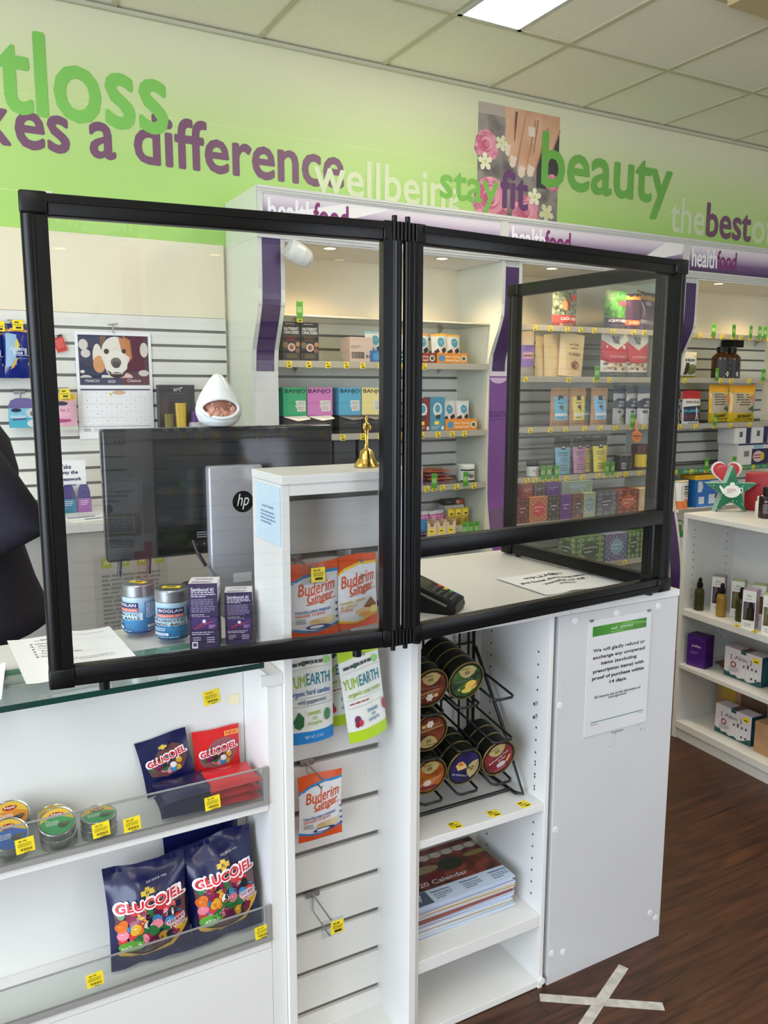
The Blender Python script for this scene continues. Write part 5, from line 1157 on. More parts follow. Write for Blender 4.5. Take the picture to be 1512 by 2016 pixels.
# bay 2, third shelf
zS3 = 1.2965
KR = mottled('kraft_paper', (168, 128, 92), (186, 146, 108), 30, .6)
def kraft(c): return [p([(.16, .16), (.84, .16), (.88, .74), (.80, .78), (.2, .78), (.12, .74)], c), r(.36, .68, .64, .80, (60, 46, 40)), e(.5, .50, .12, .055, (70, 80, 90)), r(.54, .40, .6, .5, (70, 80, 90)), l(.3, .58, .7, .64, 1, (80, 90, 96)), r(.18, .28, .82, .335, (220, 224, 220)), l(.25, .2, .75, .26, 1, (90, 110, 120)), *[p([(.05+.08*k, .05), (.08+.08*k, .12), (.11+.08*k, .05)], (110, 76, 50)) for k in range(11)]]
for lab, xx, w, c, y in (('left kraft pouch with blue hen label', 2.862, .125, (110, 184, 214), 3.315), ('kraft pouch with yellow cow label', 2.985, .112, (222, 206, 110), 3.315), ('kraft pouch with blue label set back behind the others', 3.070, .10, (100, 160, 190), 3.36), ('right kraft pouch with pale blue cow label', 3.134, .118, (130, 184, 222), 3.312)):
    pou('kraft_pouch', lab+' on the third shelf', xx, zS3, w, .200, KR, kraft(c), y=y, d=.045, group='kraft paper pouches')
def broth(k): return [r(0, .80, 1, 1, (40, 70, 100)), p([(0, .42), (0, .60), (.3, .68), (1, .66), (1, .38)], (52, 62, 84)), t('BONE', .6, .58, .4, .06, (214, 216, 220), .01), t('BROTH', .55, .49, .56, .06, (214, 216, 220), .01), e(.3, .33, .12, .04, (70, 74, 80)), e(.65, .18, .2, .09, (206, 190, 90) if k == 2 else (70, 60, 56)), e(.5, .14, .1, .05, (160, 150, 80))]+([r(.7, .76, .95, .98, (190, 90, 40))] if k == 2 else [])
for k, (lab, xx, w, y) in enumerate((('left', 3.336, .09, 3.37), ('middle', 3.405, .09, 3.34), ('right', 3.480, .135, 3.31))): pou('broth_pouch', lab+' grey and navy bone broth pouch on the third shelf', xx, zS3, w, .212, (190, 192, 194), broth(k), y=y, d=.05, group='grey broth pouches', seed=130+k, rough=.2)
q = Mesh().add([(.037*math.cos(a), 0, .032*math.sin(a)) for a in [2*PI*k/30 for k in range(30)]], [tuple(range(30))], M((226, 128, 66), .5)); q.prism([(-.012, .028), (.006, .03), (-.012, .09), (-.024, .088)], 'y', -.0005, .0005, M((226, 140, 86), .5))
q.prism([(.037*math.cos(a), .032*math.sin(a)) for a in [2*PI*k/30 for k in range(30)]], 'y', .0002, .0016, M((226, 128, 66), .5))
q.print_on([t('BONE BROTH', .5, .52, .86, .16, (90, 40, 30), .02), l(.25, .68, .75, .78, 1, (150, 70, 40)), l(.25, .25, .75, .38, 2, (150, 70, 40))], .074, .064, (-.037, -.0003, -.032), (1, 0, 0), (0, 0, 1))
tag(q.build('shelf_wobbler', None, (3.345, 3.235, 1.236), 0, (math.radians(-4), .1, 0)), 'round orange wobbler hanging from the shelf below the broth pouches', 'wobbler')
# bay 2, fourth shelf
zS4 = 1.0415
def pudding(c): return [p([(.08, .02), (.92, .02), (.98, .74), (.02, .74)], c), r(.34, .68, .66, .82, (24, 24, 26)), e(.5, .75, .1, .025, (190, 190, 190)), l(.2, .5, .8, .62, 2, (90, 100, 110)), e(.5, .42, .24, .08, tuple(int(x*.85) for x in c)), l(.25, .1, .75, .3, 3, (110, 110, 110))]
for lab, xx, w, c, y in (('with light blue label', 2.892, .112, (122, 182, 212), 3.315), ('with mauve label', 3.008, .10, (190, 132, 172), 3.315), ('with yellow label set back', 3.088, .08, (214, 196, 60), 3.345), ('with bright yellow label at the right', 3.152, .108, (226, 210, 70), 3.313)):
    pou('black_pouch', 'black pouch '+lab+' on the fourth shelf', xx, zS4, w, .195, (30, 32, 36), pudding(c), y=y, d=.04, group='black pouches with coloured labels')
def jar(name, label, x, y, z, rad, h, body, lid, lidh, shapes, a0=-170, a1=-10, **kw): return tub(name, label, 'jar', (x, y, z), rad, h, body, lid, lidh, shapes, a0, a1, seg=24, **kw)
jar('cream_jar', 'small white jar with dark green label left of the screen post', 2.516, 3.32, zS4, .032, .080, (226, 228, 222), (30, 34, 34), .022, [r(0, .15, 1, .85, (30, 110, 76)), l(.3, .4, .7, .7, 2, (220, 230, 222))])
jar('cream_jar', 'tall white jar behind the green labelled jar', 2.572, 3.34, zS4, .030, .092, (232, 232, 228), Wt, .018, [l(.3, .3, .7, .8, 3, (90, 110, 100))])
jar('black_lid_jar', 'white jar with black lid right of the screen post', 2.700, 3.32, zS4, .032, .082, (226, 226, 222), (30, 32, 34), .028, [l(.25, .45, .75, .85, 3, (110, 110, 110)), e(.5, .3, .06, .12, (190, 110, 120))])
jar('black_can', 'black can with silver rim and barcode near the bay side', 3.352, 3.34, zS4, .050, .090, (38, 38, 40), (150, 150, 148), .004, [r(.2, .1, .36, .55, (206, 208, 208)), *[r(.21+.018*k, .15, .22+.018*k, .5, (30, 30, 30)) for k in range(8)], r(.62, .62, .85, .9, (40, 130, 84)), t('KALE', .7, .45, .3, .16, (200, 120, 50)), l(.5, .1, .9, .3, 2, (120, 120, 120))])
jar('spread_jar', 'brown lidded jar with yellow label at the right of the fourth shelf', 3.492, 3.345, zS4, .050, .140, (86, 44, 34), (82, 30, 34), .034, [r(0, .12, 1, .85, (226, 196, 40)), p([(.45, .35), (.8, .5), (.8, .8), (.5, .62)], (60, 90, 40)), t('Spread', .6, .58, .34, .2, (214, 214, 90), 0, .2), r(.6, .12, .8, .24, (220, 220, 214))])
# bay 2, boxed teas
def tea(c, lab, accent, star):
    S = []
    for i in range(3):
        for j in range(5):
            u, v = (i+.5)/3, (j+.5)/5
            S.append(p([(u-.15, v), (u, v+.09), (u+.15, v), (u, v-.09)], accent)); S.append(p([(u-.09, v), (u, v+.055), (u+.09, v), (u, v-.055)], c)); S.append(e(u, v, .03, .018, star))
    return S+[p([(.5, .86), (.8, .66), (.8, .38), (.5, .20), (.2, .38), (.2, .66)], lab), t('pukka', .5, .60, .5, .08, (236, 230, 236), .01), l(.3, .42, .7, .5, 1, (220, 210, 220))]
zT = .8155
TEAS = [('dark red patterned tea box behind the screen post', 2.568, .076, (86, 40, 36), (110, 54, 46), (140, 80, 60), (170, 130, 90), 3.225), ('bright red and cream tea box', 2.668, .116, (184, 130, 84), (206, 66, 70), (196, 62, 56), (232, 206, 150), 3.222),
        ('brown tea box with white petals', 2.768, .077, (64, 50, 48), (70, 58, 60), (96, 76, 66), (226, 220, 206), 3.222), ('plain violet tea box', 2.849, .078, (98, 48, 132), (98, 48, 132), (108, 58, 142), (128, 80, 160), 3.222),
        ('brown and rust patterned tea box', 2.930, .078, (104, 66, 54), (76, 54, 50), (150, 84, 60), (190, 160, 110), 3.222), ('pale green tea box with blue label', 3.012, .080, (176, 192, 162), (126, 158, 170), (120, 146, 110), (214, 222, 190), 3.222),
        ('dark grey patterned tea box', 3.133, .140, (66, 70, 82), (60, 62, 76), (130, 132, 136), (170, 170, 160), 3.222), ('rust orange tea box with cream flowers', 3.288, .160, (120, 52, 30), (196, 92, 44), (150, 66, 34), (232, 206, 150), 3.222), ('cream tea box at the right end', 3.418, .082, (214, 190, 140), (226, 196, 160), (200, 170, 110), (236, 220, 180), 3.226)]
for lab, xx, w, c, lb, ac, st, yf in TEAS: cart('tea_box', lab+' in the lower tea row', xx, zT, w, .132, .13, c, tea(c, lb, ac, st), yf=yf, group='boxed teas on the base shelf', left=tea(c, lb, ac, st))
for lab, xx, w, c, lb, ac, st in (('rust coloured tea box', 2.610, .07, (120, 60, 54), (150, 80, 70), (150, 80, 60), (200, 160, 120)), ('white flecked dark tea box', 2.690, .08, (70, 60, 60), (80, 70, 74), (100, 86, 80), (226, 220, 206)), ('violet tea box', 2.782, .095, (92, 56, 126), (92, 56, 126), (102, 66, 136), (120, 84, 150)), ('long pale green tea box', 2.945, .205, (150, 170, 150), (140, 164, 166), (96, 120, 104), (190, 204, 180))):
    cart('tea_box', lab+' laid on the upper tea row', xx, zT+.1325, w, .064, .12, c, tea(c, lb, ac, st), yf=3.245, group='boxed teas on the upper row')
zG = .5725
GP = (64, 96, 60); 
for lab, xx, w, c, lb, ac, st in (('left green lattice tea box seen under the screen rail', 2.985, .200, (70, 100, 66), (50, 74, 52), (150, 184, 120), (200, 220, 170)), ('blue to purple tea box seen under the screen rail', 3.172, .150, (120, 120, 160), (130, 170, 190), (80, 60, 130), (190, 200, 210)), ('green lattice tea box right of the purple one', 3.297, .090, (66, 96, 60), (50, 74, 52), (150, 184, 120), (200, 220, 170)), ('last green lattice tea box at the bay side', 3.392, .090, (66, 96, 60), (50, 74, 52), (150, 184, 120), (200, 220, 170))):
    cart('tea_box', lab, xx, zG, w, .150, .14, c, tea(c, lb, ac, st), yf=3.175, group='green boxed teas on the bottom shelf', left=tea(c, lb, ac, st))
# bay 3
zV2, zV3, zV4, zV5 = 1.5505, 1.2905, 1.0325, .8055
pou('hemp_bag', 'white and yellow hemp seed bag with clear window at bay left', 3.795, zV2, .150, .150, (232, 230, 220), [p([(0, .78), (.4, .98), (1, .72), (1, .8), (.5, 1), (0, 1)], (240, 190, 40)), r(0, 0, 1, .1, (170, 160, 50)), e(.55, .34, .3, .2, (110, 118, 70)), r(.2, .14, .36, .58, (40, 44, 40)), t('HEMP', .45, .68, .5, .1, (50, 50, 50), .02), l(.7, .2, .95, .5, 3, (150, 150, 140))], d=.07, kind='pillow')
BLB = [r(0, 0, 1, .92, (40, 40, 42)), t('A', .62, .78, .1, .12, (200, 200, 200)), p([(.38, .16), (.46, .32), (.54, .16), (.46, .0)], (206, 202, 196)), e(.46, .16, .03, .05, (80, 80, 80)), l(.55, .4, .8, .5, 1, (130, 130, 130))]
bottle('amber_bottle', 'left amber bottle with black label and black cap', 'bottle', (4.098, 3.33, zV2), .054, .185, AMB, BLACK, .026, BLB, .42, 'amber bottles on the second shelf')
bottle('amber_bottle', 'right amber bottle with black label and black cap', 'bottle', (4.205, 3.345, zV2), .052, .184, AMB, BLACK, .026, BLB, .42, 'amber bottles on the second shelf')
def redtop(): return [r(0, .76, 1, 1, (196, 40, 44)), t('MACRO', .5, .66, .7, .07, (120, 50, 50), .02), p([(.04, .08), (.96, .08), (.96, .56), (.04, .52)], (34, 44, 66)), r(.04, .36, .96, .44, (60, 140, 170)), r(.04, .16, .96, .28, (90, 40, 60)), p([(.55, .12), (.62, .5), (.7, .5), (.66, .3), (.75, .12), (.68, .12), (.63, .26), (.6, .12)], (226, 226, 226)), l(.2, .01, .8, .06, 1, (90, 90, 100))]
pou('red_top_pouch', 'narrow red topped white pouch at the left of the third shelf', 3.742, zV3, .085, .19, (228, 226, 222), redtop(), y=3.34, d=.04, group='red topped pouches')
pou('red_top_pouch', 'wide red topped white pouch with running figure', 3.848, zV3, .150, .19, (228, 226, 222), redtop(), y=3.315, d=.05, group='red topped pouches')
def psyll(): return [r(0, .82, 1, 1, (242, 176, 50)), r(0, 0, 1, .24, (214, 184, 36)), p([(.08, .26), (.92, .26), (.92, .62), (.5, .8), (.08, .8)], (190, 176, 150)), l(.15, .45, .6, .78, 5, (70, 60, 56)), p([(.5, .36), (.7, .46), (.95, .3), (.8, .28)], (60, 104, 70)), e(.75, .62, .16, .12, (222, 150, 120)), t('BONVIT', .5, .17, .5, .08, (50, 44, 36), .02), t('PSYLLIUM HUSK', .55, .07, .7, .06, (80, 70, 40), .01)]
pou('husk_bag', 'left glossy yellow husk bag leaning on the third shelf', 4.085, zV3+.005, .175, .222, (236, 190, 66), psyll(), d=.07, kind='pillow', rough=.15, group='yellow husk bags', roll=-.05, seed=141)
pou('husk_bag', 'right large glossy yellow husk bag on the third shelf', 4.285, zV3, .240, .224, (236, 190, 66), psyll(), d=.09, kind='pillow', rough=.15, group='yellow husk bags', seed=142)
def pill(): return [r(.72, 0, 1, 1, (34, 36, 90)), r(.3, .4, .5, .75, (150, 150, 150)), *[r(.32+.03*k, .42, .335+.03*k, .73, (40, 40, 44)) for k in range(6)]]
cart('vitamin_carton', 'upper left white carton with navy end in the stack at right', 4.262, 1.1655, .145, .095, .12, (226, 226, 222), pill(), yf=3.275, group='white and navy cartons')
cart('vitamin_carton', 'upper right white carton with navy end in the stack at right', 4.420, 1.1655, .150, .100, .12, (226, 226, 222), pill(), yf=3.275, group='white and navy cartons')
cart('vitamin_carton', 'lower wide carton with coral oval logo under the two white cartons', 4.365, zV4, .285, .132, .14, (222, 222, 218), [r(.45, 0, 1, .74, (34, 34, 76)), e(.66, .38, .17, .26, (222, 190, 190)), r(.52, .42, .76, .47, (150, 50, 60)), r(.52, .3, .76, .35, (150, 50, 60)), e(.8, .38, .06, .2, (214, 176, 60)), r(.5, .76, .8, .98, (150, 186, 206)), t('kynol', .6, .68, .2, .14, (40, 60, 90)), r(.2, .4, .36, .66, (120, 120, 120)), r(0, .92, 1, 1, (40, 44, 90))], yf=3.27, group='white and navy cartons')
tub('shake_can', 'white shake can with coloured letters and orange fruit band', 'can', (3.746, 3.292, zV5), .060, .165, (228, 228, 222), (190, 184, 150), .008, [r(0, 0, 1, .30, (222, 120, 60)), e(.5, .26, .07, .14, (230, 160, 60)), e(.62, .24, .06, .12, (214, 90, 40)), r(.36, .36, .37, .9, (60, 60, 60)), t('ISOWHEY', .58, .86, .26, .08, (40, 40, 44), .03), r(.45, .74, .7, .79, (90, 90, 90)), t('KIDS', .56, .62, .22, .14, (90, 110, 60), .02), t('COMPLETE', .56, .49, .24, .07, (190, 70, 60)), ], -175, -5)
o = cart('formula_box', 'blue formula carton with yellow lid behind the green star', 3.965, zV5, .210, .160, .12, (36, 110, 184), [p([(.05, .55), (.2, .55), (.26, .75), (.2, .95), (.05, .95)], (206, 214, 222)), r(.1, .12, .32, .38, (206, 214, 222)), r(.5, .1, .95, .45, (196, 210, 226)), e(.82, .36, .08, .1, (130, 40, 120)), r(.5, .82, .9, .95, (206, 214, 222))], yf=3.25)
Mesh().box(-.107, .107, -.062, .062, .1605, .185, M((232, 180, 40), .4)).build('lid', o)
jar('green_jar', 'clear jar of green powder low beside the white gondola', 3.745, 3.30, .5725, .046, .16, (96, 126, 76), (180, 186, 170), .02, [l(.2, .3, .8, .7, 3, (190, 206, 170))])
jar('pill_bottle', 'white bottle with green cap low beside the white gondola', 3.717, 3.215, .5725, .030, .11, (196, 196, 216), (26, 120, 66), .03, [l(.3, .3, .7, .8, 3, (110, 110, 150))])

# ------------------------------------------------------------------ left slatwall: packs, calendar, leaflets
def wall_peg(x, z, label, ticket=True, n=.07):
    o = thing('display_peg', label, 'hook', (x, 3.543, z), 0, 'chrome pegs on the cream slatwall')
    m = Mesh().box(-.02, .02, -.004, .002, -.006, .006, CHROME); m.tube([(0, 0, 0), (0, -n, -.004), (0, -n-.004, .004)], .0022, CHROME, 8); m.tube([(0, -.003, -.004), (0, -.003, -.03), (0, -n, -.034)], .0022, CHROME, 8); m.tube([(-.028, -.004, .012), (.028, -.004, .012)], .002, CHROME, 6); m.build('peg_wire', o)
    if ticket:
        q = B(-.016, .022, -n-.008, -n-.006, -.03, .008, YEL); q.print_on([r(.2, .7, .6, .82, INK), l(.1, .4, .9, .6, 2, (120, 104, 30)), r(.3, .14, .8, .32, INK)], .038, .038, (-.016, -n-.008, -.03), (1, 0, 0), (0, 0, 1)); q.build('price_ticket', o)
wall_peg(.300, 1.742, 'chrome peg with yellow ticket above the blue razor pack')
wall_peg(.235, 1.735, 'chrome peg at picture edge above the cut-off razor pack')
wall_peg(.300, 1.476, 'chrome peg above the purple and teal razor box', False)
wall_peg(.455, 1.482, 'chrome peg with yellow ticket above the pink razor pack')
RZ = (24, 40, 120)
def razor(): return [r(0, .86, 1, .92, (226, 170, 90)), p([(.04, .2), (.1, .84), (.5, .8), (.42, .5), (.45, .25)], (140, 176, 206)), p([(.4, .62), (.5, .74), (.6, .62), (.52, .5), (.44, .5)], (206, 196, 90)), p([(.2, .16), (.35, .2), (.5, .36), (.44, .38), (.3, .26)], (214, 170, 70)), t('Gillette', .55, .545, .62, .07, (220, 232, 244), .02), t('Blue II', .60, .475, .50, .07, (220, 232, 244), .02), r(.3, .42, .95, .43, (200, 214, 236)), l(.5, .34, .9, .4, 1, (90, 120, 190)), t('5', .9, .26, .06, .05, (190, 206, 236))]
pou('razor_pack', 'blue disposable razor pack hanging nearest the black screen post', .296, 1.530, .098, .205, RZ, razor(), y=3.485, d=.04, kind='pillow', group='blue razor packs', rough=.18, seed=151)
pou('razor_pack', 'blue razor pack cut off by the left picture edge', .205, 1.530, .098, .190, RZ, razor(), y=3.495, d=.04, kind='pillow', group='blue razor packs', rough=.18, seed=152)
o = cart('razor_box', 'purple and teal blade box hanging left of the screen post', .304, 1.340, .104, .075, .03, (70, 170, 196), [r(0, .5, 1, 1, (120, 190, 214)), e(.82, .75, .24, .26, (196, 200, 206)), e(.82, .72, .10, .14, (110, 110, 110)), e(.82, .22, .22, .2, (206, 208, 210)), e(.25, .9, .18, .1, (30, 34, 70)), t('intuition', .3, .58, .5, .18, (226, 240, 246), .02), p([(.1, .38), (.6, .42), (.55, .5), (.12, .46)], (84, 74, 130))], yf=3.47)
m = Mesh().prism([(-.052, .075), (.052, .075), (.052, .085), (.042, .105), (.02, .114), (-.02, .114), (-.042, .105), (-.052, .085)], 'y', -.012, .015, M((106, 96, 150), .4)); m.build('hanger', o)
pou('pink_razor_pack', 'pink razor pack with yellow header right of the screen post', .462, 1.325, .088, .145, (226, 176, 196), [r(0, .82, 1, 1, (236, 196, 70)), t('5 for 4', .6, .9, .5, .09, (150, 80, 30)), e(.3, .74, .3, .06, (40, 36, 60)), t('for 2', .45, .56, .4, .1, (190, 60, 110)), p([(.1, .2), (.7, .24), (.7, .3), (.1, .32)], (180, 50, 120)), r(0, 0, 1, .1, (206, 214, 190))], y=3.50, d=.025, kind='pillow')
m = B(-.02, .02, -.001, 0, -.066, 0, M((206, 44, 44), .5)); m.print_on([r(0, .86, 1, 1, (30, 26, 26)), r(.1, .9, .5, .96, (220, 220, 220)), l(.15, .2, .85, .75, 6, (230, 130, 126))], .04, .066, (-.02, -.001, -.066), (1, 0, 0), (0, 0, 1))
tag(m.build('red_tag', None, (.448, 3.53, 1.700), 0, (0, -.3, 0)), 'small red swing tag tilted beside the black screen post', 'tag')
# wall calendar with a dog photo
o = thing('wall_calendar', 'wall calendar showing a smiling dog photo above a March grid', 'calendar', (.668, 3.540, 1.285))
m = B(-.152, .152, -.0015, 0, 0, .435, PAPER)
DOGW, DOGT = (226, 220, 210), (176, 112, 66)
S = [r(.04, .52, .96, .97, (34, 34, 76)), r(.62, .52, .96, .97, (74, 30, 50)), e(.105, .88, .06, .05, (210, 204, 198)), e(.13, .80, .06, .04, (206, 200, 196)), e(.90, .84, .055, .07, (214, 208, 200)), e(.885, .62, .07, .03, (210, 204, 196)), e(.08, .63, .03, .015, (220, 216, 210)), e(.12, .57, .08, .03, (206, 200, 190)),
     e(.28, .78, .06, .11, DOGW), e(.3, .70, .08, .08, (206, 150, 96)), p([(.32, .96), (.40, .97), (.38, .85), (.33, .86)], (110, 76, 60)), p([(.62, .97), (.72, .93), (.74, .76), (.66, .70)], DOGT), e(.52, .80, .19, .16, DOGW), p([(.56, .96), (.7, .92), (.72, .76), (.6, .82)], (196, 128, 80)), e(.52, .70, .15, .13, (232, 226, 218)), p([(.33, .6), (.72, .6), (.76, .53), (.3, .53)], (226, 222, 214)), e(.64, .57, .1, .05, (226, 186, 176)),
     e(.40, .82, .035, .025, (70, 50, 40)), e(.40, .82, .02, .018, (24, 20, 20)), e(.63, .825, .03, .022, (80, 50, 36)), e(.63, .825, .018, .016, (24, 20, 20)), e(.52, .72, .07, .045, (96, 92, 94)), e(.52, .695, .055, .03, (70, 66, 70)), p([(.40, .65), (.46, .62), (.52, .63), (.60, .62), (.68, .67), (.62, .59), (.52, .565), (.44, .59)], (60, 36, 40)), l(.45, .605, .62, .625, 1, (222, 214, 204)),
     r(.04, .505, .96, .575, (52, 52, 84)), r(.58, .505, .96, .575, (90, 34, 54)), t('MARCH', .20, .545, .17, .025, (220, 220, 230), .01), t('2020', .45, .54, .10, .025, (220, 220, 230), .01), t('Chance', .75, .55, .18, .028, (230, 214, 220), .01), r(.04, .455, .96, .47, (60, 62, 92))]
S += [r(.05+.128*k, .125, .0515+.128*k, .455, (190, 196, 206)) for k in range(8)]+[r(.05, .13+.065*k, .946, .1315+.065*k, (190, 196, 206)) for k in range(6)]+[r(.05, .113, .95, .117, (60, 62, 84)), l(.06, .07, .17, .10, 2, (90, 90, 110)), l(.19, .07, .5, .10, 2, (180, 184, 196)), e(.54, .435, .09, .02, (214, 180, 150)), e(.43, .42, .02, .012, (226, 206, 70))]
S += [l(.11+.128*(k % 7), .16+.065*(k//7), .135+.128*(k % 7), .178+.065*(k//7), 1, (150, 154, 168)) for k in range(32)]
m.print_on(S, .304, .435, (-.152, -.0015, 0), (1, 0, 0), (0, 0, 1), .00012); m.build('calendar_page', o)
Mesh().tube([(-.02, -.002, .465), (.02, -.004, .470)], .002, CHROME, 6).tube([(0, .002, .468), (.0, -.012, .455), (-.004, -.012, .438), (.004, -.006, .432)], .0022, CHROME, 6).build('hook', o)
# dark gift box and tubes beside the lamp
o = thing('wall_shelf', 'short glass shelf on the slatwall behind the dark computer', 'shelf', (.90, 3.543, 1.225))
B(-.17, .20, -.15, 0, 0, .006, SHELFGLASS).build('glass_plate', o); B(-.17, .20, -.153, -.1505, -.018, .01, STRIP).build('ticket_strip', o)
for xx in (-.14, .17): Mesh().prism([(0, -.001), (0, -.04), (-.06, -.001)], 'x', xx, xx+.004, SILVER).build('bracket', o)
for k, xx in enumerate((-.06, 0., .06)): inst('price_ticket', tick0, o, (xx, -.154, -.018))
def squeeze(label, x, y, h, c, capc, w=.02):
    o = thing('squeeze_tube', label, 'tube', (x, y, 1.2315), 0, 'tubes on the slatwall shelf')
    m = Mesh(); n = 16; vs = []
    for z, a, b in ((.03, w*.85, w*.85), (h*.5, w, w*.6), (h, w*1.15, .002)):
        vs += [(a*math.cos(2*PI*i/n), b*math.sin(2*PI*i/n), z) for i in range(n)]
    m.add(vs, [(j*n+i, j*n+(i+1) % n, (j+1)*n+(i+1) % n, (j+1)*n+i) for j in range(2) for i in range(n)], M(c, .3), True); m.add(vs[:n], [tuple(range(n))[::-1]], M(c, .3)); m.build('tube_body', o)
    Mesh().lathe([(w*.75, 0), (w*.8, .03), (0, .03)], M(capc, .35), seg=16).build('cap', o)
squeeze('olive tube in front of the dark boxed set', .853, 3.415, .155, (120, 112, 54), (206, 206, 196), .016)
squeeze('taller yellow tube in front of the dark boxed set', .905, 3.42, .20, (206, 176, 60), (226, 220, 196), .020)
bottle('purple_cap_bottle', 'grey-lilac bottle with purple cap left of the white lamp', 'bottle', (.965, 3.43, 1.2315), .024, .165, M((190, 192, 206), .35), M((96, 56, 130), .4), .045, [r(.1, .2, .9, .7, (110, 90, 150)), r(.3, .3, .7, .5, (190, 90, 80))], .5)
cart('dark_gift_box', 'dark grey boxed set with white leaf mark left of the white lamp', .905, 1.2315, .150, .275, .05, (62, 58, 66), [t('art', .5, .93, .2, .05, (226, 224, 220), .01), e(.62, .955, .03, .012, (226, 224, 220)), l(.2, .86, .8, .875, 1, (120, 116, 120))], yf=3.47)
# leaflets and papers on the staff bench
o = thing('leaflet_stand', 'white leaflet stand with purple folders on the staff bench', 'leaflet stand', (.452, 3.38, 1.0055))
m = B(-.06, .06, .03, .034, 0, .205, PAPER); m.print_on([t('Take', .38, .88, .34, .085, (40, 40, 90), .03), t('away the', .45, .76, .6, .085, (40, 40, 90), .03), t('guesswork', .5, .63, .7, .085, (40, 40, 90), .03), l(.3, .5, .8, .55, 1, (90, 90, 120))], .12, .205, (-.06, .03, 0), (1, 0, 0), (0, 0, 1)); m.build('backing_card', o)
for k, c in enumerate(((52, 120, 150), (150, 90, 160))):
    m = Mesh().prism([(-.026, .0), (.026, 0), (.026, .055), (-.026, .055)], 'y', 0, .012, M(c, .5)); m.prism([(-.024, .055), (.024, .055), (.022, .085), (.014, .11), (-.014, .11), (-.022, .085)], 'y', .004, .012, M((70, 60, 120), .5)); m.print_on([l(.2, .5, .8, .9, 3, (214, 196, 222))], .05, .055, (-.025, 0, 0), (1, 0, 0), (0, 0, 1))
    m.build('leaflet', o, (-.012+.058*k, 0, 0))
sheet('bench_paper', 'white paper with blue bars lying on the staff bench', .50, 3.22, 1.0055, .21, .20, [r(.1, .6, .6, .7, (60, 74, 130)), r(.3, .3, .9, .4, (60, 74, 130)), l(.1, .8, .8, .92, 2, (150, 160, 190))], .2)
sheet('bench_paper', 'second paper with orange edge overlapping on the staff bench', .66, 3.30, 1.0062, .20, .15, [r(0, .8, 1, 1, (226, 170, 120)), r(0, .1, 1, .25, (110, 140, 190))], -.1)
m = B(0, .27, -.001, 0, 0, .36, M((176, 174, 168), .7)); m.print_on([r(.1+.24*k, .86, .24+.24*k, .97, (168, 170, 70)) for k in range(4)]+[t('W', .17+.24*k, .915, .08, .05, (226, 226, 206)) for k in range(4)]+[l(.1, .08, .95, .8, 16, (130, 130, 128))], .27, .36, (0, -.001, 0), (1, 0, 0), (0, 0, 1))
tag(m.build('bench_notice', None, (.475, 3.0985, .52)), 'grey notice with four olive square marks taped on the staff bench front', 'notice')

# ------------------------------------------------------------------ matching bays behind the photographer, which the left screen mirrors faintly
ROSEP = M((206, 66, 92), .3, name='rose_panel')
rose_meshes = {}
for tx, lab in ((1.45, 'matching shelving bay with rose pink post, mirrored faintly in the left screen'), (2.65, 'second matching bay right of the rose post, mirrored faintly in the left screen')):
    q = dup(bays[0], None, (tx, 2.306, 0)); q.rotation_euler = (0, 0, PI); q['label'] = lab; q['group'] = 'shelving bays behind the photographer'
    for c in q.children:
        if c.name.startswith('purple_inset'):
            me = rose_meshes.get(c.data.name)
            if me is None: me = rose_meshes[c.data.name] = c.data.copy(); me.materials[0] = ROSEP
            c.data = me
    for k in range(2):
        li = bpy.data.lights.new('downlight', 'SPOT'); li.energy = 40; li.color = (1, .9, .78); li.spot_size = math.radians(150); li.spot_blend = .9; li.shadow_soft_size = .026
        lo = bpy.data.objects.new('downlight', li); COL.objects.link(lo); lo.location = (tx-1.507-.56*k, 2.306-3.225, 2.068)
for k, (xx, h, c, cc) in enumerate(((.345, .15, (226, 190, 90), (230, 230, 226)), (.395, .13, (220, 180, 176), (226, 226, 222)), (.45, .20, (150, 150, 60), (232, 232, 220)), (.505, .225, (210, 176, 50), (236, 232, 220)), (.575, .19, (196, 200, 214), (90, 50, 130)), (.65, .17, (226, 224, 222), (206, 60, 40)), (.715, .19, (220, 222, 232), (70, 70, 150)), (.775, .18, (222, 226, 236), (60, 70, 150)), (.83, .17, (60, 160, 90), (230, 230, 226)), (.89, .19, (50, 110, 180), (230, 232, 236)))):
    o = thing('squeeze_tube', ['pale yellow', 'pale pink', 'olive', 'golden yellow', 'lilac', 'red capped white', 'violet capped white', 'navy capped white', 'green', 'blue'][k]+' tube on the shelf mirrored in the left screen', 'tube', (xx, -1.0, 1.2955), 0, 'tubes on the mirrored shelf')
    w = .019; m = Mesh(); n = 14; vs = []
    for z, a, b in ((.03, w*.85, w*.85), (h*.5, w, w*.6), (h, w*1.15, .002)): vs += [(a*math.cos(2*PI*i/n), b*math.sin(2*PI*i/n), z) for i in range(n)]
    m.add(vs, [(j*n+i, j*n+(i+1) % n, (j+1)*n+(i+1) % n, (j+1)*n+i) for j in range(2) for i in range(n)], M(c, .35), True); m.build('tube_body', o)
    Mesh().lathe([(w*.75, 0), (w*.8, .03), (0, .03)], M(cc, .35), seg=14).build('cap', o)
o = thing('prescription_notice', 'white notice with olive band, mirrored over the dark computer by the screen', 'notice', (.235, -.842, .775))
m = B(-.29, 0, -.002, 0, 0, .325, PAPER); OL = (176, 178, 84)
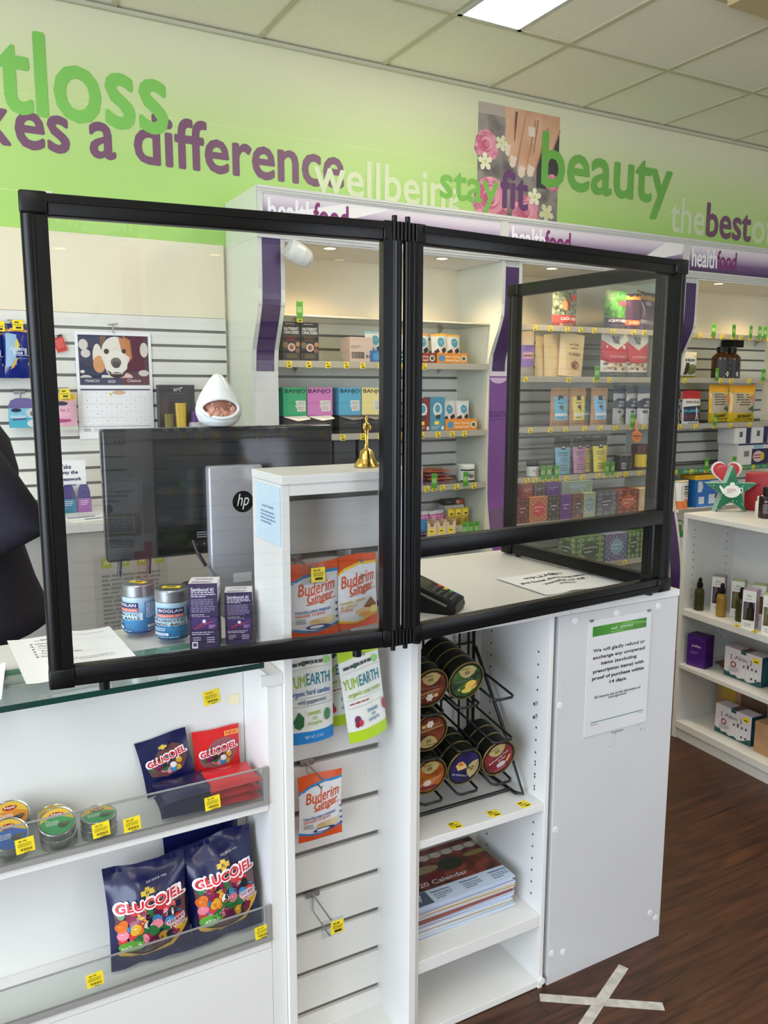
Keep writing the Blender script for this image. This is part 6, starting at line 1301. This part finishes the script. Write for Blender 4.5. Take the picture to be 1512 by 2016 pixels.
m.print_on([r(.03, .02, .97, .022, DK), r(.03, .97, .97, .975, DK), r(.03, .02, .035, .975, DK), r(.965, .02, .97, .975, DK), t('W', .55, .92, .07, .05, (70, 70, 80)), t('Changes to the sale of', .5, .83, .74, .045, (60, 60, 70), .02), t('some prescription', .5, .77, .6, .045, (60, 60, 70), .02), t('medicines', .5, .71, .36, .045, (60, 60, 70), .02), e(.5, .60, .07, .06, (60, 80, 120)), e(.58, .58, .05, .04, (170, 70, 70)), r(.05, .22, .95, .53, OL), r(.12, .26, .88, .49, (230, 230, 226)), l(.15, .28, .85, .47, 6, (90, 90, 96)), l(.15, .06, .85, .18, 4, (110, 110, 116))], .29, .325, (0, 0, 0), (-1, 0, 0), (0, 0, 1))
m.build('sheet', o)
# ------------------------------------------------------------------ white gondola shelf unit, right
GA = math.atan2(-.998, -.068)                 # local x runs along the front edge towards the viewer, local y into the unit
GO = Vector((2.714, 2.342, 0))
g = thing('gondola_unit', 'white two-sided shelf unit on the right with boxed oils', 'shelf unit', tuple(GO), GA)
L_ = 2.00
B(0, L_, 0, .56, .962, .982, WHITE).build('top_panel', g, bevel=.001)
B(0, .02, .001, .56, 0, .961, WHITE).build('end_panel', g, bevel=.001)
B(L_-.02, L_, .001, .56, 0, .961, WHITE).build('end_panel', g)
B(.02, L_-.02, .278, .29, .06, .961, WHITE).build('spine_panel', g)
B(.02, L_-.02, .012, .03, 0, .045, WHITE).build('kick_panel', g)
for z0, z1 in ((.547, .575), (.315, .333), (.047, .078)): B(.0205, L_-.0205, .002, .277, z0, z1, WHITE).build('shelf', g, bevel=.001)
for z0, z1 in ((.5, .52), (.047, .078)): B(.0205, L_-.0205, .291, .558, z0, z1, WHITE).build('shelf', g)
m = Mesh()
for y in (.045, .235):
    for k in range(10): m.box(.0200, .0206, y-.002, y+.002, .62+.032*k, .625+.032*k, HOLE)
    for k in range(2): m.box(.0200, .0206, y-.002, y+.002, .42+.032*k, .425+.032*k, HOLE)
m.build('pin_hole', g)
def gp(x, y, z): 
    c, s = math.cos(GA), math.sin(GA); return (GO.x+x*c-y*s, GO.y+x*s+y*c, z)
FR = GA            # a box whose front looks out of the unit: its -y is the unit's -y
# top of the unit
GSTAR = mottled('green_star_print', (8, 100, 66), (16, 118, 78), 20, .35)
def star_pts(R_, q): return [((R_ if k % 2 == 0 else q)*math.sin(PI*k/5), (R_ if k % 2 == 0 else q)*math.cos(PI*k/5)) for k in range(10)]
o = thing('star_gift_box', 'green star shaped gift box with white teapot label on the shelf unit', 'gift box', gp(.045, .205, .983), GA+math.radians(62))
st = star_pts(.108, .042); zoff = .108*math.cos(PI/5)
st = [(a, b+zoff) for a, b in st]
m = Mesh().prism(st, 'y', -.022, .026, GSTAR, M((150, 196, 190), .4))
S = []
q = random.Random(4)
for k in range(40):
    a, b = q.uniform(.1, .9), q.uniform(.05, .95)
    x, z = (a-.5)*.2, (b-.5)*.2
    an = (math.atan2(x, z) % (2*PI/5))-PI/5; rr_ = math.hypot(x, z)
    if rr_ < .045+.045*max(0, (abs(an)/(PI/5))**2*1.0) and rr_ > .03: S.append(e(a, b, .010, .010, (190, 222, 206)))
S += [e(.5, .5, .17, .13, (238, 238, 236)), e(.5, .645, .05, .035, (238, 238, 236)), p([(.36, .52), (.27, .62), (.24, .60), (.33, .44)], (238, 238, 236)), *[e(.68+.03*math.cos(a), .52+.05*math.sin(a), .012, .012, (238, 238, 236)) for a in [2*PI*k/10 for k in range(10)]], l(.40, .46, .60, .56, 3, (206, 130, 140))]
m.print_on(S, .21, .21, (-.105, -.022, zoff-.105), (1, 0, 0), (0, 0, 1)); m.build('star_body', o)
def heart(sx, sz, c): return [(c[0]+sx*16*math.sin(a)**3/16, c[1]+sz*(13*math.cos(a)-5*math.cos(2*a)-2*math.cos(3*a)-math.cos(4*a))/16) for a in [2*PI*k/48 for k in range(48)]]
o = thing('heart_card', 'red heart shaped card with white border behind the green star', 'card', gp(-.030, .258, .983), GA+math.radians(50))
B(-.003, .003, .0005, .0025, 0, .12, M((236, 232, 230), .5)).build('stick', o)
m = Mesh().prism(heart(.062, .062, (0, .155)), 'y', 0, .003, M((238, 232, 232), .5)); m.build('border', o)
m = Mesh().prism(heart(.053, .053, (0, .156)), 'y', -.0015, -.0002, M((206, 56, 66), .4)); m.print_on([e(.3, .66, .16, .13, (222, 120, 124)), e(.34, .6, .17, .14, (206, 66, 76))], .10, .10, (-.05, -.0016, .106), (1, 0, 0), (0, 0, 1)); m.build('heart_face', o)
o = thing('red_gift_box', 'deep red gift box with round white sticker and ribbon behind the star', 'gift box', gp(.13, .40, .983), GA+math.radians(32))
m = Mesh().rbox(-.13, .15, -.05, .05, 0, .160, mottled('red_gift_paper', (150, 22, 30), (160, 28, 36), 5, .4), .006); m.build('box_body', o)
m = Mesh().add([(.05+.0165*math.cos(a), -.0506,   .118+.0165*math.sin(a)) for a in [2*PI*k/24 for k in range(24)]], [tuple(range(24))], M((236, 230, 206), .5)); m.print_on([t('ECO', .5, .5, .6, .2, (120, 110, 90))], .033, .033, (.0335, -.0508, .1015), (1, 0, 0), (0, 0, 1)); m.build('round_sticker', o)
m = Mesh().prism([(-.02, .01), (.02, .0), (.03, .035), (0, .05)], 'y', -.075, -.073, M((198, 196, 216), .4)); m.prism([(.0, .03), (.035, .05), (.03, .065), (-.01, .05)], 'y', -.072, -.070, M((206, 204, 222), .4)); m.build('ribbon', o)
bottle('white_label_bottle', 'small bottle with white label at right edge before the red box', 'bottle', gp(.155, .255, .9825), .016, .075, M((222, 224, 214), .3), M((226, 220, 196), .4), .02, [r(0, 0, 1, .9, (228, 226, 214)), e(.5, .5, .14, .14, (190, 180, 90))], .5)
bottle('dark_lotion_bottle', 'dark brown lotion bottle with fine white text at right edge', 'bottle', gp(.235, .195, .9825), .026, .125, M((40, 24, 26), .2), BLACK, .03, [t('eco', .36, .82, .2, .1, (200, 196, 190)), l(.2, .15, .8, .7, 8, (150, 140, 140))], .4, a0=-200, a1=-20)
# first shelf: oils
OIL1 = clear('herb_oil', (150, 140, 96), 1.4, .02, .35, (96, 92, 60)); OIL2 = clear('golden_oil', (214, 190, 120), 1.4, .02, .45, (196, 164, 84))
HERB = M((56, 50, 32), .7)
def dropper(label, x, y, z, h, oil, parent=None, herbs=False):
    o = thing('dropper_bottle', label, 'bottle', gp(x, y, z), 0, 'glass dropper bottles')
    R_ = .0175*h/.12
    m = Mesh().lathe([(R_*.95, 0), (R_, .004), (R_, h*.56), (R_*.85, h*.64), (R_*.45, h*.69), (R_*.45, h*.72)], oil, seg=24)
    m.build('glass_body', o)
    if herbs:
        q = random.Random(int(x*1000)); m = Mesh()
        for k in range(16): a = q.uniform(0, 6.28); d = q.uniform(0, R_*.75); zz = q.uniform(.006, h*.5); m.tube([(d*math.cos(a), d*math.sin(a), zz), (d*math.cos(a+.7), d*math.sin(a+.7), zz+.008)], .0012, HERB, 4)
        m.build('herbs', o)
    Mesh().lathe([(R_*.62, h*.70), (R_*.62, h*.84), (R_*.4, h*.85), (R_*.38, h*.97), (R_*.2, h), (0, h)], BLACK, seg=20).build('dropper_cap', o)
    return o
def oilbox(label, x, y, z, h, lavender, rz, w=.050, d=.050):
    o = thing('window_box', label, 'box', gp(x, y, z), GA+rz, 'oil boxes with windows')
    sc = M((176, 150, 176) if lavender else (186, 190, 140), .5); Wm = M((234, 234, 230), .5)
    x_, y_ = w/2, d/2
    m = B(-x_, -x_+.0012, -y_, y_, 0, h, Wm); m.box(x_-.0012, x_, -y_, y_, 0, h, sc); m.box(-x_, x_, y_-.0012, y_, 0, h, sc); m.box(-x_, x_, -y_, y_, 0, .001, Wm); m.box(-x_, x_, -y_, y_, h-.0012, h, sc)
    m.box(-x_+.0012, x_-.0012, -y_, -y_+.0012, h*.70, h-.0012, Wm); m.box(-x_+.0012, x_-.0012, -y_, -y_+.0012, .001, h*.22, Wm); m.box(-x_+.0012, -x_+.004, -y_, -y_+.0012, h*.22, h*.70, Wm); m.box(x_-.004, x_-.0012, -y_, -y_+.0012, h*.22, h*.70, Wm)
    m.print_on([t('Riex', .5, .86, .36, .07, (60, 60, 70), 0, .3), l(.2, .76, .8, .79, 1, (130, 130, 136)), t('Lavender' if lavender else 'Jasmine', .5, .13, .5, .045, (80, 80, 84)), l(.25, .05, .75, .09, 1, (150, 150, 150))], w, h, (-x_, -y_, 0), (1, 0, 0), (0, 0, 1))
    m.print_on([l(.2, .2, .8, .7, 8, (150, 126, 150) if lavender else (160, 164, 116))], d, h, (x_, -y_, 0), (0, 1, 0), (0, 0, 1))
    m.build('carton', o)
    R_ = .014
    Mesh().lathe([(R_, .002), (R_, h*.46), (R_*.5, h*.54), (R_*.4, h*.66)], OIL1 if lavender else OIL2, seg=18).build('bottle', o)
    return o
ZG = .5755
dropper('dropper bottle of dark herb oil at left of the oil shelf', .062, .050, ZG, .138, OIL1, herbs=True)
dropper('dropper bottle of golden oil second on the oil shelf', .172, .058, ZG, .138, OIL2)
oilbox('lavender sided window box behind the dark herb oil bottle', .100, .120, ZG, .148, True, .55)
oilbox('green sided window box behind the golden oil bottle', .192, .130, ZG, .148, False, .55)
tub('wide_white_jar', 'wide white lidded jar at the back of the oil shelf', 'jar', gp(.150, .215, ZG), .044, .105, (222, 224, 222), (232, 232, 230), .028, [], -180, 0)
oilbox('green topped window box behind the two front boxes', .278, .150, ZG, .148, False, .55)
dropper('dark dropper bottle half hidden by the front lavender box', .255, .075, ZG, .138, OIL1)
oilbox('front lavender sided window box near the shelf edge', .335, .035, ZG, .152, True, .45)
oilbox('front green topped window box cut by the right edge', .425, .040, ZG, .152, False, .45)
oilbox('lavender topped window box behind the right-most box', .385, .120, ZG, .152, True, .5)
for k, xx in enumerate((.355, .42)): pass
tk = Mesh().box(-.014, .014, -.012, .012, 0, .0005, YEL); tk.print_on([r(.2, .2, .8, .5, INK)], .028, .024, (-.014, -.012, .0005), (1, 0, 0), (0, 1, 0))
for xx in (.300, .385): inst('price_ticket', bpy.data.meshes.get('shelf_ticket') or tk.build('shelf_ticket').data, g, (xx, .012, .5752))
if bpy.data.objects.get('shelf_ticket'): bpy.data.objects.remove(bpy.data.objects['shelf_ticket'])
# second and third shelf
PUK = (70, 20, 120)
carton('tea_box', 'deep violet tea box alone at left of the second shelf', 'box', gp(.074, .062, .3335), .084, .062, .135, PUK, [t('pukka', .5, .66, .48, .10, (214, 200, 230), .02), l(.2, .4, .65, .5, 3, (150, 110, 180)), *[p([(.1+.2*k, .03), (.15+.2*k, .16), (.2+.2*k, .03)], (92, 44, 140)) for k in range(4)], p([(.1, .86), (.5, .97), (.9, .86), (.9, .88), (.5, .985), (.1, .88)], (110, 70, 160))], (58, 16, 100), (52, 18, 88), GA+.22, right=[p([(.1+.3*k, .6), (.2+.3*k, .75), (.3+.3*k, .6), (.2+.3*k, .45)], (74, 34, 116)) for k in range(3)])
def gift(): return [*[r(.03+.09*k, .18, .032+.09*k, 1, (190, 184, 196)) for k in range(11)], t('[ Akin ]', .45, .70, .56, .17, (60, 60, 70)), r(.76, .74, .94, .92, YEL), r(.8, .78, .9, .82, INK), e(.25, .46, .075, .10, (110, 40, 44)), e(.25, .46, .045, .06, (226, 206, 196)), l(.14, .2, .42, .38, 5, (130, 126, 136)), *[r(.50+.11*k, .18, .57+.11*k, .46, (226, 226, 230)) for k in range(4)], *[r(.515+.11*k, .46, .555+.11*k, .60 if k == 1 else .54, (50, 34, 50)) for k in range(4)], *[r(.51+.11*k, .15, .56+.11*k, .22, (40, 40, 46)) for k in range(2, 4)],
          p([(0, 0), (0, .2), (.08, .14), (.14, .18), (.2, .08), (.32, .12), (.4, .04), (.55, .1), (.65, .02), (.8, .08), (.9, .16), (1, .22), (1, 0)], (30, 84, 84)), p([(.44, .90), (.58, .90), (.58, 1), (.44, 1)], (30, 84, 84))]
for z, xx, lab in ((.3335, .283, 'upper'), (.0785, .255, 'lower')):
    carton('gift_set_box', lab+' pale lilac gift set box with teal leaf edge', 'box', gp(xx, .105, z), .178, .062, .122, (222, 216, 226), gift(), (28, 66, 74), (206, 196, 206), GA+.02, 'lilac gift set boxes', topdec=[p([(.40, 0), (.60, 0), (.60, 1), (.40, 1)], (120, 70, 70)), r(.42, .0, .58, .4, (30, 84, 84))], right=[e(.4, .5, .3, .4, (44, 90, 96))])
for k, (xx, yy) in enumerate(((.10, .17), (.14, .21), (.17, .15))): 
    pouch('red_sachet', ['front', 'back', 'inner'][k]+' dull red sachet lying flat behind the violet tea box', 'sachet', gp(xx, yy-.02, .335+.004*k), .06, .075, .006, (130, 60, 66), [r(.2, .2, .8, .8, (160, 90, 90))], rotz=GA+.5*k, tilt=-PI/2+.05, kind='pillow', group='flat red sachets', nu=5, nv=5)
KB = mottled('brown_cardboard', (176, 138, 100), (188, 150, 110), 20, .7)
carton('brown_carton', 'brown carton with yellow label behind the lower gift box', 'box', gp(.105, .240, .0785), .13, .06, .16, KB, [r(.2, .55, .8, .9, (206, 170, 60)), l(.3, .3, .5, .5, 1, (90, 70, 50))], rotz=GA)
carton('brown_carton', 'darker brown carton right of the yellow labelled one', 'box', gp(.215, .240, .0785), .08, .06, .14, (120, 88, 70), [], rotz=GA)
carton('kraft_carton', 'plain kraft carton at the right end of the bottom shelf', 'box', gp(.455, .12, .0785), .16, .12, .125, KB, [], rotz=GA)
carton('kraft_carton', 'olive and brown carton at right end of the second shelf', 'box', gp(.475, .15, .3335), .16, .10, .12, (130, 110, 60), [r(0, .3, .3, .7, (206, 180, 60))], rotz=GA)
# ------------------------------------------------------------------ person behind the counter, seen from the back at the left edge
def skin_mesh(name, verts, edges, radii, mat, parent, sub=2, root=0):
    me = bpy.data.meshes.new(name); me.from_pydata(verts, edges, []); me.materials.append(mat)
    o = bpy.data.objects.new(name, me); COL.objects.link(o); o.parent = parent
    o.modifiers.new('skin', 'SKIN').use_smooth_shade = True
    if not me.skin_vertices: 
        bpy.context.view_layer.objects.active = o; me.skin_vertices  # layer is made with the modifier
    for i, rr_ in enumerate(radii):
        sv = me.skin_vertices[0].data[i]; sv.radius = rr_ if isinstance(rr_, tuple) else (rr_, rr_); sv.use_root = (i == root)
    s = o.modifiers.new('smooth', 'SUBSURF'); s.levels = sub; s.render_levels = sub
    return o
# local frame: x towards the person's front, y to the person's left, z up; the person faces away to the left
P = thing('person', 'person in a dark navy jacket standing at the left edge, elbow bent', 'person', (.03, 2.42, 0), math.radians(172))
SK = mottled('skin', (206, 158, 132), (214, 166, 140), 20, .5)
V = []; Ed = []; Rd = []
def node(pt, rad, par=None):
    V.append(pt); Rd.append(rad)
    if par is not None: Ed.append((par, len(V)-1))
    return len(V)-1
pel = node((0, 0, .93), (.13, .16)); bel = node((.01, 0, 1.06), (.11, .14), pel); che = node((.0, 0, 1.24), (.12, .165), bel); upc = node((-.01, 0, 1.35), (.09, .14), che)
nk = node((.0, 0, 1.44), .052, upc); nk2 = node((.015, 0, 1.49), .05, nk)
hd = node((.025, 0, 1.545), (.078, .068), nk2); hd2 = node((.02, 0, 1.61), (.095, .076), hd); hd3 = node((.012, 0, 1.67), (.075, .064), hd2)
def hand(wr, d, up, side, par):
    d = Vector(d).normalized(); up = Vector(up).normalized(); s = d.cross(up).normalized()
    w = Vector(wr); pm = node(tuple(w+d*.045), (.036, .02), par); pk = node(tuple(w+d*.08), (.038, .016), pm)
    for k in range(4):
        off = s*(.027-.018*k); L1 = (.036, .042, .039, .030)[k]
        a = node(tuple(w+d*.092+off), .0095, pk); b = node(tuple(w+d*(.092+L1)+off-up*.010), .0088, a); node(tuple(w+d*(.092+L1*1.6)+off-up*.030), .0078, b)
    a = node(tuple(w+d*.03+s*.036*side), .011, pm); b = node(tuple(w+d*.06+s*.055*side-up*.01), .0105, a); node(tuple(w+d*.088+s*.056*side-up*.02), .009, b)
ARM = {}
for sd, el, wr in ((1, (-.17, .20, 1.165), (.07, .16, 1.10)), (-1, (-.10, -.22, 1.15), (.14, -.14, 1.12))):
    sh = node((-.01, sd*.165, 1.375), .062, upc); e1 = node(tuple((Vector(V[sh])+Vector(el))/2), .052, sh); e2 = node(el, .043, e1)
    f1 = node(tuple((Vector(el)*.5+Vector(wr)*.5)), .040, e2); w1 = node(wr, .027, f1); ARM[sd] = (V[sh], el, wr)
    hand(wr, Vector(wr)-Vector(el), (0, 0, 1), -sd, w1)
for sd in (1, -1):
    h1 = node((0, sd*.085, .86), .088, pel); k1 = node((.01, sd*.09, .5), .056, h1); c1 = node((-.015, sd*.092, .36), .056, k1); an = node((-.01, sd*.092, .09), .036, c1); hl = node((-.02, sd*.093, .035), .033, an); node((.09, sd*.098, .03), (.036, .026), hl); 
body = skin_mesh('body', V, Ed, Rd, SK, P)
# face: eyes, nose, mouth, ears
m = Mesh()
for sd in (1, -1):
    m.lathe([(0, -.008), (.006, -.006), (.008, 0), (.006, .006), (0, .008)], M((236, 234, 230), .3), (.102, sd*.031, 1.60), 12)
    m.lathe([(0, -.004), (.0035, -.003), (.0045, 0), (.0035, .003), (0, .004)], M((50, 36, 30), .3), (.1085, sd*.031, 1.60), 10)
m.build('eyes', P)
m = Mesh().tube([(.105, 0, 1.595), (.118, 0, 1.572), (.127, 0, 1.558), (.105, 0, 1.552)], [.007, .009, .011, .008], SK, 8); m.build('nose', P)
Mesh().tube([(.098, -.022, 1.522), (.108, 0, 1.524), (.098, .022, 1.522)], [.003, .006, .003], M((170, 96, 90), .5), 8).build('mouth', P)
for sd in (1, -1): Mesh().lathe([(0, -.03), (.012, -.024), (.018, 0), (.012, .022), (0, .028)], SK, (.015, sd*.078, 1.59), 12, sy=.4).build('ear', P)
HAIR = mottled('dark_hair', (34, 26, 22), (56, 42, 34), 80, .5, 4, stretch=(1, 1, .1))
m = Mesh(); n = 20; rows = []
for j in range(11):
    ph_ = PI*j/10*.72; z = 1.615+.105*math.cos(ph_); rad = math.sin(ph_)
    for i in range(n):
        a = 2*PI*i/n; front = max(0, math.cos(a)); zz = max(z, 1.615+.055*front+(-.12 if front <= 0 else 0)*0) if j > 5 and front > .25 else z
        m.v.append((.008+(.104-.012*front)*rad*math.cos(a), .090*rad*math.sin(a), zz-(.06 if (j == 10 and front < .2) else 0)))
for j in range(10):
    for i in range(n): m.f.append((j*n+i, j*n+(i+1) % n, (j+1)*n+(i+1) % n, (j+1)*n+i)); m.fm.append(0); m.fs.append(True)
m.mats = [HAIR]; hr = m.build('hair', P)
# jacket: rings round the torso flaring to the hem, plus sleeves, as one garment
JK = mottled('navy_cloth', (20, 17, 34), (27, 23, 42), 60, .85, 3, .15)
m = Mesh(); n = 32
rings = [(1.455, .058, .062, .005), (1.435, .075, .10, 0), (1.405, .105, .180, -.01), (1.36, .128, .205, -.015), (1.28, .140, .205, -.02), (1.18, .140, .195, -.018), (1.08, .145, .195, -.015), (.98, .165, .215, -.02), (.90, .185, .235, -.028), (.85, .195, .245, -.032), (.848, .185, .235, -.032)]
for z, rx, ry, ox in rings:
    for i in range(n):
        a = 2*PI*i/n; f = 1+.03*math.sin(6*a+z*9)*max(0, 1.15-z)*2
        m.v.append((ox+rx*f*math.cos(a), ry*f*math.sin(a), z-.02*math.cos(a)*(z < .9)))
for j in range(len(rings)-1):
    for i in range(n): m.f.append((j*n+i, (j+1)*n+i, (j+1)*n+(i+1) % n, j*n+(i+1) % n)); m.fm.append(0); m.fs.append(True)
m.mats = [JK]; jk = m.build('jacket', P)
for sd in (1, -1):
    sh, el, wr = [Vector(q) for q in ARM[sd]]
    Mesh().tube([sh+Vector((0, -sd*.06, .012)), sh+Vector((0, sd*.012, -.01)), sh*.72+el*.28+Vector((-.005, sd*.014, 0)), sh*.4+el*.6, el+Vector((-.012, 0, -.002)), el*.75+wr*.25+Vector((0, 0, -.008)), el*.4+wr*.6, el*.12+wr*.88, el*.1+wr*.9], [.07, .083, .078, .072, .068, .063, .055, .050, .040], JK, 16).build('sleeve', jk)
TR = mottled('black_trousers', (24, 24, 28), (30, 30, 34), 60, .9)
m = Mesh()
for sd in (1, -1): m.tube([(0, sd*.08, .95), (0, sd*.088, .85), (.008, sd*.092, .5), (-.01, sd*.094, .3), (-.008, sd*.094, .075)], [.105, .112, .075, .07, .062], TR, 16)
m.build('trousers', P)
for sd in (1, -1): Mesh().rbox(-.055, .135, sd*.096-.045, sd*.096+.045, .0, .075, M((26, 24, 24), .4), .025, 3).build('shoe', P)
